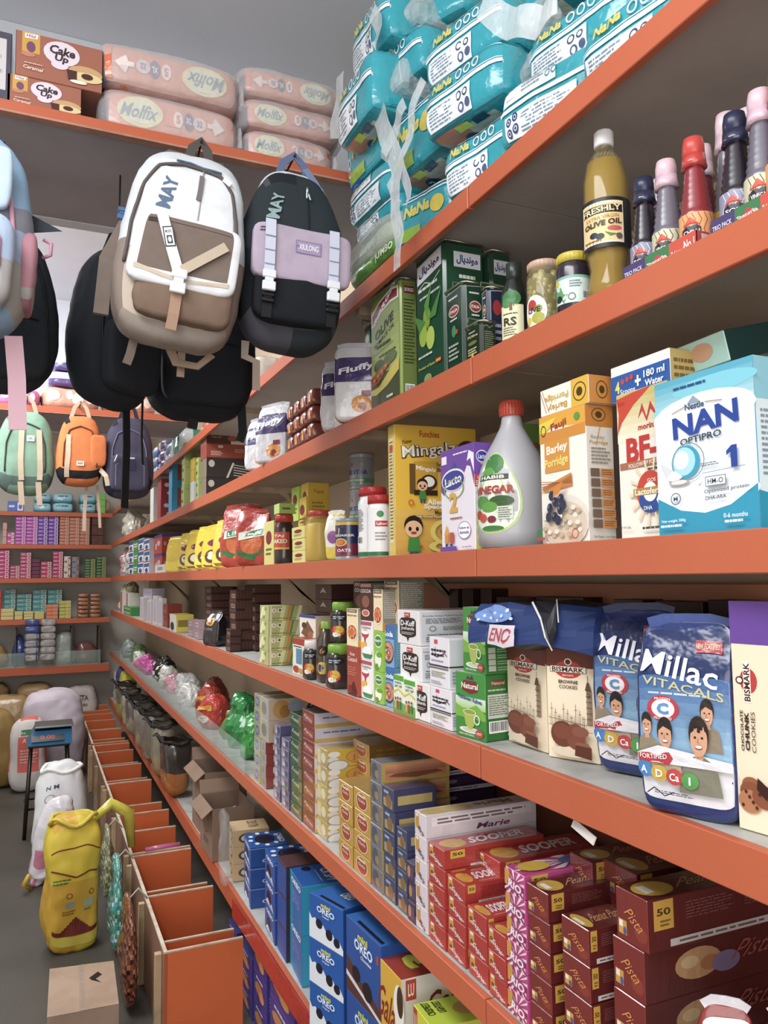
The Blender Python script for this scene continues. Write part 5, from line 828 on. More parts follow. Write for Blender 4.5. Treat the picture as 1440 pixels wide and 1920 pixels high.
for i, (d, x0, x1, yt, X, n, lb) in enumerate((('brick', 305, 314, 1133, .85, 2, 'brick red carton left of the yellow-black one, {n}'), ('lilac', 268, 284, 1103, .86, 3, 'lilac tissue carton in the far part, {n}'), ('slim', 286, 294, 1118, .83, 1, 'slim pale carton standing right of the lilac ones'), ('slim', 276, 283, 1125, .82, 1, 'slim lilac-white carton in front of the tissue cartons'), ('slim', 262, 268, 1120, .82, 1, 'slim pale carton left of the tissue cartons'), ('greenw', 232, 246, 1139, .825, 2, 'green carton low near the far corner, {n}'), ('redst', 225, 231, 1110, .83, 1, 'white and pink carton near the corner, left'), ('redst', 236, 242, 1112, .85, 1, 'white and pink carton near the corner, right'), ('slim', 296, 303, 1122, .84, 1, 'slim beige carton next to the brick red ones'))):
    fitbox(d, 'D', x0, x1, yt, X=X, dx=.035 if d == 'slim' else .1, n=n, label=lb, cat='box')
# ================================================================ FIFTH SHELF (E): biscuit stacks
side = lambda c1, t, tc='#f2ece4', st='50': [('r', .06, .55, .2, .95, '#d9b23a'), ('t', st, .13, .75, .1, .16, '#4a3418', 0, 0, 2), ('z', .3, .25, .9, .8, 6, tc if c1 else '#8a8a8a'), ('r', .25, .03, .95, .15, '#dcd6d2'), ('z', .3, .06, .9, .12, 1, '#6a6a6a')]
DES['sooper'] = dict(c='#b23830', name='biscuit_carton', m='wrap', L=[('r', .08, .3, .34, .95, '#d39a3c'), ('r', .12, .8, .3, .93, '#f0e6dc'), ('e', .21, .5, .08, .12, '#7a4a3a'), ('t', 'Sooper', .56, .3, .8, .3, '#f0e4e4', -38, .1, 2, .7)], R=side(1, '', '#8f2a24'),
  U=[('e', .16, .5, .12, .36, '#d9a83a'), ('p', [(.05, .6), (.28, .75), (.26, .3), (.06, .25)], '#cf9c3a'), ('t', 'SOOPER', .6, .5, .56, .5, '#f2eaea', 0, .1, 3), ('l', [(.3, .1), (.9, .1)], .001, '#e9dcdc')])
DES['marie'] = dict(c='#dfd5da', name='biscuit_carton', m='wrap', cols={'T': '#e9e4dc'}, L=[('r', .1, .3, .4, .95, '#c9943f'), ('r', .14, .8, .36, .93, '#f0e6dc'), ('t', 'Marie', .6, .25, .6, .22, '#6a4a5a', -35, .1, 1, .7)], R=[('r', .05, .5, .95, .9, '#eee8e8'), ('z', .1, .55, .9, .85, 2, '#7a6a72'), ('t', 'Marie', .6, .25, .3, .25, '#6a3a5a', 0, .1, 2)],
  U=[('e', .14, .5, .14, .4, '#d9bd72'), ('e', .32, .5, .14, .4, '#e3ca86'), ('t', 'Marie', .65, .5, .34, .5, '#9a7a5a', 180, 0, 2)])
DES['rio'] = dict(c='#c24a86', name='biscuit_carton', m='wrap', L=[('p', [(.5, .5), (.5+.7*math.cos(a), .5+.7*math.sin(a)), (.5+.7*math.cos(a+.2), .5+.7*math.sin(a+.2))], '#efdbe6') for a in [i*math.tau/12 for i in range(12)]][:]+[('r', .0, .0, 1, .0, '#c24a86'), ('r', .04, .3, .3, .95, '#d39a3c'), ('e', .58, .4, .4, .26, '#a83a72'), ('t', 'RIO', .58, .4, .68, .34, '#f6eef2', -10, 0, 3)], R=side(1, '', '#8f2a60'),
  U=[('p', [(.5, .5), (.5+.5*math.cos(a), .5+.5*math.sin(a)), (.5+.5*math.cos(a+.22), .5+.5*math.sin(a+.22))], '#efdbe6') for a in [i*math.tau/12 for i in range(12)]]+[('e', .16, .5, .13, .36, '#d9b23a'), ('e', .5, .5, .12, .25, '#4a6fb5'), ('t', 'RIO', .8, .5, .3, .6, '#f6eef2', 0, 0, 4)])
for e in DES['rio']['L'][:12]+DES['rio']['U'][:12]:
    for i, (x, y) in enumerate(e[1]): e[1][i] = (min(1, max(0, x)), min(1, max(0, y)))
DES['pista'] = dict(c='#7d2c26', name='biscuit_carton', m='wrap', cols={'R': '#5f221f', 'T': '#5a211e'}, L=[('e', .78, .3, .2, .16, '#8f3a2a'), ('r', .08, .12, .34, .4, '#cf9f3a'), ('r', .1, .26, .22, .38, '#efe6dc'), ('e', .28, .2, .05, .08, '#4a5a9a'), ('t', 'Pista', .62, .5, .6, .22, '#d98f4a', -38, .3, 0, .7)],
  R=[('r', .04, .4, .17, .96, '#cf9f3a'), ('t', '50', .105, .74, .09, .14, '#4a3418', 0, 0, 2), ('z', .08, .45, .15, .6, 2, '#7a5a20'), ('z', .25, .5, .6, .85, 6, '#7d4a44'), ('z', .66, .5, .95, .85, 6, '#7d4a44'), ('r', .14, .06, .98, .2, '#cfc4c2'), ('z', .2, .09, .92, .17, 1, '#6a5a5a')],
  U=[('e', .14, .5, .12, .38, '#cfa63a'), ('r', .06, .3, .12, .7, '#efe6dc'), ('t', 'Peanut Pista', .62, .5, .6, .4, '#d99a6a', 0, .3, 0)])
DES['pista_big'] = dict(DES['pista'], R=[('e', .36, .55, .16, .3, '#c99a6a'), ('e', .3, .6, .06, .12, '#d9bd8a'), ('e', .44, .5, .07, .14, '#b87a4a'), ('e', .55, .45, .1, .2, '#8a7aa0'), ('t', 'Pista', .78, .6, .3, .34, '#a8564a', 0, .3, 0)])
DES['gold'] = dict(c='#c79a3c', name='biscuit_carton', m='wrap', cols={'R': '#8f6a2c', 'T': '#a9863a'}, L=[('e', .5, .5, .34, .42, '#e8d9b0'), ('e', .5, .5, .3, .38, '#a8402c'), ('r', .3, .68, .7, .8, '#e8d9b0'), ('t', 'Gala', .5, .52, .44, .14, '#f2e2cf', 0, .2, 1), ('l', [(.08, .1), (.08, .9)], .001, '#f0d98a')], R=[('z', .1, .2, .9, .8, 2, '#a9803a')])
DES['egg'] = dict(c='#c9b25a', name='biscuit_carton', m='wrap', cols={'R': '#cfae2c', 'L': '#b9a468', 'T': '#b9a05a'}, L=[('r', .1, .1, .5, .9, '#d9c98a'), ('e', .7, .5, .2, .3, '#e2dcc6')], R=[('e', .12, .75, .1, .17, '#e9e9e4'), ('e', .1, .45, .09, .15, '#dcdcd8'), ('e', .18, .12, .18, .3, '#8f9094'), ('e', .18, .12, .16, .26, '#e2e2df'), ('e', .55, .55, .24, .38, '#b9792c'), ('e', .55, .55, .22, .35, '#cf9640')]+[('e', .45+.07*(i % 4), .38+.12*(i//4), .014, .03, '#7a4a1c') for i in range(12)])
DES['farm'] = dict(c='#8a3a34', name='biscuit_carton', m='wrap', cols={'R': '#c9c4cf', 'T': '#9a8a84'}, L=[('r', .1, .2, .9, .7, '#a8564c'), ('t', 'Farm', .5, .5, .7, .25, '#e6d3c4', -20, 0, 1)], R=[('r', 0, 0, 1, .25, '#c9a24a'), ('z', .1, .55, .6, .75, 1, '#6a6a8a'), ('e', .85, .5, .12, .4, '#c98f4a')])
DES['greenl'] = dict(c='#2f5a3c', name='biscuit_carton', m='wrap', L=[('t', 'Lush', .45, .55, .6, .3, '#d9e0c6', -20, .2, 1), ('r', .72, .1, .98, .9, '#8a6a4a')], cols={'R': '#7a5a44'})
DES['purp'] = dict(c='#7a7490', name='biscuit_carton', m='wrap', L=[('r', .1, .1, .45, .9, '#aaa6b8'), ('r', .55, .3, .9, .8, '#4f4a7a'), ('e', .4, .4, .15, .2, '#d9cfc4')], cols={'R': '#5a5578'})
DES['prince'] = dict(c='#b9b4ad', name='biscuit_carton', m='wrap', cols={'R': '#cdb99a', 'T': '#bfb6a6'}, L=[('e', .5, .5, .3, .3, '#8f8a84')], R=[('e', .24, .5, .16, .44, '#c99a54'), ('e', .3, .4, .1, .3, '#b07c3a'), ('e', .5, .6, .14, .3, '#a9b2c2'), ('t', 'Pl', .8, .5, .2, .5, '#3a3a5a', 0, .2, 2)])
DES['lu'] = dict(c='#9a928c', name='biscuit_carton', m='wrap', cols={'R': '#9a4034'}, L=[('e', .5, .5, .3, .3, '#7a746f')], R=[('r', .15, .3, .32, .8, '#e6ddd6'), ('t', 'LU', .235, .55, .12, .34, '#a8352a', 0, 0, 2)])
DES['tuc'] = dict(c='#aaa583', name='biscuit_carton', m='wrap', cols={'R': '#cfc93a', 'T': '#b9b4a0'}, L=[('e', .5, .5, .35, .35, '#5f6a9a'), ('t', 'TUC', .5, .5, .5, .3, '#e6e6ea')], R=[('r', .08, .4, .2, .85, '#a8352a'), ('t', 'LU', .14, .62, .09, .3, '#f0e6dc', 0, 0, 2), ('p', [(.36, .2), (.68, .3), (.68, .85), (.34, .75)], '#2c2f66'), ('t', 'TUC', .51, .53, .26, .42, '#f2f2f4', 6, .1, 3), ('e', .85, .5, .12, .45, '#c98f3c')])
DES['cloudy'] = dict(c='#77777d', name='biscuit_carton', m='wrap', cols={'R': '#b99a4a', 'T': '#8f9096'}, L=[('e', .4, .5, .3, .4, '#55585f'), ('e', .6, .4, .2, .2, '#9a8468')], R=[('r', .06, .2, .94, .92, '#c07c54'), ('g', .06, .5, .94, .92, '#a85a3c', '#d99a6a', 4), ('p', [(.1, .35), (.5, .2), (.9, .35), (.8, .48), (.2, .48)], '#7a4a34')])
DES['bluegold'] = dict(c='#434c6a', name='biscuit_carton', m='wrap', cols={'R': '#3a3a5f'}, L=[('r', .15, .12, .9, .5, '#b09a5f'), ('e', .6, .4, .25, .3, '#8a6a44'), ('r', .2, .72, .6, .84, '#9fb0d2')], R=[('r', .1, .3, .9, .7, '#b9a25a')])
DES['oreop'] = dict(c='#4a3a55', name='biscuit_carton', m='wrap', cols={'R': '#3c2a4a', 'T': '#6b5f7d'}, L=[('e', .3, .5, .2, .3, '#c98a5a'), ('r', .5, .2, .9, .8, '#5f4a6a')], R=[('r', 0, .5, 1, .62, '#2a1f34'), ('r', .04, .66, 1, .9, '#d6cdd6'), ('z', .1, .7, .9, .86, 1, '#7a6a80'), ('r', .02, .05, .16, .4, '#c9c4cc'), ('e', .45, .25, .06, .12, '#8a7a9a')])
EC = lambda des, x0, x1, yt, n, lb, X=.822, dx=.24, g=None, sk=0: fitbox(des, 'E', x0, x1, yt, X=X, dx=dx, n=n, label=lb+', {n}', cat='biscuit box', group=g, skip=sk)
EC('tuc', 476, 487, 1304, 6, 'yellow cracker carton in the leftmost stack')
EC('lu', 489, 498, 1392, 4, 'silver and red biscuit carton below the cream ones', dx=.2)
a = [o for l, q in LBL.items() if l.startswith('silver and red biscuit') and l.endswith('topmost') for o in q][0]; zt = a.location.z+max(v.co.z for v in a.data.vertices)
ya = a.location.y
for k in range(2): carton('prince', (.826, ya-.02, zt+.001+k*.082), (.22, .12, .0815), 'cream biscuit carton with cookie picture, %s, above silver-red stack' % ('lower', 'upper')[k], 'biscuit box')
EC('purp', 514, 525, 1362, 7, 'lilac-grey biscuit carton in the stack left of green', dx=.2)
EC('purp', 527, 541, 1390, 7, 'grey-purple biscuit carton in the stack touching the green one', X=.818, dx=.2)
EC('greenl', 545, 566, 1344, 8, 'dark green biscuit carton in the narrow green stack', dx=.2)
EC('farm', 568, 590, 1338, 8, 'maroon biscuit carton with lilac side', dx=.3)
EC('egg', 592, 613, 1408, 5, 'yellow egg biscuit carton with white eggs', X=.83, dx=.2)
EC('egg', 612, 632, 1538, 2, 'yellow egg biscuit carton at the front low pair', X=.815, dx=.1) if 0 else None
EC('gold', 636, 662, 1476, 4, 'gold biscuit carton with red oval, left front stack', dx=.1)
EC('gold', 664, 695, 1493, 4, 'gold biscuit carton with red oval, right front stack', dx=.1)
EC('gold', 664, 694, 1398, 6, 'gold biscuit carton with red oval, taller rear stack', X=.932, dx=.24)
EC('cloudy', 697, 717, 1432, 6, 'grey biscuit carton with orange sunset side', dx=.2)
EC('bluegold', 719, 741, 1482, 5, 'navy and gold biscuit carton, left of two navy stacks', dx=.12)
EC('oreop', 743, 782, 1450, 6, 'dark purple biscuit carton in the stack behind the navy ones', X=.95, dx=.25)
EC('bluegold', 744, 763, 1560, 4, 'navy and gold biscuit carton, right of two navy stacks', dx=.12)
EC('oreop', 765, 779, 1622, 3, 'small purple-brown biscuit carton beside the white stack', X=.82, dx=.08)
EC('marie', 781, 802, 1530, 5, 'white tea biscuit carton in the white stack', dx=.3)
EC('sooper', 806, 836, 1596, 5, 'red Sooper biscuit carton, leftmost Sooper stack', dx=.26)
EC('sooper', 841, 874, 1660, 4, 'red Sooper biscuit carton, second Sooper stack', X=.824, dx=.13)
EC('sooper', 878, 914, 1722, 3, 'red Sooper biscuit carton, third Sooper stack', X=.82, dx=.085)
EC('sooper', 897, 940, 1617, 5, 'red Sooper biscuit carton, rear Sooper stack', X=.912, dx=.26)
EC('sooper', 917, 950, 1757, 3, 'red Sooper biscuit carton, stack next to the pink one', X=.818, dx=.09)
EC('rio', 954, 990, 1643, 6, 'pink and white striped RIO biscuit carton', X=.82, dx=.26)
EC('pista', 996, 1036, 1676, 5, 'dark red wrapped biscuit carton next to the pink stack', X=.822, dx=.2)
EC('pista', 1078, 1121, 1617, 5, 'dark red wrapped biscuit carton, tall rear stack', X=.93, dx=.24)
EC('pista', 1060, 1112, 1745, 4, 'dark red wrapped biscuit carton, second front stack from the pink one', X=.825, dx=.1)
EC('pista', 1140, 1205, 1640, 5, 'dark red wrapped biscuit carton, rear stack right of the tall one', X=.955, dx=.2)
for i, (yt) in enumerate((1686,)):
    q = fitbox('pista', 'E', 1158, 1218, yt, X=.85, dx=.1, n=4, label='x{n}', cat='biscuit box')
    for k, o in enumerate(q):
        h = max(v.co.z for v in o.data.vertices); w = max(v.co.y for v in o.data.vertices)
        o.data = box_mesh('pista' if k == 3 else 'pista_big', .3, w, h); o.location.y -= .01*(k == 3)
        LBL.pop(o['label'], None); o['label'] = 'large dark red biscuit carton with pale strip, near right stack, %s' % nth(k, 4); LBL.setdefault(o['label'], []).append(o)
EC('pista', 1144, 1186, 1846, 2, 'dark red wrapped biscuit carton, low front pair', X=.745+.06, dx=.04) if 0 else None
# ketchup pouches at the near end
def ket(f, u, v):
    return '#8a2420'
for i, (px, py, X, w, h, s) in enumerate(((1362, 1905, .84, .12, .235, 0), (1490, 1890, .88, .12, .25, 5), (1620, 1880, .92, .12, .26, 9))):
    p = onX(px, py, X); y = p.y; L = [('p', [(.0, .9), (.06, .98), (.94, .98), (1, .9), (.9, .88), (.72, .78), (.6, .5), (.3, .3), (0, .2)], '#d9d5dc')] if 0 else [('r', 0, .0, .07, 1, '#e2dde2'), ('r', .93, 0, 1, 1, '#e2dde2'), ('r', 0, .93, 1, 1, '#e2dde2'), ('p', [(.07, .93), (.35, .93), (.75, .6), (.93, .3), (.93, .62), (.6, .93)], '#bcd0e2'), ('e', .4, .4, .26, .14, '#7a1f1c'), ('t', 'Chilli', .5, .3, .5, .08, '#e9e2e2', 0, .2, 2)]
    pouch((X, y, LV['E']+.001), .07, w, h, 'sauce_pouch', ('red and white spouted sauce pouch, nearest front corner', 'red and white sauce pouch behind the front one', 'red and white sauce pouch at the photo edge')[i], 'pouch', ket, L, (), math.radians(52), 0, s+40, seal='#dcd8dc', top=.35, amp=.006, k=6, topw=.5)
# ================================================================ LOWEST SHELF (F): Oreo, Gala, cartons
spl = [('p', [(0, 0), (1, 0), (1, .12), (.9, .26), (.8, .2), (.7, .34), (.55, .26), (.42, .42), (.3, .34), (.18, .5), (.08, .44), (0, .56)], '#dfe3ea'), ('e', .3, .4, .1, .11, '#23202b'), ('e', .6, .28, .1, .12, '#23202b'), ('e', .82, .2, .09, .1, '#23202b')]
DES['oreo'] = dict(c='#2357a4', name='biscuit_carton', cols={'T': '#27589f', 'R': '#234f96'}, L=[('t', 'OREO', .5, .8, .7, .16, '#eceff4', 0, 0, 3), ('e', .4, .34, .22, .26, '#1f1d2b'), ('p', [(.1, .1), (.3, .3), (.5, .06), (.7, .3), (.9, .05)], '#dfe3ea')], R=[('t', 'OREO', .5, .3, .4, .16, '#eceff4', 0, 0, 2), ('r', 0, .9, 1, .93, '#8fa9d2')],
  T=[('e', .5, .45, .3, .26, '#1f1d2b'), ('o', .5, .45, .24, .2, '#3a3a4a', .1), ('t', 'OREO', .5, .86, .6, .16, '#eceff4', 0, 0, 3)]+[('e', .5+.4*math.cos(a), .45+.38*math.sin(a), .07, .06, '#dfe3ea') for a in [i*math.tau/9 for i in range(9)]])
DES['oreo_brown'] = dict(c='#2453a0', name='biscuit_carton', cols={'T': '#5a3a3c', 'R': '#3d2a33'}, L=[('r', 0, .92, 1, 1, '#5a3a3c')])
DES['crispy'] = dict(c='#2a8fb8', name='biscuit_carton', cols={'T': '#2357a0', 'R': '#2a9cc0'}, L=[('r', .3, 0, 1, 1, '#2a6fae'), ('t', 'OREO', .55, .86, .7, .12, '#eceff4', 0, 0, 3), ('t', 'CRISPY', .55, .55, .3, .5, '#8f7fc9', 90, 0, 1)], T=[('e', .2, .3, .12, .1, '#1f1d2b'), ('t', 'CR SPY', .6, .66, .6, .22, '#eceff4', 0, .1, 1), ('l', [(.3, .45), (.85, .45)], .0012, '#dfe3ea')])
DES['mini'] = dict(c='#2559a6', name='biscuit_carton', cols={'T': '#2f66ad', 'R': '#23509a'}, L=spl+[('t', 'mini', .5, .86, .28, .09, '#d9d44a', 0, 0, 3), ('t', 'OREO', .5, .74, .54, .15, '#7fa9dc', 0, 0, 4), ('t', 'OREO', .5, .74, .5, .13, '#eef1f6', 0, 0, 1), ('t', 'Original', .5, .62, .2, .05, '#eef1f6', 0, .2)], T=[('r', .25, .05, .95, .12, '#1f1d2b'), ('t', 'OREO', .6, .5, .3, .24, '#eef1f6', 0, 0, 2), ('z', .1, .7, .5, .9, 2, '#a9c0e2')], R=[('z', .1, .3, .9, .8, 5, '#7f9ccf')])
DES['minic'] = dict(DES['mini'], c='#28539c', L=[('p', [(0, 0), (1, 0), (1, .16), (.8, .22), (.6, .3), (.4, .28), (.2, .4), (0, .48)], '#5a3630'), ('p', [(0, .2), (1, .0), (1, .05), (0, .27)], '#d9d3d2'), ('e', .3, .33, .12, .1, '#2a1c22'), ('e', .62, .24, .13, .12, '#2a1c22'), ('t', 'mini', .5, .86, .28, .09, '#d9d44a', 0, 0, 3), ('t', 'OREO', .52, .74, .54, .15, '#7fa9dc', 0, 0, 4), ('t', 'OREO', .52, .74, .5, .13, '#eef1f6', 0, 0, 1), ('t', 'Chocolate', .6, .62, .3, .05, '#eef1f6', 0, .2)])
DES['gala'] = dict(c='#d9a928', name='biscuit_carton', cols={'R': '#d6d2cc', 'T': '#9a3a2a'}, L=[('e', .9, .6, .2, .3, '#efe9dc'), ('e', .95, .7, .12, .2, '#4a3020'), ('t', 'Gala', .42, .45, .7, .44, '#8a2a1c', -6, .25, 1), ('z', .3, .12, .7, .18, 1, '#a86a1c'), ('r', 0, .86, .1, .98, '#b8402f')], R=[('r', .06, .72, .2, .98, '#b8402f'), ('t', 'LU', .13, .85, .08, .16, '#f0e6dc', 0, 0, 2), ('t', 'Gala', .6, .62, .5, .34, '#7a2a1c', 8, .25, 1), ('z', .3, .1, .8, .2, 1, '#8a7a70')],
  T=[('t', '3', .5, .42, .5, .42, '#cfd63a', 180, 0, 5), ('t', 'Biscuits Extra', .5, .8, .8, .14, '#e6cf8a', 180, 0, 2)], U=[('r', .5, 0, 1, 1, '#b9a45a'), ('e', .75, .5, .2, .4, '#6a5430')])
DES['crispiest'] = dict(c='#d2cc30', name='biscuit_carton', cols={'R': '#c9c43a', 'T': '#b7c92e'}, L=[('r', 0, .6, .2, .98, '#b8402f'), ('t', 'LU', .1, .8, .12, .2, '#f0e6dc', 0, 0, 2)], R=[('z', .1, .1, .9, .6, 3, '#4a5a1c')], T=[('e', .5, .6, .26, .2, '#b9924a'), ('t', 'CRISPIEST', .5, .9, .5, .1, '#2f3a1c', 0, 0, 2), ('t', 'CRISPIEST', .3, .12, .5, .1, '#2f3a1c', 180, 0, 2), ('t', 'LIGHTEST', .3, .26, .44, .1, '#2f3a1c', 180, 0, 2), ('l', [(.6, .7), (.7, .82), (.8, .7), (.9, .8)], .002, '#3a2a1c')])
DES['vanilla'] = dict(c='#c9ac7c', name='biscuit_carton', cols={'T': '#d2b587'}, L=[('e', .5, .5, .3, .3, '#6a5a4a'), ('e', .5, .5, .2, .2, '#e2d4b8')], R=[('e', .4, .5, .25, .3, '#5a4a3c'), ('e', .4, .5, .18, .2, '#dccbb0')], T=[('t', 'VANILLA OREOS', .5, .6, .7, .3, '#4a3a2c', 180, 0, 1)])
TT = lambda des, zt, pL, pR, h, n, dx, lb: twotop(des, zt, pL, pR, h, n, dx, lb+', {n}', 'biscuit box')
TT('vanilla', None, (430, 1540), (437, 1558), .125, 3, .16, 'beige cookie carton in the leftmost stack')
TT('oreo', None, (458, 1563), (470, 1590), .13, 3, .16, 'blue Oreo carton in the first blue stack')
TT('oreo', None, (497, 1590), (515, 1618), .125, 3, .17, 'blue Oreo carton in the second blue stack')
TT('oreo_brown', None, (520, 1605), (536, 1626), .13, 3, .16, 'blue and brown biscuit carton, narrow stack')
TT('crispy', None, (542, 1625), (566, 1663), .14, 2, .17, 'turquoise and blue crispy biscuit carton')
TT('mini', None, (538, 1692), (576, 1728), .105, 3, .1, 'blue mini Oreo display carton, left column') if 0 else None
TT('mini', None, (580, 1672), (643, 1707), .118, 3, .14, 'blue mini Oreo original display carton')
TT('minic', None, (649, 1714), (714, 1775), .155, 2, .15, 'blue mini Oreo chocolate display carton')
TT('gala', None, (706, 1788), (752, 1838), .145, 2, .2, 'yellow and white Gala biscuit carton')
TT('crispiest', None, (775, 1882), (812, 1930), .12, 2, .19, 'bright yellow-green biscuit carton by the Gala boxes')
# red ribbon lying along the lowest fascia
m = M()
pts = [onX(x, y, .792) for x, y in ((436, 1692), (470, 1742), (520, 1822), (566, 1892), (612, 1962))]
m.tube([p+Vector((0, 0, -.02)) for p in pts], 0, '#b5282a', flat=(.004, .075)); o = m.build('red_tape', 'film', None); tag(o, 'wide red plastic tape stretched along the lowest shelf edge', 'tape')
# purple cartons on the floor under the lowest shelf
DES['purple'] = dict(c='#4a3f8f', name='biscuit_carton', m='card', cols={'T': '#38406f', 'R': '#3f3f86'}, L=[('e', .4, .5, .3, .2, '#c98a4a'), ('e', .6, .35, .2, .16, '#d9a05a'), ('z', .2, .75, .8, .9, 1, '#e0dce8')], R=[('z', .1, .2, .9, .7, 4, '#8f8ac2'), ('r', .6, .75, .9, .95, '#c9503f')])
for i, (x0, x1, yt, X, n) in enumerate(((428, 444, 1750, .85, 3), (449, 472, 1800, .85, 3), (476, 500, 1795, .85, 3), (506, 552, 1870, .85, 3))):
    z = .002; ya = Ypx(x1, X, .15); yb = Ypx(x0, X, .15); h = fixh(X, ya, z, yt)/n
    h = min(h, .128)
    for k in range(n): carton('purple', (X, ya, z+k*h), (.1 if i < 3 else .14, yb-ya, h-.001), 'purple biscuit carton on the floor, %s, %s stack' % (nth(k, n), ('farthest', 'second', 'third', 'nearest')[i]), 'biscuit box')
# brown cartons at the lowest shelf, farther on
DES['kraftbox'] = dict(c='#8f7461', name='open_carton', m='kraft', L=[('o', .5, .6, .18, .16, '#5f4a3c', .12), ('t', 'A', .5, .3, .3, .16, '#6a5444', 90)], R=[('z', .2, .2, .8, .5, 2, '#7a6250')])
def open_carton(loc, dx, dy, dz, lb, col='#8f7461', rot=0, inside='#6a5444', name='open_carton', filler=None):
    o = empty(name, loc, rot); tag(o, lb, 'carton'); t = .004
    for nm, b in (('front_wall', (0, 0, 0, t, dy, dz)), ('side_wall', (t, 0, 0, dx-t, t, dz)), ('rear_wall', (dx-t, 0, 0, dx, dy, dz)), ('side_wall', (t, dy-t, 0, dx-t, dy, dz)), ('base', (t, t, 0, dx-t, dy-t, t))):
        m = M(); m.box(*b, col); m.build(nm, 'kraft', o)
    for nm, P in (('flap', [(0, 0, dz), (0, dy, dz), (-.05, dy, dz-.04), (-.05, 0, dz-.04)]), ('flap', [(0, dy, dz), (dx, dy, dz), (dx, dy+.03, dz+.06), (0, dy+.03, dz+.06)])):
        m = M(); v = P+[(x, y, z+.003) for x, y, z in P]; m.add(v, [(0, 3, 2, 1), (4, 5, 6, 7), (0, 1, 5, 4), (1, 2, 6, 5), (2, 3, 7, 6), (3, 0, 4, 7)], col); m.build(nm, 'kraft', o)
    m = M(); art(m, flat((-.0002, dy, 0), (0, -dy, 0), (0, 0, dz)), [('o', .5, .6, .18, .2, '#5f4a3c', .14), ('z', .3, .2, .7, .32, 2, '#5f4a3c')]); m.build('print', 'kraft', o)
    return o
pc = onZ(393, 1618, .476)
open_carton((.79, pc.y, .477), .2, .3, .24, 'nearest open brown carton on the lowest shelf, filled with dark packets')
open_carton((.82, pc.y+.34, .477), .22, .34, .33, 'taller open brown carton behind the nearest one')
for i in range(4):
    S = Soft(.05, .15, .03, 4, .004, 20, None, i); m = M(); S.body(m, 6, lambda f, u, v: '#2a2a2e' if int(u*5) % 2 else '#b9bcc0'); o = m.build('packet', 'film', None, (.835+.036*i, pc.y+.06+.03*(i % 2), .66), (0, math.radians(55), 0)); o.rotation_euler = (0, math.radians(60), .2); o.location = (.83+.04*i, pc.y+.15, .60+.012*i); tag(o, 'black and silver packet sticking out of the nearest open carton, %s' % ('front', 'second', 'third', 'rear')[i], 'packet')
S = Soft(.03, .12, .3, 3, .02, 14, None, 3); m = M(); S.body(m, 12, None, '#c9c9c4'); o = m.build('plastic_wrap', 'clear', None, (.79, pc.y-.25, .477)); tag(o, 'crumpled clear plastic wrap hanging beside the beige cartons', 'plastic')
# ================================================================ MILK POUCHES, CRUMPLED BOX (shelf D)
def milkc(f, u, v):
    if v > .72: return '#22305f'
    if f in 'LY' or f == 'X': return '#3a7fb3' if v > .3 and f == 'L' else ('#dfdde0' if .07 < v <= .3 and f == 'L' else '#26386e')
    return '#26386e'
ML = [('g', .02, .26, .98, .72, '#8fbdd8', '#2f5f9f', 7), ('r', .02, .06, .98, .28, '#dedce0'), ('p', [(.02, .2), (.5, .16), (.98, .19), (.98, .2), (.5, .172), (.02, .212)], '#27386f'), ('t', 'Millac', .46, .765, .8, .12, '#eceaf0', -6, .15, 1), ('t', 'VITACALS', .5, .665, .82, .045, '#c9c08a', -5, 0, 1), ('z', .15, .62, .85, .64, 1, '#c3d3e3'), ('r', .62, .85, .9, .92, '#a8323a'), ('t', 'NEW FORTIFIED', .75, .885, .24, .03, '#e6cfae'),
      ('e', .3, .55, .16, .065, '#f0e8ea'), ('o', .3, .55, .165, .068, '#b8303a', .28), ('t', 'C', .3, .55, .12, .06, '#4f8fc0', 0, 0, 4), ('t', 'PROTEIN', .3, .6, .16, .014, '#f4eaea'), ('t', 'PROTECTED', .3, .5, .18, .014, '#f4eaea')]+person(.74, .545, .085)+person(.13, .46, .075)+person(.32, .42, .1, top='#b8a48a', hair='#1f1512')+person(.66, .42, .125, top='#7d7a68')+[('p', [(.02, .3), (.25, .36), (.98, .3), (.98, .25), (.02, .25)], '#dedce0'), ('p', [(.03, .3), (.36, .33), (.4, .3), (.36, .265), (.03, .255)], '#b52f38'), ('t', 'FORTIFIED', .2, .3, .28, .025, '#f4eaea', 3)]+[
      q for i, (c, l) in enumerate((('#3f7fc0', 'A'), ('#c9a52c', 'D'), ('#c23f3a', 'Ca'), ('#4f9a48', 'I'))) for q in (('e', .1+.155*i, .225-.008*i, .085, .042, c), ('t', l, .1+.155*i, .225-.008*i, .1 if len(l) > 1 else .02 if l == 'I' else .07, .04, '#f0eef0', 0, 0, 2))]+[('z', .2, .11, .6, .13, 2, '#5a5a6a'), ('l', [(.12, .1), (.2, .14), (.3, .1), (.4, .13)], .0015, '#2a2a3a')]
MR = [('r', .05, .62, .95, .68, '#b8403a'), ('r', .05, .56, .95, .62, '#3f9a48'), ('r', .05, .5, .95, .56, '#c9913a')]+[q for i, (c, l) in enumerate((('#3f7fc0', 'A'), ('#c9b52c', 'D'), ('#c23f3a', 'C'))) for q in (('e', .6, .65-.06*i, .16, .028, c), ('t', l, .6, .65-.06*i, .1, .03, '#f0eef0'), ('z', .12, .635-.06*i, .4, .66-.06*i, 1, '#f0e0d0'))]+[('t', 'M..C', .5, .76, .6, .06, '#e3e1ea'), ('t', 'More nutrition', .5, .4, .8, .035, '#c3d3ea', -3), ('t', 'better growth', .5, .36, .8, .035, '#d9d44a', -3), ('r', .06, .24, .94, .33, '#dcdae0'), ('z', .1, .25, .9, .32, 4, '#6a6f86')]
p = onZ(1283, 1530, LV['D'])
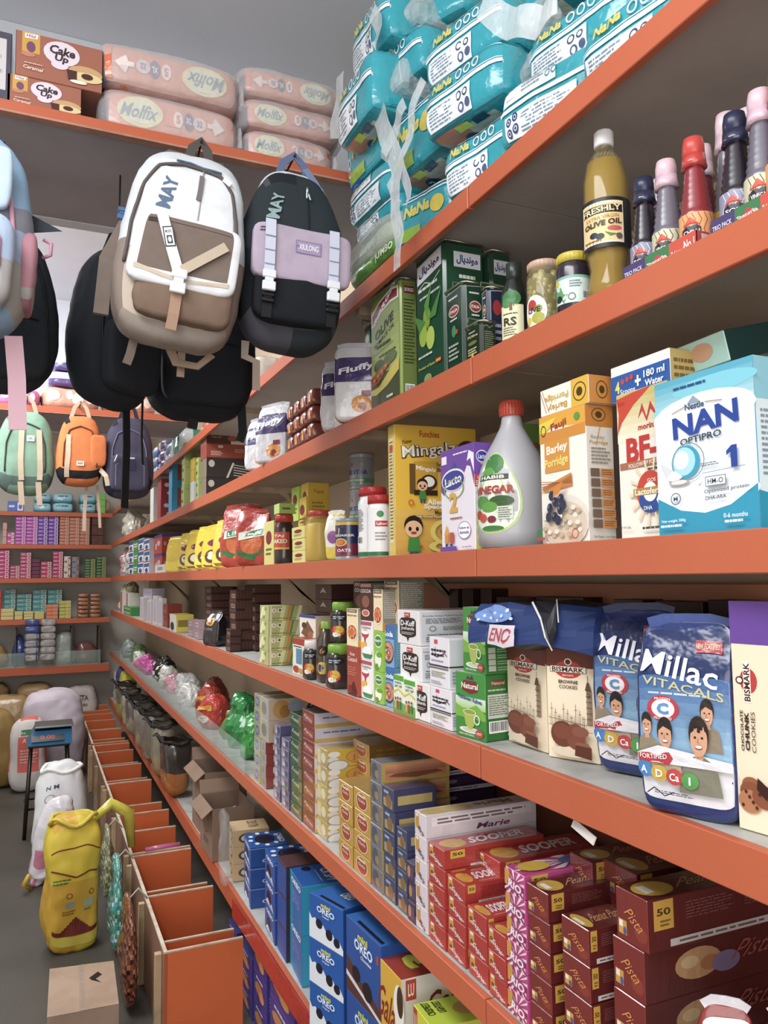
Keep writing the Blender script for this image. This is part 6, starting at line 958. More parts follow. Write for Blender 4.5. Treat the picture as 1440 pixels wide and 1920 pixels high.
pouch((onZ(1176, 1458, LV['D']).x+.035, onZ(1176, 1458, LV['D']).y, LV['D']+.001), .055, .15, .27, 'milk_pouch', 'left blue and white milk powder pouch, behind its neighbour', 'pouch', milkc, ML, MR, math.radians(22), 0, 2, seal='#22305f', top=.72, amp=.004, fr=8, n=18)
pouch((p.x+.02, p.y, LV['D']+.001), .06, .135, .262, 'milk_pouch', 'right blue and white milk powder pouch in front, family picture', 'pouch', milkc, ML, MR, math.radians(26), 0, 12, seal='#3a4f8a', top=.72, amp=.005, fr=8, n=18)
q = onZ(1375, 1480, LV['D'])
pouch((q.x+.1, q.y+.03, LV['D']+.001), .06, .13, .25, 'milk_pouch', 'dark milk powder pouch in shadow behind the right one', 'pouch', milkc, [], MR, math.radians(20), 0, 22, seal='#22305f', top=.72, amp=.006, n=12)
# crumpled antacid box on the cookie cartons
def eno():
    b = [o for l, q in LBL.items() if l.startswith('left brownie') for o in q][0]; h = max(v.co.z for v in b.data.vertices)
    z = LV['D']+h+.004; S = Soft(.14, .285, .08, 26, .014, 14, lambda v: (1-.3*v*v, 1-.05*v, .01*v), 5)
    m = M(); S.body(m, 7, lambda f, u, v: '#263a6c' if f in 'LR' else '#24252f', sm=False)
    art(m, S.F('L', .0095), [('e', .22, .7, .16, .16, '#6f8fc9')]+[('e', .1+.035*i, .6+.22*((i*7) % 5)/5, .012, .03, '#c3d0e6') for i in range(9)]+[('r', .2, .1, .42, .5, '#cfc6d0'), ('t', 'ENO', .31, .3, .17, .26, '#b83a40', 0, .1, 1), ('p', [(.52, .98), (.62, .7), (.66, .3), (.7, .1), (.74, .4), (.7, .95)], '#17141a'), ('l', [(.5, .96), (.6, .66), (.66, .28), (.71, .06)], .004, '#d9d5cf'), ('l', [(.75, .6), (.7, .98)], .0025, '#c9c5bf')])
    art(m, S.F('R', .006), [('t', 'Fruit Salt', .3, .5, .25, .1, '#9aa6c9', 5), ('t', 'REGULAR', .34, .3, .4, .16, '#8f9ac2', 8, .1, 2), ('e', .8, .6, .1, .2, '#4a557f'), ('t', 'ENO', .8, .6, .1, .12, '#8f9ac2'), ('e', .9, .3, .09, .18, '#4a557f')])
    o = m.build('salt_carton', 'card', None, (.885, Ypx(1030, .885, z)+.005, z), math.radians(20)); tag(o, 'crumpled dark blue ENO carton with torn corner lying on the brownie cookie boxes', 'box')
eno()
# ================================================================ STORAGE BINS ALONG THE AISLE
ZR = .37
rim = lambda y: onZ(67+(y-1091)/2.88, y, ZR).y
UN = [(1789, 1757, 1685, 1665, 1609), (1606, 1556, 1533, 1509, 1474), (1472, 1460, 1440, 1430, 1413, 1400), (1397, 1385, 1373, 1366, 1355, 1343, 1336, 1326, 1319)]
UL = ('nearest unit', 'second unit', 'third unit', 'farthest unit')
for ui, rows in enumerate(UN):
    o = empty('storage_bin', (0, 0, 0)); tag(o, 'row of open orange storage bins beside the lowest shelf, '+UL[ui], 'bin')
    ys = [rim(y) for y in rows]; x0, x1 = (.485, .792); zr = ZR+.006*(ui % 2)
    for i, y in enumerate(ys):
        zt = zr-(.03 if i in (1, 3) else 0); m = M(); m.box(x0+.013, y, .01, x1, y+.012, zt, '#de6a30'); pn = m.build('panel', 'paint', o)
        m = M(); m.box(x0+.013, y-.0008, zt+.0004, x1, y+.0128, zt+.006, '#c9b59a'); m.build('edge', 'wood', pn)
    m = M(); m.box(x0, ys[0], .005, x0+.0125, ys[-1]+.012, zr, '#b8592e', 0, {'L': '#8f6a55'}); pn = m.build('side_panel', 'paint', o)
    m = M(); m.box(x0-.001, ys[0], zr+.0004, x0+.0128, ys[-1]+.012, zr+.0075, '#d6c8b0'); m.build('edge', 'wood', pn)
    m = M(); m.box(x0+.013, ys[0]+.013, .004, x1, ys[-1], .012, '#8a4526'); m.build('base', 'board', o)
    for y in (ys[0]+.05, (ys[0]+ys[-1])/2, ys[-1]-.06):
        m = M(); m.box(x0-.026, y, .003, x0-.0015, y+.03, zr-.02, '#bfa27c'); m.build('post', 'wood', o)
m = M(); y = rim(1612)+.06; m.tube([(.56, y, ZR+.02), (.66, y+.01, ZR+.021), (.74, y+.015, ZR+.02)], .012, '#c2608f', 8); o = m.build('sachet_strip', 'film', None); tag(o, 'rolled pink and blue sachet lying across a bin divider', 'packet')
# ================================================================ FLOOR ITEMS
def floorbox():
    P = [onZ(93, 1817, .26), onZ(213, 1802, .26), onZ(223, 1883, .26), onZ(88, 1908, .26)]
    o = empty('cardboard_carton', (0, 0, 0)); tag(o, 'taped brown cardboard carton on the floor beside the bins', 'carton')
    m = M(); v = [(p.x, p.y, .001) for p in P]+[(p.x, p.y, .26) for p in P]; m.add(v, [(4, 7, 6, 5), (0, 1, 2, 3), (0, 4, 5, 1), (1, 5, 6, 2), (2, 6, 7, 3), (3, 7, 4, 0)], '#a28873'); m.build('body', 'kraft', o)
    F = lambda u, v, k: P[3].lerp(P[2], u).lerp(P[0].lerp(P[1], u), v)+Vector((0, 0, .0008*(k+1))); F.curved = False
    m = M(); art(m, F, [('r', 0, 0, .47, 1, '#aa907a'), ('r', .49, 0, 1, 1, '#a68b75')]); m.build('flap', 'kraft', o)
    m = M(); art(m, F, [('r', .44, -.0, .53, 1, '#b7aaa0')], 3); m.build('tape', 'clear', o)
    m = M(); art(m, F, [('p', [(.6, .66), (.74, .78), (.8, .7), (.7, .62), (.78, .52), (.64, .6)], '#2a1f18')], 2); m.build('torn_hole', 'kraft', o)
    G = lambda u, v, k: P[3].lerp(P[2], u)+Vector((0, -.0008*(k+1), -.259*(1-v))); G.curved = False
    m = M(); art(m, G, [('p', [(.55, .5), (.75, .72), (.92, .7), (.92, .2), (.55, .2)], '#3f7a3c')]); m.build('print', 'card', o)
floorbox()
def sack(loc, w, d, h, name, label, colf, A=(), k=3.2, amp=.02, fr=5, rot=0, seed=0, mat='sack', open_top=True, prof=None, n=18, cat='sack', rim='#f0efe8', tilt=0):
    S = Soft(w, d, h, k, amp, fr, prof or (lambda v: (1-.06*v, 1-.1*v, 0)), seed); m = M(); S.body(m, n, colf)
    if A: art(m, S.F('R', .0015), list(A))
    o = m.build(name, mat, None, loc, (0, tilt, rot)); tag(o, label, cat)
    if open_top:
        m = M(); P = []
        for i in range(25):
            a = i*math.tau/24; q = S.pt(math.cos(a)*.93, math.sin(a)*.93, .9); q.z += .012*math.sin(a*3+seed)+.02; P.append(q)
        m.tube(P, .011, rim, 6); m.build('rolled_rim', mat, o)
    return o
def sub(P, n=8):
    q = []
    for (a, b), (c, d) in zip(P, P[1:]): q += [(a+(c-a)*t/n, b+(d-b)*t/n) for t in range(n)]
    return q+[P[-1]]
YS = [('l', sub([(.02, .8), (.45, .795), (.7, .81), (.9, .785), (.98, .79)]), .006, '#7a2a1c'), ('l', sub([(.0, .66), (.5, .575), (.78, .605), (.98, .6)]), .008, '#7a2a1c'), ('z', .05, .53, .4, .58, 2, '#3f6a2c'), ('o', .38, .44, .06, .022, '#7a2a1c', .25), ('o', .82, .44, .06, .022, '#7a2a1c', .25), ('r', .32, .35, .48, .39, '#8a8f9a'), ('z', .26, .29, .52, .33, 2, '#8a5a1c'), ('r', .66, .33, .86, .39, '#9aa68a'), ('z', .67, .3, .85, .32, 1, '#5a6a4a')]+[
      ('p', [(x, .12+.0), (x+.05, .12), (x+.05, .16+.11*max(0, 1-abs(x+.025-.5)/.28)), (x, .16+.11*max(0, 1-abs(x-.5)/.28))], '#6a241a') for x in [.05+.05*i for i in range(18)]]+[('r', .02, .0, .98, .115, '#c9b43a')]
p = onZ(133, 1790, 0); sack((p.x, p.y+.11, .002), .25, .22, fixh(p.x, p.y+.05, 0, 1535), 'grain_sack', 'bright yellow printed rice sack standing on the floor against the bins', lambda f, u, v: '#cfb51f' if v > .55 else '#c79a1e', YS, 5, .02, 6, math.radians(8), 3, rim='#c9b437', n=22, prof=lambda v: (1-.05*v+.03*math.sin(v*9), 1-.1*v, 0))
m = M(); P = [(p.x+.1, p.y+.1, .6), (p.x+.18, p.y+.12, .66), (.47, p.y+.14, .60), (.492, p.y+.16, .42)]; m.tube(P, [.02, .03, .035, .02], '#cfc13a', 8); o = m.build('sack_twist', 'film', None); tag(o, 'twisted yellow sack neck draped over the bin rim', 'sack')
p = onZ(112, 1640, 0); sack((p.x, p.y+.15, .002), .3, .24, fixh(p.x, p.y+.1, 0, 1430), 'grain_sack', 'open white woven sack behind the yellow one', lambda f, u, v: '#dedede', [('t', 'N M', .3, .82, .3, .05, '#3a4460'), ('o', .25, .7, .12, .04, '#5a6480', .12)], 3, .03, 4, 0, 8)
p = onZ(75, 1655, 0); S = Soft(.16, .1, .5, 3, .035, 5, lambda v: (.7+.5*v, 1, .12*v), 4); m = M(); S.body(m, 16, lambda f, u, v: '#cf7f9a' if .2 < v < .45 and u < .6 else '#dcd6da'); o = m.build('plastic_sack', 'film', None, (p.x-.02, p.y-.05, .002)); tag(o, 'slumped white and pink plastic sack leaning on the white one', 'sack')
m = M(); m.tube([(p.x-.05, p.y-.12, .015), (p.x-.09, p.y-.14, .05), (p.x-.06, p.y-.14, .1)], .014, '#c99a1e', 8); o = m.build('dustpan', 'plastic', None); tag(o, 'yellow plastic dustpan edge on the floor beside the pink sack', 'dustpan')
p = onZ(75, 1472, 0); sack((p.x+.1, p.y+.3, .002), .6, .4, .78, 'grain_sack', 'big lilac-white plastic sack behind the weighing scale', lambda f, u, v: '#cbc0cc', (), 3.2, .05, 3, 0, 5, open_top=False)
p = onZ(38, 1483, 0); sack((p.x+.05, p.y, .002), .3, .26, .62, 'grain_sack', 'white and coral printed flour sack left of the scale', lambda f, u, v: '#d9665a' if .25 < v < .8 and .2 < u < .85 else '#cfc9c6', [('r', .3, .8, .8, .9, '#3f7a4a'), ('t', 'ATTA', .55, .72, .4, .06, '#f0e6dc'), ('z', .3, .4, .8, .6, 5, '#e6b8ac')], 3.4, .02, 4, 0, 6, open_top=False)
p = onZ(2, 1480, 0); sack((p.x-.05, p.y+.1, .002), .34, .3, .68, 'grain_sack', 'mustard brown grain sack at the left photo edge', lambda f, u, v: '#8f7238', (), 3.4, .02, 5, 0, 7, open_top=False)
# stool and scale
def stool():
    p = onZ(45, 1575, 0); q = onZ(60, 1408, .0); X, Y, H = p.x, p.y, .62
    o = empty('metal_stool', (X, Y, 0)); tag(o, 'dark metal stool carrying the weighing scale', 'stool')
    for dx, dy in ((0, 0), (.3, 0), (0, .3), (.3, .3)):
        m = M(); m.tube([(dx, dy, 0), (.03+dx*.8, .03+dy*.8, H)], .013, '#4a463f', 8); m.build('leg', 'metal', o)
    for a, b in (((.005, .005), (.295, .005)), ((.005, .295), (.295, .295)), ((.005, .005), (.005, .295)), ((.295, .005), (.295, .295))):
        m = M(); m.tube([(a[0]+.01, a[1]+.01, .2), (b[0]-.01, b[1]+.01, .2)], .008, '#4a463f', 6); m.build('rung', 'metal', o)
    m = M(); m.box(.01, .01, H, .29, .29, H+.02, '#2c2c2e', .006); m.build('seat', 'plastic', o)
    s = empty('weighing_scale', (X, Y, H+.021)); tag(s, 'blue and black electronic weighing scale with steel tray on the stool', 'scale')
    m = M(); m.add([(0, -.02, 0), (.3, -.02, 0), (.3, .3, 0), (0, .3, 0), (.05, .06, .09), (.3, .06, .09), (.3, .3, .1), (.05, .3, .1)], [(0, 3, 2, 1), (4, 5, 6, 7), (0, 1, 5, 4), (1, 2, 6, 5), (2, 3, 7, 6), (3, 0, 4, 7)], ['#26292e', '#26292e', '#1f5f86', '#26292e', '#26292e', '#1f5f86']); m.build('body', 'plastic', s)
    m = M(); m.box(.05, .04, .108, .31, .3, .122, '#8f9494', .004); m.build('tray', 'metal', s)
    m = M(); m.box(.12, .1, .1005, .2, .2, .1075, '#4a4a4a'); m.build('tray_support', 'metal', s)
    m = M(); F = lambda u, v, k: Vector((.03+.24*u, -.02+.08*v-.001*(k+1), .02+.06*v)); F.curved = False; art(m, F, [('r', 0, .1, .9, .9, '#15202a'), ('t', '0.00', .45, .5, .4, .4, '#c23a3a')]); m.build('display', 'plastic', s)
stool()
# sachet strips hanging on the bins' side
def strip(px, py, y0, h, w, cols, label, seed, txt=None):
    X = .40; S = Soft(.05, w, h, 4, .014, 9, lambda v: (.5+.7*math.sin(math.pi*min(1, .2+v)), 1-.25*v, .0), seed)
    def cf(f, u, v): i = int(v*22+u*2)+int(u*5)*3; return cols[i % len(cols)]
    m = M(); S.body(m, 22, cf)
    if txt: art(m, S.F('L', .002), txt)
    o = m.build('sachet_strip', 'film', None, (X, y0, .42-h+.02)); tag(o, label, 'sachets')
    m = M(); m.tube([(.0, 0, h-.01), (.04, 0, h+.03), (.078, 0, h-.02)], .004, '#b9b4a8', 6); m.build('hanging_loop', 'nylon', o); return o
strip(0, 0, 4.75, .36, .3, ['#b9b48f', '#7f9a6a', '#cfc9a8', '#8a7f5a', '#5f7a4a'], 'cream and green sachet strips hanging on the bins, farthest of three bunches', 2)
strip(0, 0, 4.2, .42, .26, ['#2f8f96', '#3fa7a8', '#c9d6cf', '#2a7f8a', '#4f9a5a'], 'teal sachet strips hanging on the bins, middle bunch', 5)
strip(0, 0, 3.66, .41, .3, ['#5f3424', '#8a4a2e', '#2f1f1a', '#b07048', '#7a3a26'], 'brown coffee sachet strips hanging on the bins, nearest bunch', 9, [('r', .3, .7, .7, .86, '#2a1c18'), ('t', 'NESCAFE', .5, .78, .34, .06, '#e6dcd2', 60)])
# ================================================================ BASKET BAGS hanging between shelf E and F
def tote(x, y, z, w, h, c1, c2, label, rot, seed, fill=None):
    S = Soft(.16, w, h, 3.6, .012, 6, lambda v: (.75+.35*v, .9+.12*v, 0), seed); m = M(); S.body(m, 12, lambda f, u, v: c1 if v > .4 else c2, faces='LRXYB')
    o = m.build('carrier_bag', 'film', None, (x, y, z), rot); tag(o, label, 'bag')
    m = M(); P = []
    for i in range(21):
        a = i*math.tau/20; q = S.pt(math.cos(a), math.sin(a), .82); q.z += .012; P.append(q)
    m.tube(P, 0, '#26221f', flat=(.03, .006)); m.build('black_rim', 'nylon', o)
    m = M(); a = S.pt(-.9, -.5, .85); b = S.pt(-.9, .5, .85); c = (a+b)/2+Vector((-.06, 0, .05)); m.tube([a, a.lerp(c, .6)+Vector((0, 0, .02)), c, b.lerp(c, .6)+Vector((0, 0, .02)), b], 0, '#26221f', flat=(.018, .004)); m.build('handle', 'nylon', o)
    m = M(); S2 = Soft(.13, w*.86, h*.6, 3, .02, 9, None, seed+1); S2.body(m, 8, None, fill or c2); m.build('contents', 'sack', o, (0, 0, .008))
for i, (px, py, w, h, c1, c2, lb) in enumerate(((332, 1512, .3, .36, '#3c3631', '#a8662c', 'nearest clear bag with black rim and orange contents'), (300, 1478, .3, .38, '#8f8671', '#a08a68', 'beige clear bag with black rim, second from the cartons'), (282, 1440, .3, .38, '#7f786a', '#8d7f68', 'beige clear bag with black rim, third from the cartons'), (255, 1402, .34, .36, '#8d8674', '#a39478', 'beige clear bag with black rim, fourth from the cartons'), (238, 1375, .34, .36, '#6f6a60', '#8f8470', 'grey clear bag with black rim, fifth from the cartons'), (222, 1345, .36, .34, '#9a947f', '#b5a98c', 'pale clear bag with black rim, sixth from the cartons'), (203, 1318, .4, .36, '#6f6d62', '#b3b53f', 'yellow-green clear bag with black rim, farthest of the row'))):
    p = onX(px, py, .72); tote(.82, max(p.y, 5.1+.0) if i == 0 else 5.1+.5*i, .478 if 1 else p.z, w, h, c1, c2, lb, .1*(-1)**i, i+3)
for i, (c, lb) in enumerate((('#c9c23a', 'yellow plastic bag at the far end under the glass-fronted shelf'), ('#2f4a86', 'dark blue plastic bag in the far corner under the shelf'), ('#cfcac6', 'white plastic bag in the far corner under the shelf'))):
    S = Soft(.2, .3, .4, 3, .04, 5, lambda v: (1-.4*v, 1-.4*v, 0), i+60); m = M(); S.body(m, 12, None, c); o = m.build('plastic_bag', 'film', None, (.9, 8.55+.33*i, .478)); tag(o, lb, 'bag')
# ================================================================ GLASS-FRONTED PART OF SHELF E
for i, (a, b) in enumerate(((3.25, 4.8), (4.81, 6.6), (6.61, 8.4), (8.41, 9.55))):
    m = M(); m.box(.803, a, 1.0008, .808, b, 1.11, '#b9cfc4'); o = m.build('glass_strip', 'glass', None); tag(o, 'glass strip standing on the fifth shelf edge, %s' % ('nearest', 'second', 'third', 'farthest')[i], 'glass')
GB = [(3.5, .9, .2, '#2f8f3a', 'green glossy bag, nearest behind the glass strip', .16), (3.78, .9, .24, '#2a8540', 'taller green glossy bag behind the glass strip', .18), (4.0, .92, .16, '#5a7f3a', 'olive green bag behind the glass strip', .14), (4.35, .88, .17, '#b8372a', 'red glossy bag behind the glass strip, nearer', .2), (4.62, .9, .19, '#a8301f', 'red glossy bag behind the glass strip, farther', .2), (4.9, 1.0, .18, '#7a2f22', 'dark red bag deep behind the glass strip', .2), (5.2, .9, .13, '#d9d6cf', 'white crumpled bag behind the glass strip', .2), (5.5, .92, .16, '#cfcfcb', 'pale crumpled bag behind the glass strip', .2), (5.85, .9, .12, '#dfa3b3', 'pale pink packet behind the glass strip', .16), (6.1, .9, .15, '#d9d9d0', 'off-white pack behind the glass strip', .16), (6.4, .92, .17, '#26221f', 'black pack with white ovals behind the glass strip, nearer', .18), (6.7, .94, .18, '#2a2523', 'black pack with white ovals behind the glass strip, farther', .18), (7.1, .88, .12, '#c24a9a', 'magenta pack behind the glass strip, nearer', .22), (7.4, .88, .12, '#cf5aa3', 'magenta pack behind the glass strip, farther', .22), (7.8, .9, .12, '#c9c9b9', 'cream bag near the far end of the glass strip', .2), (8.2, .92, .16, '#5a7f4a', 'dull green bag near the far end of the glass strip', .2), (8.7, .9, .17, '#9aa6a3', 'silvery foil bag at the far end of the glass strip', .2), (9.1, .9, .14, '#7f8f8c', 'grey foil bag at the far corner behind the glass', .18)]
for i, (y, x, h, c, lb, w) in enumerate(GB):
    S = Soft(.14, w, h, 3, .032, 13, lambda v: (1-.35*v, 1-.25*v, 0), i+70); m = M(); S.body(m, 9, None, c, sm=False)
    if 'black pack' in lb: art(m, S.F('L', .003), [('e', .3, .7, .16, .1, '#e6e2dc'), ('e', .7, .45, .16, .1, '#e6e2dc'), ('e', .3, .25, .16, .1, '#e6e2dc')])
    if c in ('#b8372a', '#a8301f'): art(m, S.F('L', .003), [('p', [(.1, .5), (.9, .6), (.9, .8), (.1, .7)], '#d9a52c'), ('e', .5, .3, .2, .12, '#e6cdb8')])
    o = m.build('snack_bag', 'film', None, (x+.035, y, 1.0008), .3); tag(o, lb, 'bag')
# ================================================================ FAR WALL SHELVES
def packet_mesh(w, h, c1, c2, dx=.09):
    key = ('pk', round(w, 3), round(h, 3), c1, c2)
    if key in BM: return BM[key]
    m = M(); m.box(0, 0, 0, w, dx, h, c1, .004)
    if c2: art(m, flat((0, 0, 0), (w, 0, 0), (0, 0, h)), [('r', .62, .08, .97, .92, c2), ('e', .8, .5, .12, .3, c1), ('z', .08, .3, .5, .7, 1, c2)])
    me = m.mesh('soap_packet', 'card'); BM[key] = me; return me
def backcol(lev, x0, x1, ytop, n, c1, c2, what, where, name='soap_packet', sk=0, Y=9.625):
    z = BKZ[lev][1]+.001; a = onY(x0, 1100, Y).x; b = onY(x1, 1100, Y).x; h = fixh(b, Y, z, ytop)/n
    for i in range(n):
        o = put(packet_mesh(b-a, h-.001, c1, c2), name, None, (a, Y+random.uniform(0, .006), z+i*h), random.uniform(-.02, .02)); tag(o, '%s, %s in %s' % (what, nth(i, n), where), 'packet', what+' stacks')
ORDL = ('leftmost', 'second', 'third', 'fourth', 'fifth', 'sixth', 'seventh', 'eighth')
for i, (x0, x1) in enumerate(((26, 46), (46.5, 68))): backcol('B', x0, x1, 963, 9, '#b553b0', '#d9c2cf', 'magenta soap packet', '%s magenta column on the far wall' % ('left', 'right')[i])
for i, (x0, x1) in enumerate(((68.5, 87), (88, 107))): backcol('B', x0, x1, 965, 8, '#7d4fb0', '#cfc2d9', 'purple soap packet', '%s purple column on the far wall' % ('left', 'right')[i])
for i, (x0, x1) in enumerate(((109, 127.5), (128, 147), (147.5, 166))): backcol('B', x0, x1, (968, 964, 966)[i], 9, '#b8755f', '#d3ab97', 'copper soap packet', '%s copper column on the far wall' % ('left', 'middle', 'right')[i])
backcol('B', 170, 192, 968, 3, '#5a3530', '#6a4038', 'dark brown packet', 'column by the far corner')
backcol('B', 2, 10, 980, 3, '#c99a8a', None, 'pale peach packet', 'column at the left edge of the purple shelf')
backcol('B', 11, 24, 998, 2, '#c25aa0', '#e3d6df', 'pink packet', 'short pile left of the magenta columns')
for i, (x0, x1, yt, n, c) in enumerate(((-4, 16, 1032, 7, '#bf3f7f'), (18, 36, 1061, 4, '#b5507a'), (37, 57, 1036, 7, '#b84f76'), (76, 96, 1053, 4, '#b8436f'), (98, 117, 1034, 7, '#b8436f'))): backcol('C', x0, x1, yt, n, c, '#dcc3b8', 'pink soap packet', '%s pink column on the far wall' % ORDL[i])
backcol('C', 59, 74, 1048, 5, '#6a2a48', None, 'wine-coloured packet', 'column between the pink ones')
for i, (x0, x1) in enumerate(((119, 132), (134, 148))): backcol('C', x0, x1, 1043+i, 2, '#cfc5bb' if i == 0 else '#7f8a96', '#8a4a34', 'pale box with picture', '%s pile right of the pink columns' % ('left', 'right')[i])
for i, (x0, x1) in enumerate(((158, 178), (180, 198))): backcol('C', x0, x1, 1048-4*i, 7, '#3f6a42', '#b5a86a', 'green and cream soap packet', '%s green column on the far wall' % ('left', 'right')[i])
for i, (x0, x1, yt, n) in enumerate(((8, 30, 1104, 6), (32, 60, 1114, 6), (62, 88, 1105, 6), (90, 117, 1105, 6))): backcol('D', x0, x1, yt, n, '#4a969c', '#b9b49a', 'teal soap packet', '%s teal column on the far wall' % ORDL[i], Y=9.74)
for i, (x0, x1, yt, n, c, nm) in enumerate(((3, 27, 1141, 3, '#cfc27a', 'pale yellow'), (29, 44, 1146, 2, '#cdbf78', 'pale yellow'), (46, 64, 1146, 3, '#cfc27a', 'pale yellow'), (66, 84, 1146, 1, '#cdb870', 'pale yellow'))): backcol('D', x0, x1, yt, n, c, None, nm+' packet', '%s front pile on the fourth far shelf' % ORDL[i])
backcol('D', 88, 110, 1133, 4, '#d97a4a', '#c9a08a', 'orange soap packet', 'pile in front of the teal columns'); backcol('D', 112, 134, 1126, 5, '#b8b04a', '#d6cf8f', 'yellow-green soap packet', 'pile right of the orange ones')
backcol('D', -8, 3, 1108, 4, '#b8402f', None, 'red packet', 'column at the left edge of the fourth far shelf')
for i, (x0, x1) in enumerate(((145, 168), (168.5, 190))):
    for k in range(6):
        S = Soft(onY(x1, 1100, 9.66).x-onY(x0, 1100, 9.66).x-.006, .12, .045, 4, .006, 20, None, i*7+k); m = M(); S.body(m, 5, None, '#a5704f'); o = m.build('brown_packet', 'film', None, ((onY(x0, 1100, 9.66).x+onY(x1, 1100, 9.66).x)/2, 9.70, BKZ['D'][1]+.001+k*.046)); tag(o, 'brown pouch lying flat, %s in %s pile by the far corner' % (nth(k, 6), ('left', 'right')[i]), 'packet', 'brown pouches')
# light blue and other packs on far shelf A
for i, (x0, x1) in enumerate(((62, 97), (98, 138), (148, 181))):
    for k in range(2):
        a = onY(x0, 940, 9.7).x; b = onY(x1, 940, 9.7).x; S = Soft(b-a-.01, .3, .112, 5, .01, 8, None, i*3+k); m = M(); S.body(m, 9, lambda f, u, v: '#9fd0de' if v > .35 else '#6fb5cc'); art(m, S.F('R', .002), [('z', .15, .55, .85, .8, 1, '#3a4a7a'), ('r', .0, .0, 1, .12, '#3f9fb0')])
        o = m.build('wipes_pack', 'film', None, ((a+b)/2, 9.8, BKZ['A'][1]+.001+k*.114)); tag(o, 'light blue soft pack on the top far shelf, %s column, %s' % (('left', 'middle', 'right')[i], ('lower', 'upper')[k]), 'pack', 'light blue packs')
backcol('A', 183, 195, 925, 3, '#7fc25a', None, 'bright green packet', 'pile right of the light blue packs'); backcol('A', 10, 40, 940, 1, '#4f6fc0', '#e6e6f0', 'blue and white box', 'single pile left of the light blue packs', name='packet_box')
S = Soft(.16, .2, .16, 3, .02, 7, None, 9); m = M(); S.body(m, 10, None, '#c2a59c'); o = m.build('soft_pack', 'film', None, (.70, 9.76, BKZ['A'][1]+.001)); tag(o, 'dusty pink soft pack by the far corner under the dark backpack', 'pack')
# far shelf E: glass front with loose goods and hanging sachet sheets
zE = BKZ['E'][1]+.001
m = M(); m.box(-1.4, 9.604, zE-.0005, .7, 9.609, zE+.16, '#b9cfc4'); o = m.build('glass_strip', 'glass', None); tag(o, 'glass front of the lowest far-wall shelf', 'glass')
for i, px in enumerate((28, 133, 185)):
    x = onY(px, 1200, 9.63).x; m = M(); m.box(x, 9.63, zE, x+.012, 9.98, zE+.42, '#5a544c'); o = m.build('divider', 'board', None); tag(o, 'dark upright divider on the lowest far-wall shelf, %s' % ('left', 'middle', 'right')[i], 'divider')
def heap(x, y, z, w, d, h, c, name, lb, seed, cat='heap', mat='sack', n=12, k=3, amp=.03, kind=None):
    S = Soft(w, d, h, k, amp, 6, lambda v: (1-.35*v, 1-.3*v, 0), seed); m = M(); S.body(m, n, None, c); o = m.build(name, mat, None, (x, y, z)); tag(o, lb, cat)
    if kind: o['kind'] = kind
    return o
heap(onY(5, 1200, 9.8).x-.1, 9.8, zE, .36, .28, .26, '#a8834a', 'grain_heap', 'heap of golden brown grain behind the far glass front', 3, kind='stuff')
S_ = []
for i, (px0, px1, c) in enumerate(((46, 73, '#3f4f8f'), (76, 104, '#8d8a86'))):
    a = onY(px0, 1200, 9.56).x; b = onY(px1, 1200, 9.56).x; r = empty('sachet_sheet', ((a+b)/2, 9.56, .93)); tag(r, ('blue and silver', 'plain silver')[i]+' sachet sheet hanging from the fourth far shelf', 'sachets')
    for k in range(6):
        S = Soft(b-a, .035, .075, 4, .006, 18, None, i*7+k); m = M(); S.body(m, 6, lambda f, u, v: c if (u > .8 or k > 3) and i == 0 else '#a09c97'); m.build('sachet', 'film', r, (0, 0, k*.077))
heap(onY(36, 1200, 9.8).x, 9.8, zE, .14, .2, .34, '#3a4a8a', 'plastic_sack', 'blue and white sack behind the far glass front', 5, 'sack', 'film'); heap(onY(118, 1230, 9.8).x, 9.8, zE, .28, .26, .36, '#b5bdb5', 'plastic_sack', 'frosted greenish plastic sack behind the far glass front', 6, 'sack', 'film'); heap(onY(160, 1230, 9.8).x, 9.8, zE, .28, .26, .24, '#7a4f48', 'plastic_sack', 'maroon and brown crumpled bag behind the far glass front', 7, 'bag', 'film')
# sacks on the floor below the far shelf
for i, (px, w, h, y, c, lb, nm) in enumerate(((64, .4, .66, 9.8, '#a5855a', 'round tan grain sack under the far shelf', 'grain_sack'), (15, .46, .62, 9.3, '#b3935f', 'open crinkled amber sack left of the tan one', 'grain_sack'), (-20, .4, .7, 9.75, '#7d6240', 'dark brown sack at the left edge under the far shelf', 'grain_sack'), (150, .34, .62, 9.8, '#cfc3bd', 'white flour sack with dark lettering under the far shelf', 'flour_sack'))):
    p = onY(px, 1340, y); S = Soft(w, .34, h, 3.2, .03, 5, None, i+90); m = M(); S.body(m, 14, None, c)
    if i == 3: art(m, S.F('R', .003), [('t', 'ATTA', .5, .8, .5, .12, '#5a4038'), ('z', .2, .6, .8, .7, 1, '#8a7068')])
    o = m.build(nm, 'sack' if i != 1 else 'film', None, (p.x, y, .002)); tag(o, lb, 'sack')
# hanging foil bunches at the far corner
for i, (px, py, X, w, h, c, lb) in enumerate(((208, 1078, .79, .24, .32, '#cf8a96', 'pink foil packet bunch hanging at the far corner'), (232, 1075, .85, .2, .5, '#9aa8a2', 'silver green foil bag bunch at the far corner'), (222, 1012, .84, .42, .34, '#c9c3b4', 'tangle of cream packets at the far corner of the second shelf'), (208, 1146, .86, .42, .4, '#c2bb7a', 'pale yellow crumpled bags at the far corner of the fourth shelf'))):
    y = (9.0, 8.4, 8.7, 8.9)[i]; z = (1.857, 1.857, 2.248, 1.472)[i]; S = Soft(.2, w, min(h, .3), 3, .05, 12, lambda v: (1-.3*v, 1-.4*v, 0), i+50); m = M(); S.body(m, 10, lambda f, u, v: c if int(u*7+v*5) % 3 else '#dedad0', sm=False); o = m.build('foil_bags', 'film', None, (.94, y, z)); tag(o, lb, 'bags')
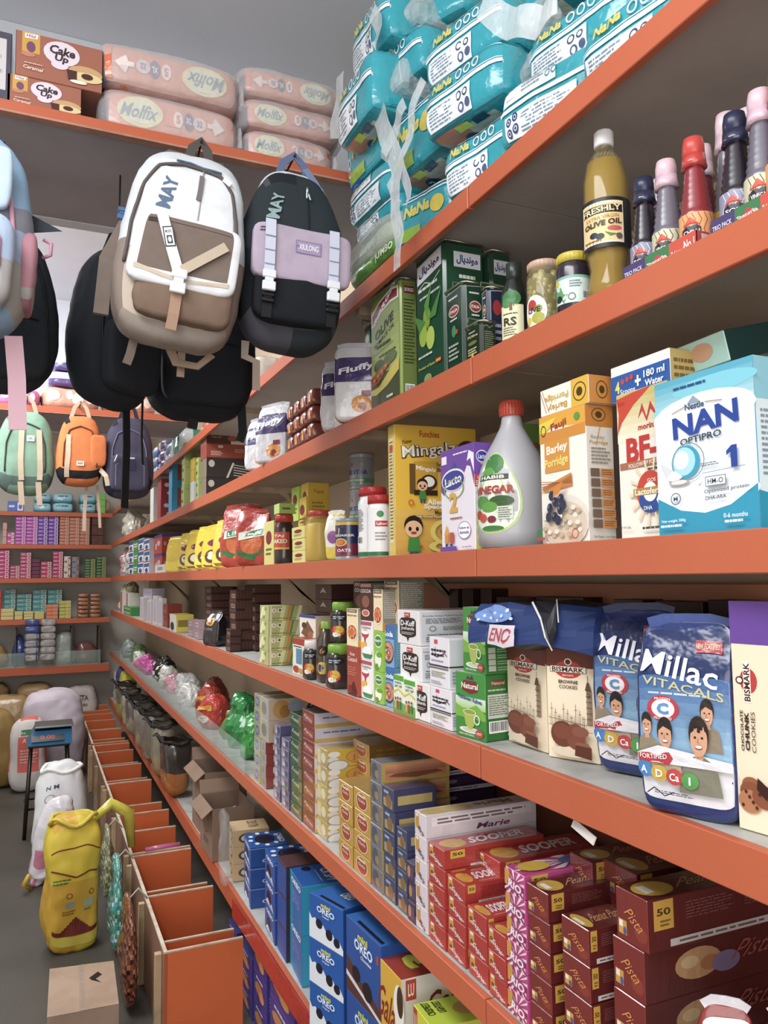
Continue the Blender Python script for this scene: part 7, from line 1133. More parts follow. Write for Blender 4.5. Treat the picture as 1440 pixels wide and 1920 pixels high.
# ================================================================ HIGH CROSS SHELF ITEMS
ZL = CAMZ+.579*YL+.001
def caketop(px, py, zoff, w, h, rot, lb):
    p = onY(px, py, YL+.03); o = carton('cake', (p.x, YL+.03, ZL+zoff), (w, .13, h), lb, 'box', None, rot); return o
DES['cake'] = dict(c='#a3654f', name='cake_carton', cols={'X': '#3b2a30', 'T': '#6a4038', 'L': '#3b2a30'}, R=[('r', .07, .55, .27, 1, '#cfa040'), ('p', [(.1, .86), (.24, .88), (.25, .98), (.1, .97)], '#f1ecf0'), ('t', 'Hilal', .17, .925, .1, .07, '#6a3a7a'), ('e', .17, .68, .05, .12, '#7a4a6a'), ('e', .14, .5, .08, .05, '#c2806a'), ('e', .52, .68, .21, .27, '#e3d3df'), ('e', .5, .42, .1, .1, '#e3d3df'), ('t', 'Cake', .53, .74, .3, .2, '#3d3233', -6, 0, 3), ('t', 'Up', .52, .55, .16, .2, '#3d3233', -6, 0, 3), ('e', .8, .36, .2, .15, '#c9a06a'), ('e', .82, .26, .18, .11, '#e0c890'), ('p', [(.58, .36), (.7, .36), (.7, .16), (.6, .14)], '#4f2c26'), ('e', .82, .28, .07, .07, '#4f2c26'), ('e', .72, .12, .1, .04, '#f0e6d6'), ('t', 'Caramel', .2, .2, .22, .08, '#f0e2d6', -6, 0, 1), ('z', .1, .28, .34, .32, 1, '#e0c3b4')])
caketop(12, 200, 0, .172, .085, 0, 'lower caramel cake carton on the high cross shelf')
o = caketop(26, 200, 0, .205, .118, 0, 'upper caramel cake carton stacked on the lower one'); o.location.z = ZL+.0862
m = M(); m.box(0, 0, 0, .2, .13, .19, '#4a4658', .002); art(m, flat((0, 0, 0), (.2, 0, 0), (0, 0, .19)), [('r', .05, .2, .94, .9, '#cfcacb'), ('z', .5, .3, .9, .8, 5, '#8a8690')]); o = m.build('cake_carton', 'wrap', None, (onY(21, 140, YL+.03).x-.2, YL+.03, ZL)); tag(o, 'dark wrapped carton with pale label at the left photo edge, high shelf', 'box')
def molfix(x, y, z, w, h, d, lb, flip, seed, rot=0, group=None):
    S = Soft(w, d, h, 7, .004, 8, lambda v: (1-.02*abs(v-.5), 1, 0), seed)
    o = empty('diaper_pack', (x, y, z), rot); tag(o, lb, 'diaper pack', group); m = M()
    S.body(m, 16, lambda f, u, v: '#d98a66' if f in 'RB' else ('#3f3460' if f in 'L' and v < .75 else '#cf8560'))
    fx = lambda x: 1-x if flip else x; r = 180 if flip else 0
    g = lambda x, y: (fx(x), 1-y if flip else y)
    A = [('e', *g(.26, .5), .17, .36, '#e6e0a8'), ('e', *g(.26, .5), .14, .28, '#dfe4c8'), ('t', 'Molfix', *g(.26, .5), .26, .34, '#5f8f96', r, .1, 1), ('r', fx(.46)-.02, .3, fx(.52)+.04, .62, '#dd7f58'), ('e', *g(.54, .5), .035, .2, '#ece0dc'), ('t', '5', *g(.54, .5), .03, .22, '#cf6f4a', r, 0, 3), ('e', *g(.62, .5), .038, .22, '#3a3f74'), ('t', 'XL', *g(.62, .52), .045, .16, '#ece6f0', r, 0, 2), ('e', *g(.7, .5), .05, .17, '#dccac8'), ('t', '32', *g(.7, .5), .04, .16, '#5a5f86', r, 0, 2), ('p', [g(.82, .3), g(.9, .5), g(.82, .75), g(.8, .58), g(.76, .58), g(.76, .46), g(.8, .46)], '#eadbd4'), ('r', *sorted((fx(.93), fx(1.0)))[:1], .1, max(fx(.93), fx(1)), .9, '#dd6f3a')]
    art(m, S.F('R', .0026), A); art(m, S.F('B', .001), [], 0) if 0 else None
    m.build('pack', 'film', o)
    # outer translucent sleeve
    T = Soft(w+.016, d+.014, h+.01, 6, .007, 7, None, seed+3); m = M(); T.body(m, 12, None, '#e3dcdc', faces='LRXTB'); m.build('clear_sleeve', 'frost', o, (0, 0, -.004))
    m = M(); S3 = Soft(.012, d*.9, h*.8, 4, .008, 20, None, seed); S3.body(m, 6, None, '#e6e2e0', sm=False); m.build('sealed_end', 'frost', o, (w/2+.01, 0, h*.1))
    return o
def mol(px0, px1, ybase, h, zoff, lb, flip, seed, rot=0):
    a = onY(px0, ybase, YL+.02).x; b = onY(px1, ybase, YL+.02).x; return molfix((a+b)/2, YL+.155, ZL+.002+zoff, b-a, h, .25, lb, flip, seed, rot)
mol(192, 448, 230, .112, 0, 'orange diaper pack in clear sleeve on the high shelf, lower left pack', False, 1)
o = mol(184, 452, 150, .112, .126, 'orange and purple diaper pack in clear sleeve, upper left pack', True, 2)
mol(462, 628, 290, .08, 0, 'orange diaper pack in clear sleeve, right pile, lowest', False, 3); mol(460, 640, 230, .08, .094, 'orange diaper pack in clear sleeve, right pile, middle', False, 4); mol(456, 640, 170, .08, .187, 'orange diaper pack in clear sleeve, right pile, topmost', True, 5)
ZL2 = CAMZ+.2085*YL2+.001
for i, (x0, x1, c, c2, h, lb) in enumerate(((-8, 74, '#cf6fa8', '#efd9e4', .1, 'pink wrapped pack on the farther high shelf'), (77, 186, '#dd9a80', '#f0dcd2', .125, 'peach diaper pack on the farther high shelf, left'), (192, 292, '#d99078', '#e6cfc0', .125, 'peach diaper pack on the farther high shelf, right'))):
    a = onY(x0, 760, YL2+.03).x; b = onY(x1, 760, YL2+.03).x; S = Soft(b-a, .28, h, 4.5, .01, 8, None, i+30); m = M(); S.body(m, 12, None, c); art(m, S.F('R', .002), [('e', .2, .55, .12, .22, c2), ('e', .48, .6, .06, .2, c2), ('e', .62, .45, .1, .26, c2), ('e', .85, .5, .09, .24, c2)]); o = m.build('diaper_pack', 'film', None, ((a+b)/2, YL2+.17, ZL2)); tag(o, lb, 'diaper pack')
for k in range(2):
    a = onY(90, 700, YL2+.1).x; b = onY(200, 700, YL2+.1).x; S = Soft(b-a-.02*k, .26, .09, 6, .006, 8, None, k+40); m = M(); S.body(m, 10, lambda f, u, v: '#e3e1ea' if v > .5 else '#56407a'); o = m.build('diaper_pack', 'film', None, ((a+b)/2+.012*k, YL2+.2, ZL2+.132+.092*k)); tag(o, 'white and purple diaper pack on the peach pack, %s' % ('lower', 'upper')[k], 'diaper pack')
# ================================================================ TEAL DIAPER PACKS ON THE TOP RIGHT SHELF
TE, TW = '#1f9fae', '#e9eff3'
def teal(px, py, z, rot, label, L=.25, h=.125, d=.22, seed=0, kind=0, tilt=0, roll=0, end=True):
    p = onZ(px, py, z); o = empty('diaper_pack', (0, 0, 0)); tag(o, label, 'diaper pack', None)
    S = Soft(d, L, h, 6.5, .006, 9, lambda v: (1, 1-.03*abs(v-.5), 0), seed)
    def cf(f, u, v):
        if f == 'B': return '#c9c3b4' if .2 < u < .55 and .15 < v < .8 else '#cf7f60' if .55 <= u < .95 and .1 < v < .85 else '#1b8a98'
        return TE
    m = M(); S.body(m, 14, cf)
    if kind == 0: A = [('r', .0, .93, 1, .97, TW), ('r', 0, .55, 1, .62, TW), ('r', 0, .64, 1, .655, TW), ('r', .08, .06, .64, .5, TW), ('z', .12, .1, .42, .46, 6, '#7a8fa0'), ('e', .5, .38, .035, .08, '#3a4a6a'), ('e', .5, .38, .022, .05, TW), ('e', .58, .38, .03, .07, '#3a4a6a'), ('e', .58, .38, .018, .04, TW), ('e', .52, .18, .035, .08, '#4a5a7a'), ('e', .52, .18, .02, .05, TW), ('e', .6, .2, .03, .07, '#4a5a7a'), ('t', 'NaNa', .3, .77, .24, .14, '#d9c95a', 0, .1, 3), ('o', .5, .77, .04, .09, TW, .3), ('o', .6, .77, .04, .09, TW, .3), ('o', .7, .77, .04, .09, TW, .3)]
    elif kind == 1: A = [('r', .06, .66, .62, .98, TW), ('b', .1, .7, .22, .94), ('z', .28, .74, .5, .94, 3, '#8a9aa8'), ('o', .54, .82, .025, .07, '#2f8f9a', .3), ('o', .6, .82, .025, .07, '#2f8f9a', .3), ('r', 0, .54, 1, .61, TW), ('r', .1, .06, .8, .46, TW), ('z', .28, .1, .74, .42, 6, '#7a8fa0')]+[q for x, y in ((.15, .36), (.22, .4), (.16, .17), (.23, .21)) for q in (('e', x, y, .03, .075, '#2f3f6f'), ('o', x, y, .016, .04, TW, .3))]
    else: A = [('r', 0, .9, 1, .95, TW), ('r', 0, .82, 1, .85, TW), ('t', 'NaNa', .45, .62, .4, .22, '#e0cf5a', 0, .1, 4), ('e', .75, .55, .1, .16, '#d9c040'), ('r', .12, .08, .5, .3, '#8fb53a'), ('p', [(0, 0), (.4, 0), (.1, .2), (0, .3)], '#2a6fc0'), ('o', .15, .5, .04, .1, TW, .3), ('o', .15, .32, .04, .1, TW, .3)]
    art(m, S.F('L', .002), A); art(m, S.F('B', .0012), [] if kind == 2 else []) if 0 else None
    FB = lambda u, v, k: S.pt(2*v-1, 2*u-1, -1, off=.0015+.0002*k); FB.curved = True
    art(m, FB, [('e', .62, .4, .09, .13, '#2f4a7a'), ('t', '3', .62, .4, .06, .16, '#e6e2d2', 180, 0, 3), ('r', .5, .08, .66, .2, '#c9d94a'), ('r', .3, .1, .46, .2, '#26355f')])
    art(m, S.F('R', .0015), [('p', [(0, 1), (.5, .5), (1, 1)], '#1b8d9b'), ('p', [(0, 0), (.5, .5), (1, 0)], '#178290'), ('l', [(0, .55), (1, .55)], .008, TW)])
    m.build('pack', 'film', o)
    if end:
        T = Soft(d*.8, .07, h*.7, 3, .018, 14, lambda v: (1-.5*v, 1, 0), seed+4); m = M(); T.body(m, 9, None, '#d6dcdc', sm=False); m.build('loose_plastic_end', 'frost', o, (d*.1, -L/2+.0, h*.25))
    a = math.radians(rot); c = Vector((p.x, p.y, z-h/2)); nx = Vector((math.cos(a), math.sin(a), 0)); o.location = c+nx*(d/2); o.rotation_euler = (math.radians(roll), math.radians(tilt), a); return o
teal(1020, 178, 2.672, 18, 'teal diaper pack at the shelf edge with four round icons', .235, .12, .2, 1, 1, 0)
teal(1190, 50, 2.67, 10, 'teal diaper pack nearest the camera at the top edge', .25, .12, .2, 2, 0)
teal(1072, 62, 2.79, 12, 'teal diaper pack behind and above the one with four round icons', .25, .11, .2, 3, 0)
teal(862, 168, 2.82, 15, 'teal diaper pack with orange and cream underside, second layer', .25, .125, .2, 4, 0)
teal(893, 292, 2.672, 12, 'teal diaper pack at the shelf edge above the green tins', .235, .12, .2, 5, 0)
teal(862, 75, 2.955, 15, 'teal diaper pack in the third layer above the orange-bottomed one', .25, .125, .2, 6, 0)
teal(738, 128, 3.05, 8, 'tilted teal diaper pack left of the centre pile', .24, .12, .2, 7, 0, 0)
teal(690, 62, 3.16, 4, 'teal diaper pack at the upper left of the pile', .22, .14, .2, 8, 0)
teal(785, 10, 3.20, 26, 'teal diaper pack with large yellow lettering at the top edge', .28, .13, .2, 9, 2)
teal(985, -25, 3.08, 16, 'teal diaper pack cut by the top edge of the photo', .26, .12, .2, 10, 2)
teal(682, 278, 2.93, 3, 'teal diaper pack with yellow lettering above the left column', .26, .15, .22, 11, 2)
teal(688, 362, 2.80, 3, 'teal diaper pack in the left column, second from bottom', .26, .105, .22, 12, 1)
teal(700, 408, 2.74, 2, 'teal diaper pack in the left column, just above the green pack', .26, .06, .22, 13, 0, end=False)
teal(790, 400, 2.68, 20, 'teal diaper pack behind the hanging plastic, lower centre', .22, .13, .16, 14, 2)
teal(775, 255, 2.85, 6, 'teal diaper pack half hidden behind the hanging plastic', .24, .16, .2, 15, 2)
teal(660, 190, 3.0, 0, 'teal diaper pack at the left side of the pile by the peach packs', .24, .16, .2, 16, 0)
for i, (y, z) in enumerate(((.75, 2.61), (.75, 2.77), (1.05, 2.61), (1.05, 2.77), (1.05, 2.93), (1.35, 2.61), (1.35, 2.77), (1.35, 2.93), (1.35, 3.09), (1.66, 2.61), (1.66, 2.77), (1.66, 2.93), (1.66, 3.09), (1.66, 3.25), (1.95, 2.61), (1.95, 2.77), (1.95, 2.93), (1.95, 3.09), (1.95, 3.25))):
    S = Soft(.14, .285, .15, 6, .006, 9, None, i); m = M(); S.body(m, 8, None, '#1b93a2'); art(m, S.F('L', .0015), [('r', 0, .85, 1, .92, TW), ('t', 'NaNa', .5, .5, .5, .3, '#d9c95a', 0, .1, 3)]); o = m.build('diaper_pack', 'film', None, (1.158, y, z)); tag(o, 'teal diaper pack in the rear row against the wall', 'diaper pack', 'rear row of teal packs')
p = onZ(690, 475, 2.665)
S = Soft(.24, .34, .1, 6, .008, 9, None, 3); m = M(); S.body(m, 14, lambda f, u, v: '#5f9a3a' if v < .35 or f == 'B' else '#a9b79a'); art(m, S.F('L', .0015), [('t', 'JUMBO', .8, .2, .3, .22, '#dfe6cf', 0, .1, 2), ('z', .1, .5, .8, .8, 1, '#cfd6c6')]); r = empty('diaper_pack', (.91, p.y, 2.611), 0); tag(r, 'green jumbo pack in cloudy plastic at the shelf edge left of the teal ones', 'diaper pack'); m.build('pack', 'film', r)
S = Soft(.27, .37, .085, 5, .01, 7, None, 8); m = M(); S.body(m, 12, None, '#cdd3c9'); m.build('cloudy_sleeve', 'frost', r, (-.0, 0, .026))
# loose plastic strips
for i, (pts, w, lb) in enumerate((([(735, 330), (742, 390), (748, 450), (744, 505)], .05, 'longest loose clear plastic strip hanging over the shelf edge'), ([(700, 200), (730, 260), (745, 330), (740, 400)], .06, 'wide loose clear plastic strip in the middle of the pile'), ([(790, 150), (770, 230), (755, 300), (765, 380)], .035, 'narrow loose clear plastic strip beside the orange-bottomed pack'), ([(760, 190), (740, 240), (720, 300)], .04, 'short loose clear plastic strip near the pile centre'), ([(640, 140), (632, 200), (628, 260)], .05, 'loose clear plastic flap beside the peach packs'), ([(905, 10), (960, 45), (1010, 40), (1045, 0)], .05, 'loop of loose clear plastic at the top edge of the photo'), ([(700, 20), (712, 60), (700, 88)], .04, 'torn clear plastic flap at the upper left pack'))):
    P = [onX(x, y, .735 if i < 4 else .72) for x, y in pts]; Q = []
    for a, b in zip(P, P[1:]):
        for t in range(5): Q.append(a.lerp(b, t/5)+Vector((.004*math.sin(len(Q)*.9+i), .005*math.cos(len(Q)*.8+i*2), 0)))
    Q.append(P[-1]); m = M(); m.tube(Q, 0, '#dfe6e8', flat=(w, .0015), ref=(1, 0, 0)); o = m.build('plastic_strip', 'frost', None); tag(o, lb, 'plastic')
# packs farther along shelf A
for i, (px, py, w, h, c, c2, lb, cat) in enumerate(((322, 800, .34, .2, '#2f9a7d', '#dfe6ea', 'green and white diaper pack far along the top shelf', 'diaper pack'), (385, 812, .36, .2, '#e6dcd9', '#d98a78', 'white and coral pack far along the top shelf', 'diaper pack'), (455, 800, .3, .16, '#d9b49c', '#efe0d2', 'pale peach pack on the top shelf behind the hanging backpack', 'diaper pack'))):
    y = Ypx(px, .82, 2.61); S = Soft(.2, w, h, 4.5, .014, 8, None, i+20); m = M(); S.body(m, 12, lambda f, u, v: c2 if u < .5 else c); o = m.build('diaper_pack', 'film', None, (.93, y, 2.61)); tag(o, lb, cat)
k = 0
for r_, y0 in enumerate((5.6, 5.95, 6.3, 6.7, 7.1, 7.6)):
    for j in range(3):
        S = Soft(.16, .28, .075, 4, .01, 10, None, k); m = M(); S.body(m, 8, lambda f, u, v: ('#5f4f9a' if u < .3 else '#e3e0ea' if v > .5 else '#4f8fc0') if r_ % 2 == 0 else ('#d8d3df' if u < .5 else '#5f4a86')); o = m.build('wipes_pack', 'film', None, (.905, y0, 2.61+.077*j)); tag(o, 'purple, white and blue wipes pack, %s of the %s pile on the top shelf' % (nth(j, 3), ORDL[r_] if r_ else 'nearest'), 'pack', 'wipes packs'); k += 1
# ================================================================ BACKPACKS
def surf_line(m, S, pts, r, col, off=.004, face='R', flatw=None, n=6):
    W = {'R': lambda u, v: (2*u-1, -1, 2*v-1), 'L': lambda u, v: (-1, 1-2*u, 2*v-1), 'X': lambda u, v: (1, 2*u-1, 2*v-1)}[face]; P = []
    for (a, b), (c, d) in zip(pts, pts[1:]):
        for t in range(n): P.append(S.pt(*W(a+(c-a)*t/n, b+(d-b)*t/n), off=off))
    P.append(S.pt(*W(*pts[-1]), off=off))
    if flatw:                              # ribbon lying on the surface
        vs = []; fs = []
        for i, p in enumerate(P):
            d = P[min(i+1, len(P)-1)]-P[max(i-1, 0)]; s = d.normalized().cross(Vector((0, -1, 0))); s = s.normalized()*flatw/2 if s.length > 1e-6 else Vector((flatw/2, 0, 0))
            nn = Vector((0, -.0015, 0)); vs += [p-s, p+s, p+s-nn*1.5, p-s-nn*1.5]
        for i in range(len(P)-1):
            for k in range(4): fs.append((i*4+k, i*4+(k+1) % 4, i*4+4+(k+1) % 4, i*4+4+k))
        fs += [(3, 2, 1, 0), tuple(len(vs)-4+k for k in range(4))]; m.add(vs, fs, col)
    else: m.tube(P, r, col, 6)
    return P
def bagroot(px, pytop, pybot, Y, w, d, label, tilt=0, yaw=0, k=3.4, prof=None, col=None, colf=None, seed=0, A=(), name='backpack', h=None, amp=.008, n=22):
    b = onY(px, pybot, Y); t = onY(px, pytop, Y); h = h or (t.z-b.z); o = empty(name, b); o.rotation_euler = (0, math.radians(tilt), math.radians(yaw)); tag(o, label, 'backpack')
    S = Soft(w, d, h, k, amp, 7, prof or (lambda v: (1-.04*max(0, v-.5), 1-.45*v*v, 0)), seed); m = M(); S.body(m, n, colf, col or '#222')
    if A: art(m, S.F('R', .003), list(A))
    m.build('body', 'fabric', o); return o, S, h
def handle(o, S, h, col, w=.02, spread=.05, up=.07, x=0, far=False):
    m = M(); P = [(x-spread, 0, h-.02), (x-spread*.6, 0, h+up*.6), (x, 0, h+up), (x+spread*.6, 0, h+up*.6), (x+spread, 0, h-.02)]; m.tube(P, 0, col, flat=(w, .004)); m.build('handle_loop', 'nylon', o)
    y = o.location.y; top = o.location.z+h+up
    if y > 2.1 and y < 3: m = M(); m.tube([(x, 0, h+up-.01), (x, .01, CAMZ+.565*YL+.001-o.location.z)], .0025, '#2a2a2c', 5); m.build('hanging_cord', 'nylon', o)
    else:
        fy = (YL if y < 3 else YL2)-y; m = M(); m.tube([(x, -.012, h+up-.004), (x, fy+.001, h+up-.006)], .003, '#4a4644', 6); m.build('nail', 'metal', o)
def ribbon(o, pts, w, col, name='strap', t=.003, mat='nylon'):
    m = M(); m.tube(pts, 0, col, flat=(w, t)); return m.build(name, mat, o)
def buckle(o, p, w, h, col, name='buckle'):
    m = M(); m.box(-w/2, -.006, 0, w/2, .004, h*.45, col, .002); m.box(-w*.32, -.005, h*.45, w*.32, .003, h*.62, col, .001); m.box(-w/2, -.006, h*.62, w/2, .004, h, col, .002); return m.build(name, 'plastic', o, p)
def front_panel(o, S0, w, d, h, x, y, z, name, col, A=(), k=5, seed=0, colf=None, amp=.004):
    S = Soft(w, d, h, k, amp, 9, None, seed); m = M(); S.body(m, 14, colf, col)
    if A: art(m, S.F('R', .0013), list(A))
    m.build(name, 'fabric', o, (x, y, z)); return S
# white and brown backpack
def white_bag():
    Yb = 1.86; w, d = .285, .16
    o, S, h = bagroot(318, 292, 650, Yb, w, d, 'white and brown backpack with MAY lettering hanging in front', 6.5, -4, 4.4, lambda v: (1.03-.2*max(0, v-.55)/.45-.03*v, 1-.42*v*v, 0), colf=lambda f, u, v: ('#d7dade' if v > .4 else '#c3b3a2') if f == 'R' else ('#cfd2d6' if v > .45 else '#8f8074') if f in 'LX' else ('#c9ccd0' if f == 'T' else '#a3978c'), seed=3,
        A=[('r', .08, .42, .9, .9, '#dee1e5'), ('t', 'MAY', .3, .73, .3, .075, '#5d7189', 84, 0, 3, .62)])
    handle(o, S, h, '#4c4743', .022, .03, .055, .01)
    m = M(); m.box(-.07, -.02, h-.012, .075, .035, h+.006, '#6d645c', .008); m.build('top_panel', 'fabric', o)
    m = M(); surf_line(m, S, [(.0, .3), (.02, .55), (.06, .78), (.16, .9), (.4, .955), (.55, .95), (.78, .925), (.9, .84), (.96, .6), (.97, .4), (.96, .2)], .0045, '#5b534e', .003); m.build('main_zip', 'nylon', o)
    m = M(); surf_line(m, S, [(.3, .985), (.45, .995), (.6, .97), (.8, .965)], .0025, '#4f6a86', .003); m.build('blue_piping', 'nylon', o)
    m = M(); surf_line(m, S, [(.6, .93), (.585, .7), (.57, .53)], .002, '#9a9a9c', .003); m.build('centre_zip', 'nylon', o)
    m = M(); surf_line(m, S, [(.585, .88), (.575, .78), (.565, .72)], 0, '#6f6a66', .008, flatw=.011); m.build('zip_pull', 'nylon', o)
    m = M(); surf_line(m, S, [(.8, .905), (.88, .89)], 0, '#e9e9ea', .01, flatw=.013); m.build('tag_loop', 'nylon', o)
    fy = -d/2-.004
    P = front_panel(o, S, .215, .05, .12, .012, fy+.004, .035, 'front_pocket', '#7d6757', seed=4, amp=.008)
    FS = Soft(.235, .03, .165, 7, .003, 8, lambda v: (1.0+.03*(1-v), 1, -.01*(1-v)), 6); m = M(); FS.body(m, 16, lambda f, u, v: '#7a6b61' if f == 'R' and .05 < u < .94 and v > .2 else '#e3e4e6'); art(m, FS.F('R', .0013), [('r', .06, .9, .92, .985, '#7a6b61'), ('p', [(.02, .12), (.5, .03), (.97, .1), (.97, .17), (.5, .1), (.02, .2)], '#cbbda8'), ('z', .08, .84, .2, .93, 2, '#4a423c'), ('t', 'ANE # 2100', .15, .87, .14, .06, '#4a423c', -12, .2, 0)]); m.build('flap', 'fabric', o, (.01, fy-.014, .105))
    DZ = -.048
    fz = fy-.035
    ribbon(o, [(-.06, fz, .315+DZ), (-.035, fz-.002, .25+DZ), (-.01, fz-.002, .19+DZ)], .024, '#dededd', 'diagonal_strap')
    m = M(); F = flat((-.012-.03, fz-.004, .235+DZ), (.022, 0, .007), (-.013, 0, .045)); art(m, F, [('r', 0, 0, 1, 1, '#3a3d42'), ('r', .1, .06, .9, .94, '#dedede'), ('t', 'MUSIC', .5, .75, .6, .14, '#3a3d42'), ('r', .25, .15, .75, .55, '#3a3d42'), ('e', .5, .35, .16, .14, '#dedede')]); m.build('logo_patch', 'card', o)
    ribbon(o, [(.09, fz, .27+DZ), (.045, fz-.002, .23+DZ), (.0, fz-.003, .19+DZ)], .022, '#bfae96', 'diagonal_strap')
    buckle(o, (-.005, fz-.006, .135+DZ), .034, .055, '#e6e6e8')
    ribbon(o, [(-.005, fz+.004, .14+DZ), (-.006, fz+.006, .09+DZ), (-.008, fz+.012, .055+DZ)], .024, '#a5836b', 'hanging_strap')
    ribbon(o, [(-.08, .02, .02), (-.085, .02, -.03), (-.09, .02, -.055)], .02, '#6a5a50', 'lower_strap'); ribbon(o, [(.0, .03, .01), (.02, .02, -.03), (.07, .0, -.035), (.1, 0, .0)], .022, '#8a7462', 'lower_strap')
    ribbon(o, [(.03, .03, .01), (.035, .03, -.06)], .018, '#8a7462', 'lower_strap'); ribbon(o, [(-w/2+.01, .05, .3), (-w/2-.025, .06, .2), (-w/2-.02, .05, .06)], .034, '#7d6f64', 'shoulder_strap', .012, 'fabric')
    buckle(o, (-w/2-.003, -.02, .27), .02, .03, '#3f5f86', 'side_buckle')
white_bag()
def dark_bag():
    w, d = .262, .15
    o, S, h = bagroot(536, 330, 660, 1.87, w, d, 'dark green-black backpack with lilac flap and MAY lettering', 2.5, -2, 3.4, lambda v: (1.02-.3*max(0, v-.6)/.4, 1-.4*v*v, .0), colf=lambda f, u, v: '#2b3338' if v > .5 else '#20242a' if v > .09 and f != 'B' else '#4a4a53', seed=9,
        A=[('t', 'MAY', .25, .77, .27, .1, '#8fa8a8', 84, 0, 3, .68)])
    m = M(); S2 = Soft(w*.93, .05, h*.62, 3.4, .004, 8, lambda v: (1-.28*max(0, v-.35)/.65, 1, 0), 4); S2.body(m, 12, None, '#c9ccce'); m.build('pale_side_panel', 'fabric', o, (.0, .0, h*.395))
    handle(o, S, h, '#5a6a8a', .02, .045, .06, .0)
    ribbon(o, [(.03, -.0, h+.03), (.05, -.02, h-.01), (.065, -.03, h-.04)], .018, '#6a7a9a', 'strap')
    m = M(); surf_line(m, S, [(.62, .93), (.615, .75), (.6, .57)], .0016, '#15181c', .003); m.build('centre_zip', 'nylon', o)
    m = M(); P = [S.pt(.24+.012*math.cos(a), -1, .8, off=.006)+Vector((0, 0, .016*math.sin(a))) for a in [i*math.tau/10 for i in range(11)]]; m.tube(P, .0022, '#b9c3c3', 6); surf_line(m, S, [(.64, .9), (.65, .84)], .003, '#b9c3c3', .006); m.build('carabiner', 'metal', o)
    fy = -d/2-.012
    front_panel(o, S, .22, .05, .13, .0, fy+.006, .045, 'front_pocket', '#1b1e23', seed=5)
    FS = Soft(.246, .028, .135, 8, .003, 8, lambda v: (1, 1, .0), 8); m = M(); FS.body(m, 14, None, '#b3a3b6'); art(m, FS.F('R', .0013), [('z', .03, .8, .16, .92, 2, '#4a4450'), ('r', .42, .52, .68, .76, '#8a7aa3'), ('r', .43, .54, .67, .74, '#a594b4'), ('t', 'XIULONG', .55, .64, .2, .11, '#f0ecf4', 0, 0, 2)]); m.build('flap', 'fabric', o, (.006, fy-.008, .145))
    fz = fy-.03
    for x in (-.078, .082):
        ribbon(o, [(x, fz+.004, .285), (x, fz, .23), (x, fz, .155)], .025, '#c3c9d9', 'flap_strap')
        for k in range(3):
            m = M(); m.box(x-.0125, fz-.0035, .17+.035*k, x+.0125, fz-.0018, .172+.035*k, '#8f98ad'); m.build('stitch_bar', 'nylon', o)
        buckle(o, (x, fz-.003, .105), .032, .05, '#dfe3ea'); buckle(o, (x, fz+.002, .078), .03, .022, '#15171a', 'lower_buckle')
        ribbon(o, [(x, fz+.006, .085), (x, fz+.012, .045)], .024, '#15171a', 'strap_tail')
    pass
    ribbon(o, [(-.1, .02, .02), (-.1, .02, -.02), (-.07, .02, -.03), (-.065, .03, -.1)], .02, '#9a8a7c', 'lower_strap')
dark_bag()
def pastel_bag():
    w, d = .34, .2
    o, S, h = bagroot(-118, 240, 628, 1.78, w, d, 'pastel blue and grey backpack with pink zips, cut by the left edge', 2, 0, 3.4, lambda v: (1-.12*v*v, 1-.35*v*v, 0), colf=lambda f, u, v: ('#8fb0cf' if v > .62 else '#8a8c97' if v > .5 else '#a3b9d6' if v > .32 else '#a9a7a2'), seed=12)
    handle(o, S, h, '#7a8aa0')
    m = M(); surf_line(m, S, [(.2, .9), (.6, .93), (.82, .86), (.93, .65), (.95, .42), (.93, .3)], .005, '#d99ab5', .003); m.build('pink_zip', 'nylon', o)
    Pp = front_panel(o, S, .27, .07, .2, -.0, -d/2-.01, .03, 'front_pocket', '#a9b9d0', colf=lambda f, u, v: '#a9bcd9' if v > .5 else '#a8a6a6', seed=7)
    m = M(); m.tube([Vector((0, -d/2-.01, .03))+Pp.pt(2*u-1, -1, 2*v-1, off=.003) for u, v in ((.1, .95), (.6, .97), (.85, .9), (.93, .7), (.94, .4))], .004, '#d99ab5', 6); m.build('pink_pocket_zip', 'nylon', o)
    front_panel(o, S, .07, .02, .13, .085, -d/2-.0, h*.56, 'shield_patch', '#b9cfe0', [('r', 0, .0, .25, 1, '#dfa9c0')])
    m = M(); S3 = Soft(.03, .14, .16, 4, .006, 9, None, 3); S3.body(m, 10, lambda f, u, v: '#b5808c' if v > .2 else '#a8a4a0'); m.build('side_mesh_pocket', 'fabric', o, (w/2-.012, .0, .07))
    m = M(); m.tube([(w/2+.015, -.02, .23), (w/2+.03, -.03, .22), (w/2+.03, -.03, .195), (w/2+.015, -.02, .19)], .004, '#c98fa5', 6); m.build('side_loop', 'nylon', o)
    m = M(); m.add([(w/2-.02, .02, .30), (w/2+.05, .0, .265), (w/2-.005, .0, .25), (w/2-.02, .03, .302), (w/2+.05, .006, .267), (w/2-.005, .006, .252)], [(0, 2, 1), (3, 4, 5), (0, 1, 4, 3), (1, 2, 5, 4), (2, 0, 3, 5)], '#3a3d45'); m.build('strap_wing', 'fabric', o)
    ribbon(o, [(.14, -.03, .01), (.152, -.03, -.08), (.16, -.035, -.185)], .034, '#c9a0ac', 'hanging_strap')
pastel_bag()
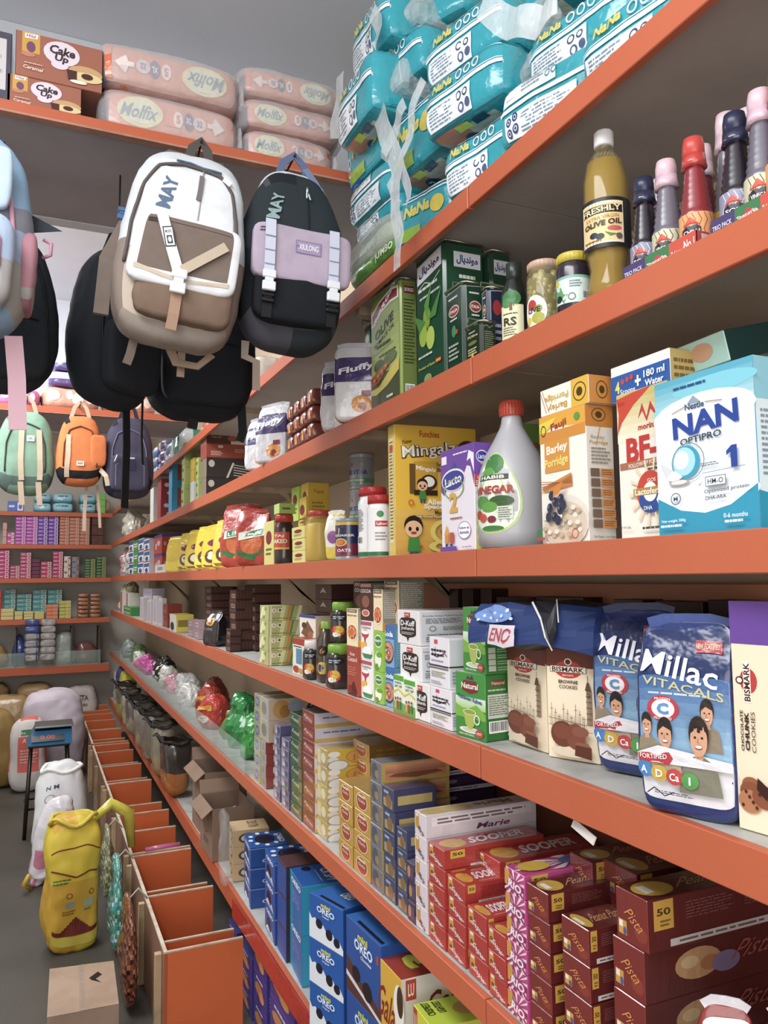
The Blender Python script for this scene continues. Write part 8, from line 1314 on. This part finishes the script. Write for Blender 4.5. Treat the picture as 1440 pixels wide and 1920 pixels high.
def plain(px, t, b, Y, w, d, label, col, tilt=0, seed=0, yaw=0, straps=(), lines=True, prof=None, name='backpack'):
    o, S, h = bagroot(px, t, b, Y, w, d, label, tilt, yaw, 3.2, prof or (lambda v: (1.02-.3*v*v*v, 1-.4*v*v, 0)), colf=lambda f, u, v: col if v < .96 else '#2a2c30', seed=seed)
    handle(o, S, h, col, .02, .04, .05)
    if lines:
        m = M(); surf_line(m, S, [(.1, .1), (.06, .5), (.15, .82), (.5, .92), (.85, .82), (.94, .5), (.9, .1)], .003, '#111316', .003); m.build('main_zip', 'nylon', o)
        front_panel(o, S, w*.74, .05, h*.42, 0, -d/2-.004, h*.06, 'front_pocket', col, [('r', .1, .8, .9, .83, '#111316')], seed=seed)
    for pts, wd, c in straps: ribbon(o, pts, wd, c, 'hanging_strap')
    return o, S, h
plain(203, 462, 762, 2.22, .235, .16, 'black backpack hanging behind the white one', '#23262b', 3, 15, 35, [([(.06, 0, .02), (.07, 0, -.1), (.075, 0, -.27)], .024, '#17181b'), ([(.115, 0, .1), (.12, 0, -.05), (.13, 0, -.14)], .006, '#17181b')])
plain(372, 470, 790, 2.385, .335, .18, 'wide black backpack behind the two front ones', '#222428', 0, 18, 0, [([(.125, -.03, .06), (.13, -.03, -.03), (.12, -.03, -.06)], .026, '#1b1d20'), ([(-.02, -.03, .0), (-.025, -.03, -.03)], .03, '#1b1d20'), ([(-.13, -.06, .28), (-.16, -.08, .2), (-.12, -.08, .17), (-.10, -.06, .24)], .03, '#2c2f33')])
plain(-5, 425, 738, 2.18, .27, .16, 'black backpack behind the pastel one at the left edge', '#2d3238', 0, 21, 10)
# far backpacks
def far_bag(px, t, b, w, label, top, bottom, seed, strapc=None, patch=None, lines='#3a3f3a', tilt=0):
    o, S, h = bagroot(px, t, b, 4.46, w, .17, label, tilt, 0, 3.4, lambda v: (1.02-.22*v*v, 1-.4*v*v, 0), colf=lambda f, u, v: top if v > .2 else bottom, seed=seed)
    handle(o, S, h, strapc or '#2a2830', .02, .05, .085)
    m = M(); surf_line(m, S, [(.12, .22), (.12, .6), (.22, .8), (.5, .87), (.78, .8), (.88, .6), (.88, .22)], .004, lines, .003); m.build('main_zip', 'nylon', o)
    return o, S, h
o, S, h = far_bag(46, 772, 928, .275, 'sage green backpack with beige straps under the farther high shelf', '#7f9f88', '#566a60', 31, '#b9a58a')
for u in (.42, .76):
    m = M(); surf_line(m, S, [(u, .78), (u, .4), (u+.02, .12)], 0, '#c4ae92', .006, flatw=.026); m.build('front_strap', 'nylon', o)
    ribbon(o, [(S.pt(2*u-1, -1, -.8).x, -.08, .06), (S.pt(2*u-1, -1, -.8).x+.01, -.085, -.06)], .026, '#b39c82', 'hanging_strap')
m = M(); art(m, S.F('R', .006), [('r', .52, .62, .66, .69, '#dfe6e2'), ('t', 'NIKS', .59, .655, .1, .03, '#3f5f7a')]); m.build('label_patch', 'card', o)
ribbon(o, [(-.15, -.04, .2), (-.155, -.05, .06), (-.14, -.05, -.08)], .03, '#b9a597', 'side_strap')
o, S, h = far_bag(148, 782, 912, .235, 'orange and black backpack with beige strap under the farther high shelf', '#d9793f', '#232327', 35, '#c4ae92', lines='#6a3a22')
m = M(); surf_line(m, S, [(.22, .72), (.24, .4), (.18, .02)], 0, '#cdb597', .006, flatw=.024); m.build('front_strap', 'nylon', o)
m = M(); art(m, S.F('R', .006), [('r', .42, .26, .58, .33, '#dfd9cf'), ('t', 'SPORT', .5, .295, .12, .03, '#5a4a3a')]); m.build('label_patch', 'card', o)
ribbon(o, [(.09, -.06, .1), (.13, -.08, .05), (.14, -.08, .0)], .024, '#cdb597', 'side_strap'); ribbon(o, [(.04, 0, .01), (.03, 0, -.12), (.03, 0, -.24)], .018, '#b9a58f', 'hanging_strap'); ribbon(o, [(.09, 0, .01), (.105, 0, -.14), (.11, 0, -.22)], .014, '#b9a58f', 'hanging_strap')
front_panel(o, S, .08, .03, .17, .09, -.07, .1, 'side_pocket', '#d9773d', seed=3)
o, S, h = far_bag(239, 785, 935, .265, 'dark purple-grey backpack right of the orange one', '#4a4658', '#2a2a33', 39, '#2a2a33', lines='#6a6578')
front_panel(o, S, .2, .05, .2, 0, -.085, .03, 'front_pocket', '#423f50', [('l', [(.1, .1), (.12, .7), (.5, .95), (.88, .7), (.9, .1)], .006, '#6f6a80'), ('r', .36, .55, .64, .85, '#37344a'), ('r', .4, .88, .62, .94, '#b9b5c4')], seed=6)
m = M(); surf_line(m, S, [(.25, .5), (.2, .4)], .005, '#a9a6b5', .05); m.build('zip_pull', 'metal', o)
# ================================================================ SMALL EXTRAS
p = baseC(712, 1.0); S = Soft(.09, .1, .13, 3, .03, 16, None, 77); m = M(); S.body(m, 9, None, '#6b5a50', sm=False); o = m.build('foil_packet', 'film', None, p); tag(o, 'brown crinkled foil packet behind the white jars, left of the cereal', 'packet')
jar(baseC(731, .86)+Vector((0, .02, 0)), .018, .15, '#8aa04a', '#b9b9b4', 'slim green and silver tube jar left of the yellow cereal carton', A=[('r', 0, .1, 1, .5, '#a8c04a'), ('z', .1, .55, .9, .9, 5, '#3c5a3a')], lidr=.9, lidh=.012)
p = onX(1096, 1552, .818); m = M(); m.tube([p+Vector((0, .03, 0)), p+Vector((-.004, -.03, -.012))], 0, '#d6cfc8', flat=(.002, .014)); o = m.build('torn_label', 'card', None); tag(o, 'torn strip of pale price label under the fourth shelf edge', 'label')
p = baseC(640, .84)
pouch(Vector((.845, Ypx(632, .845, LV['C']), LV['C']+.001)), .04, .07, .14, 'seed_pouch', 'white and yellow pouch leaning left of the navy oats can', 'pouch', lambda f, u, v: '#e3dfd2' if v > .25 else '#d9c23a', [('e', .5, .5, .3, .14, '#8a4a8a')], (), math.radians(30), 0, 91, top=.6)
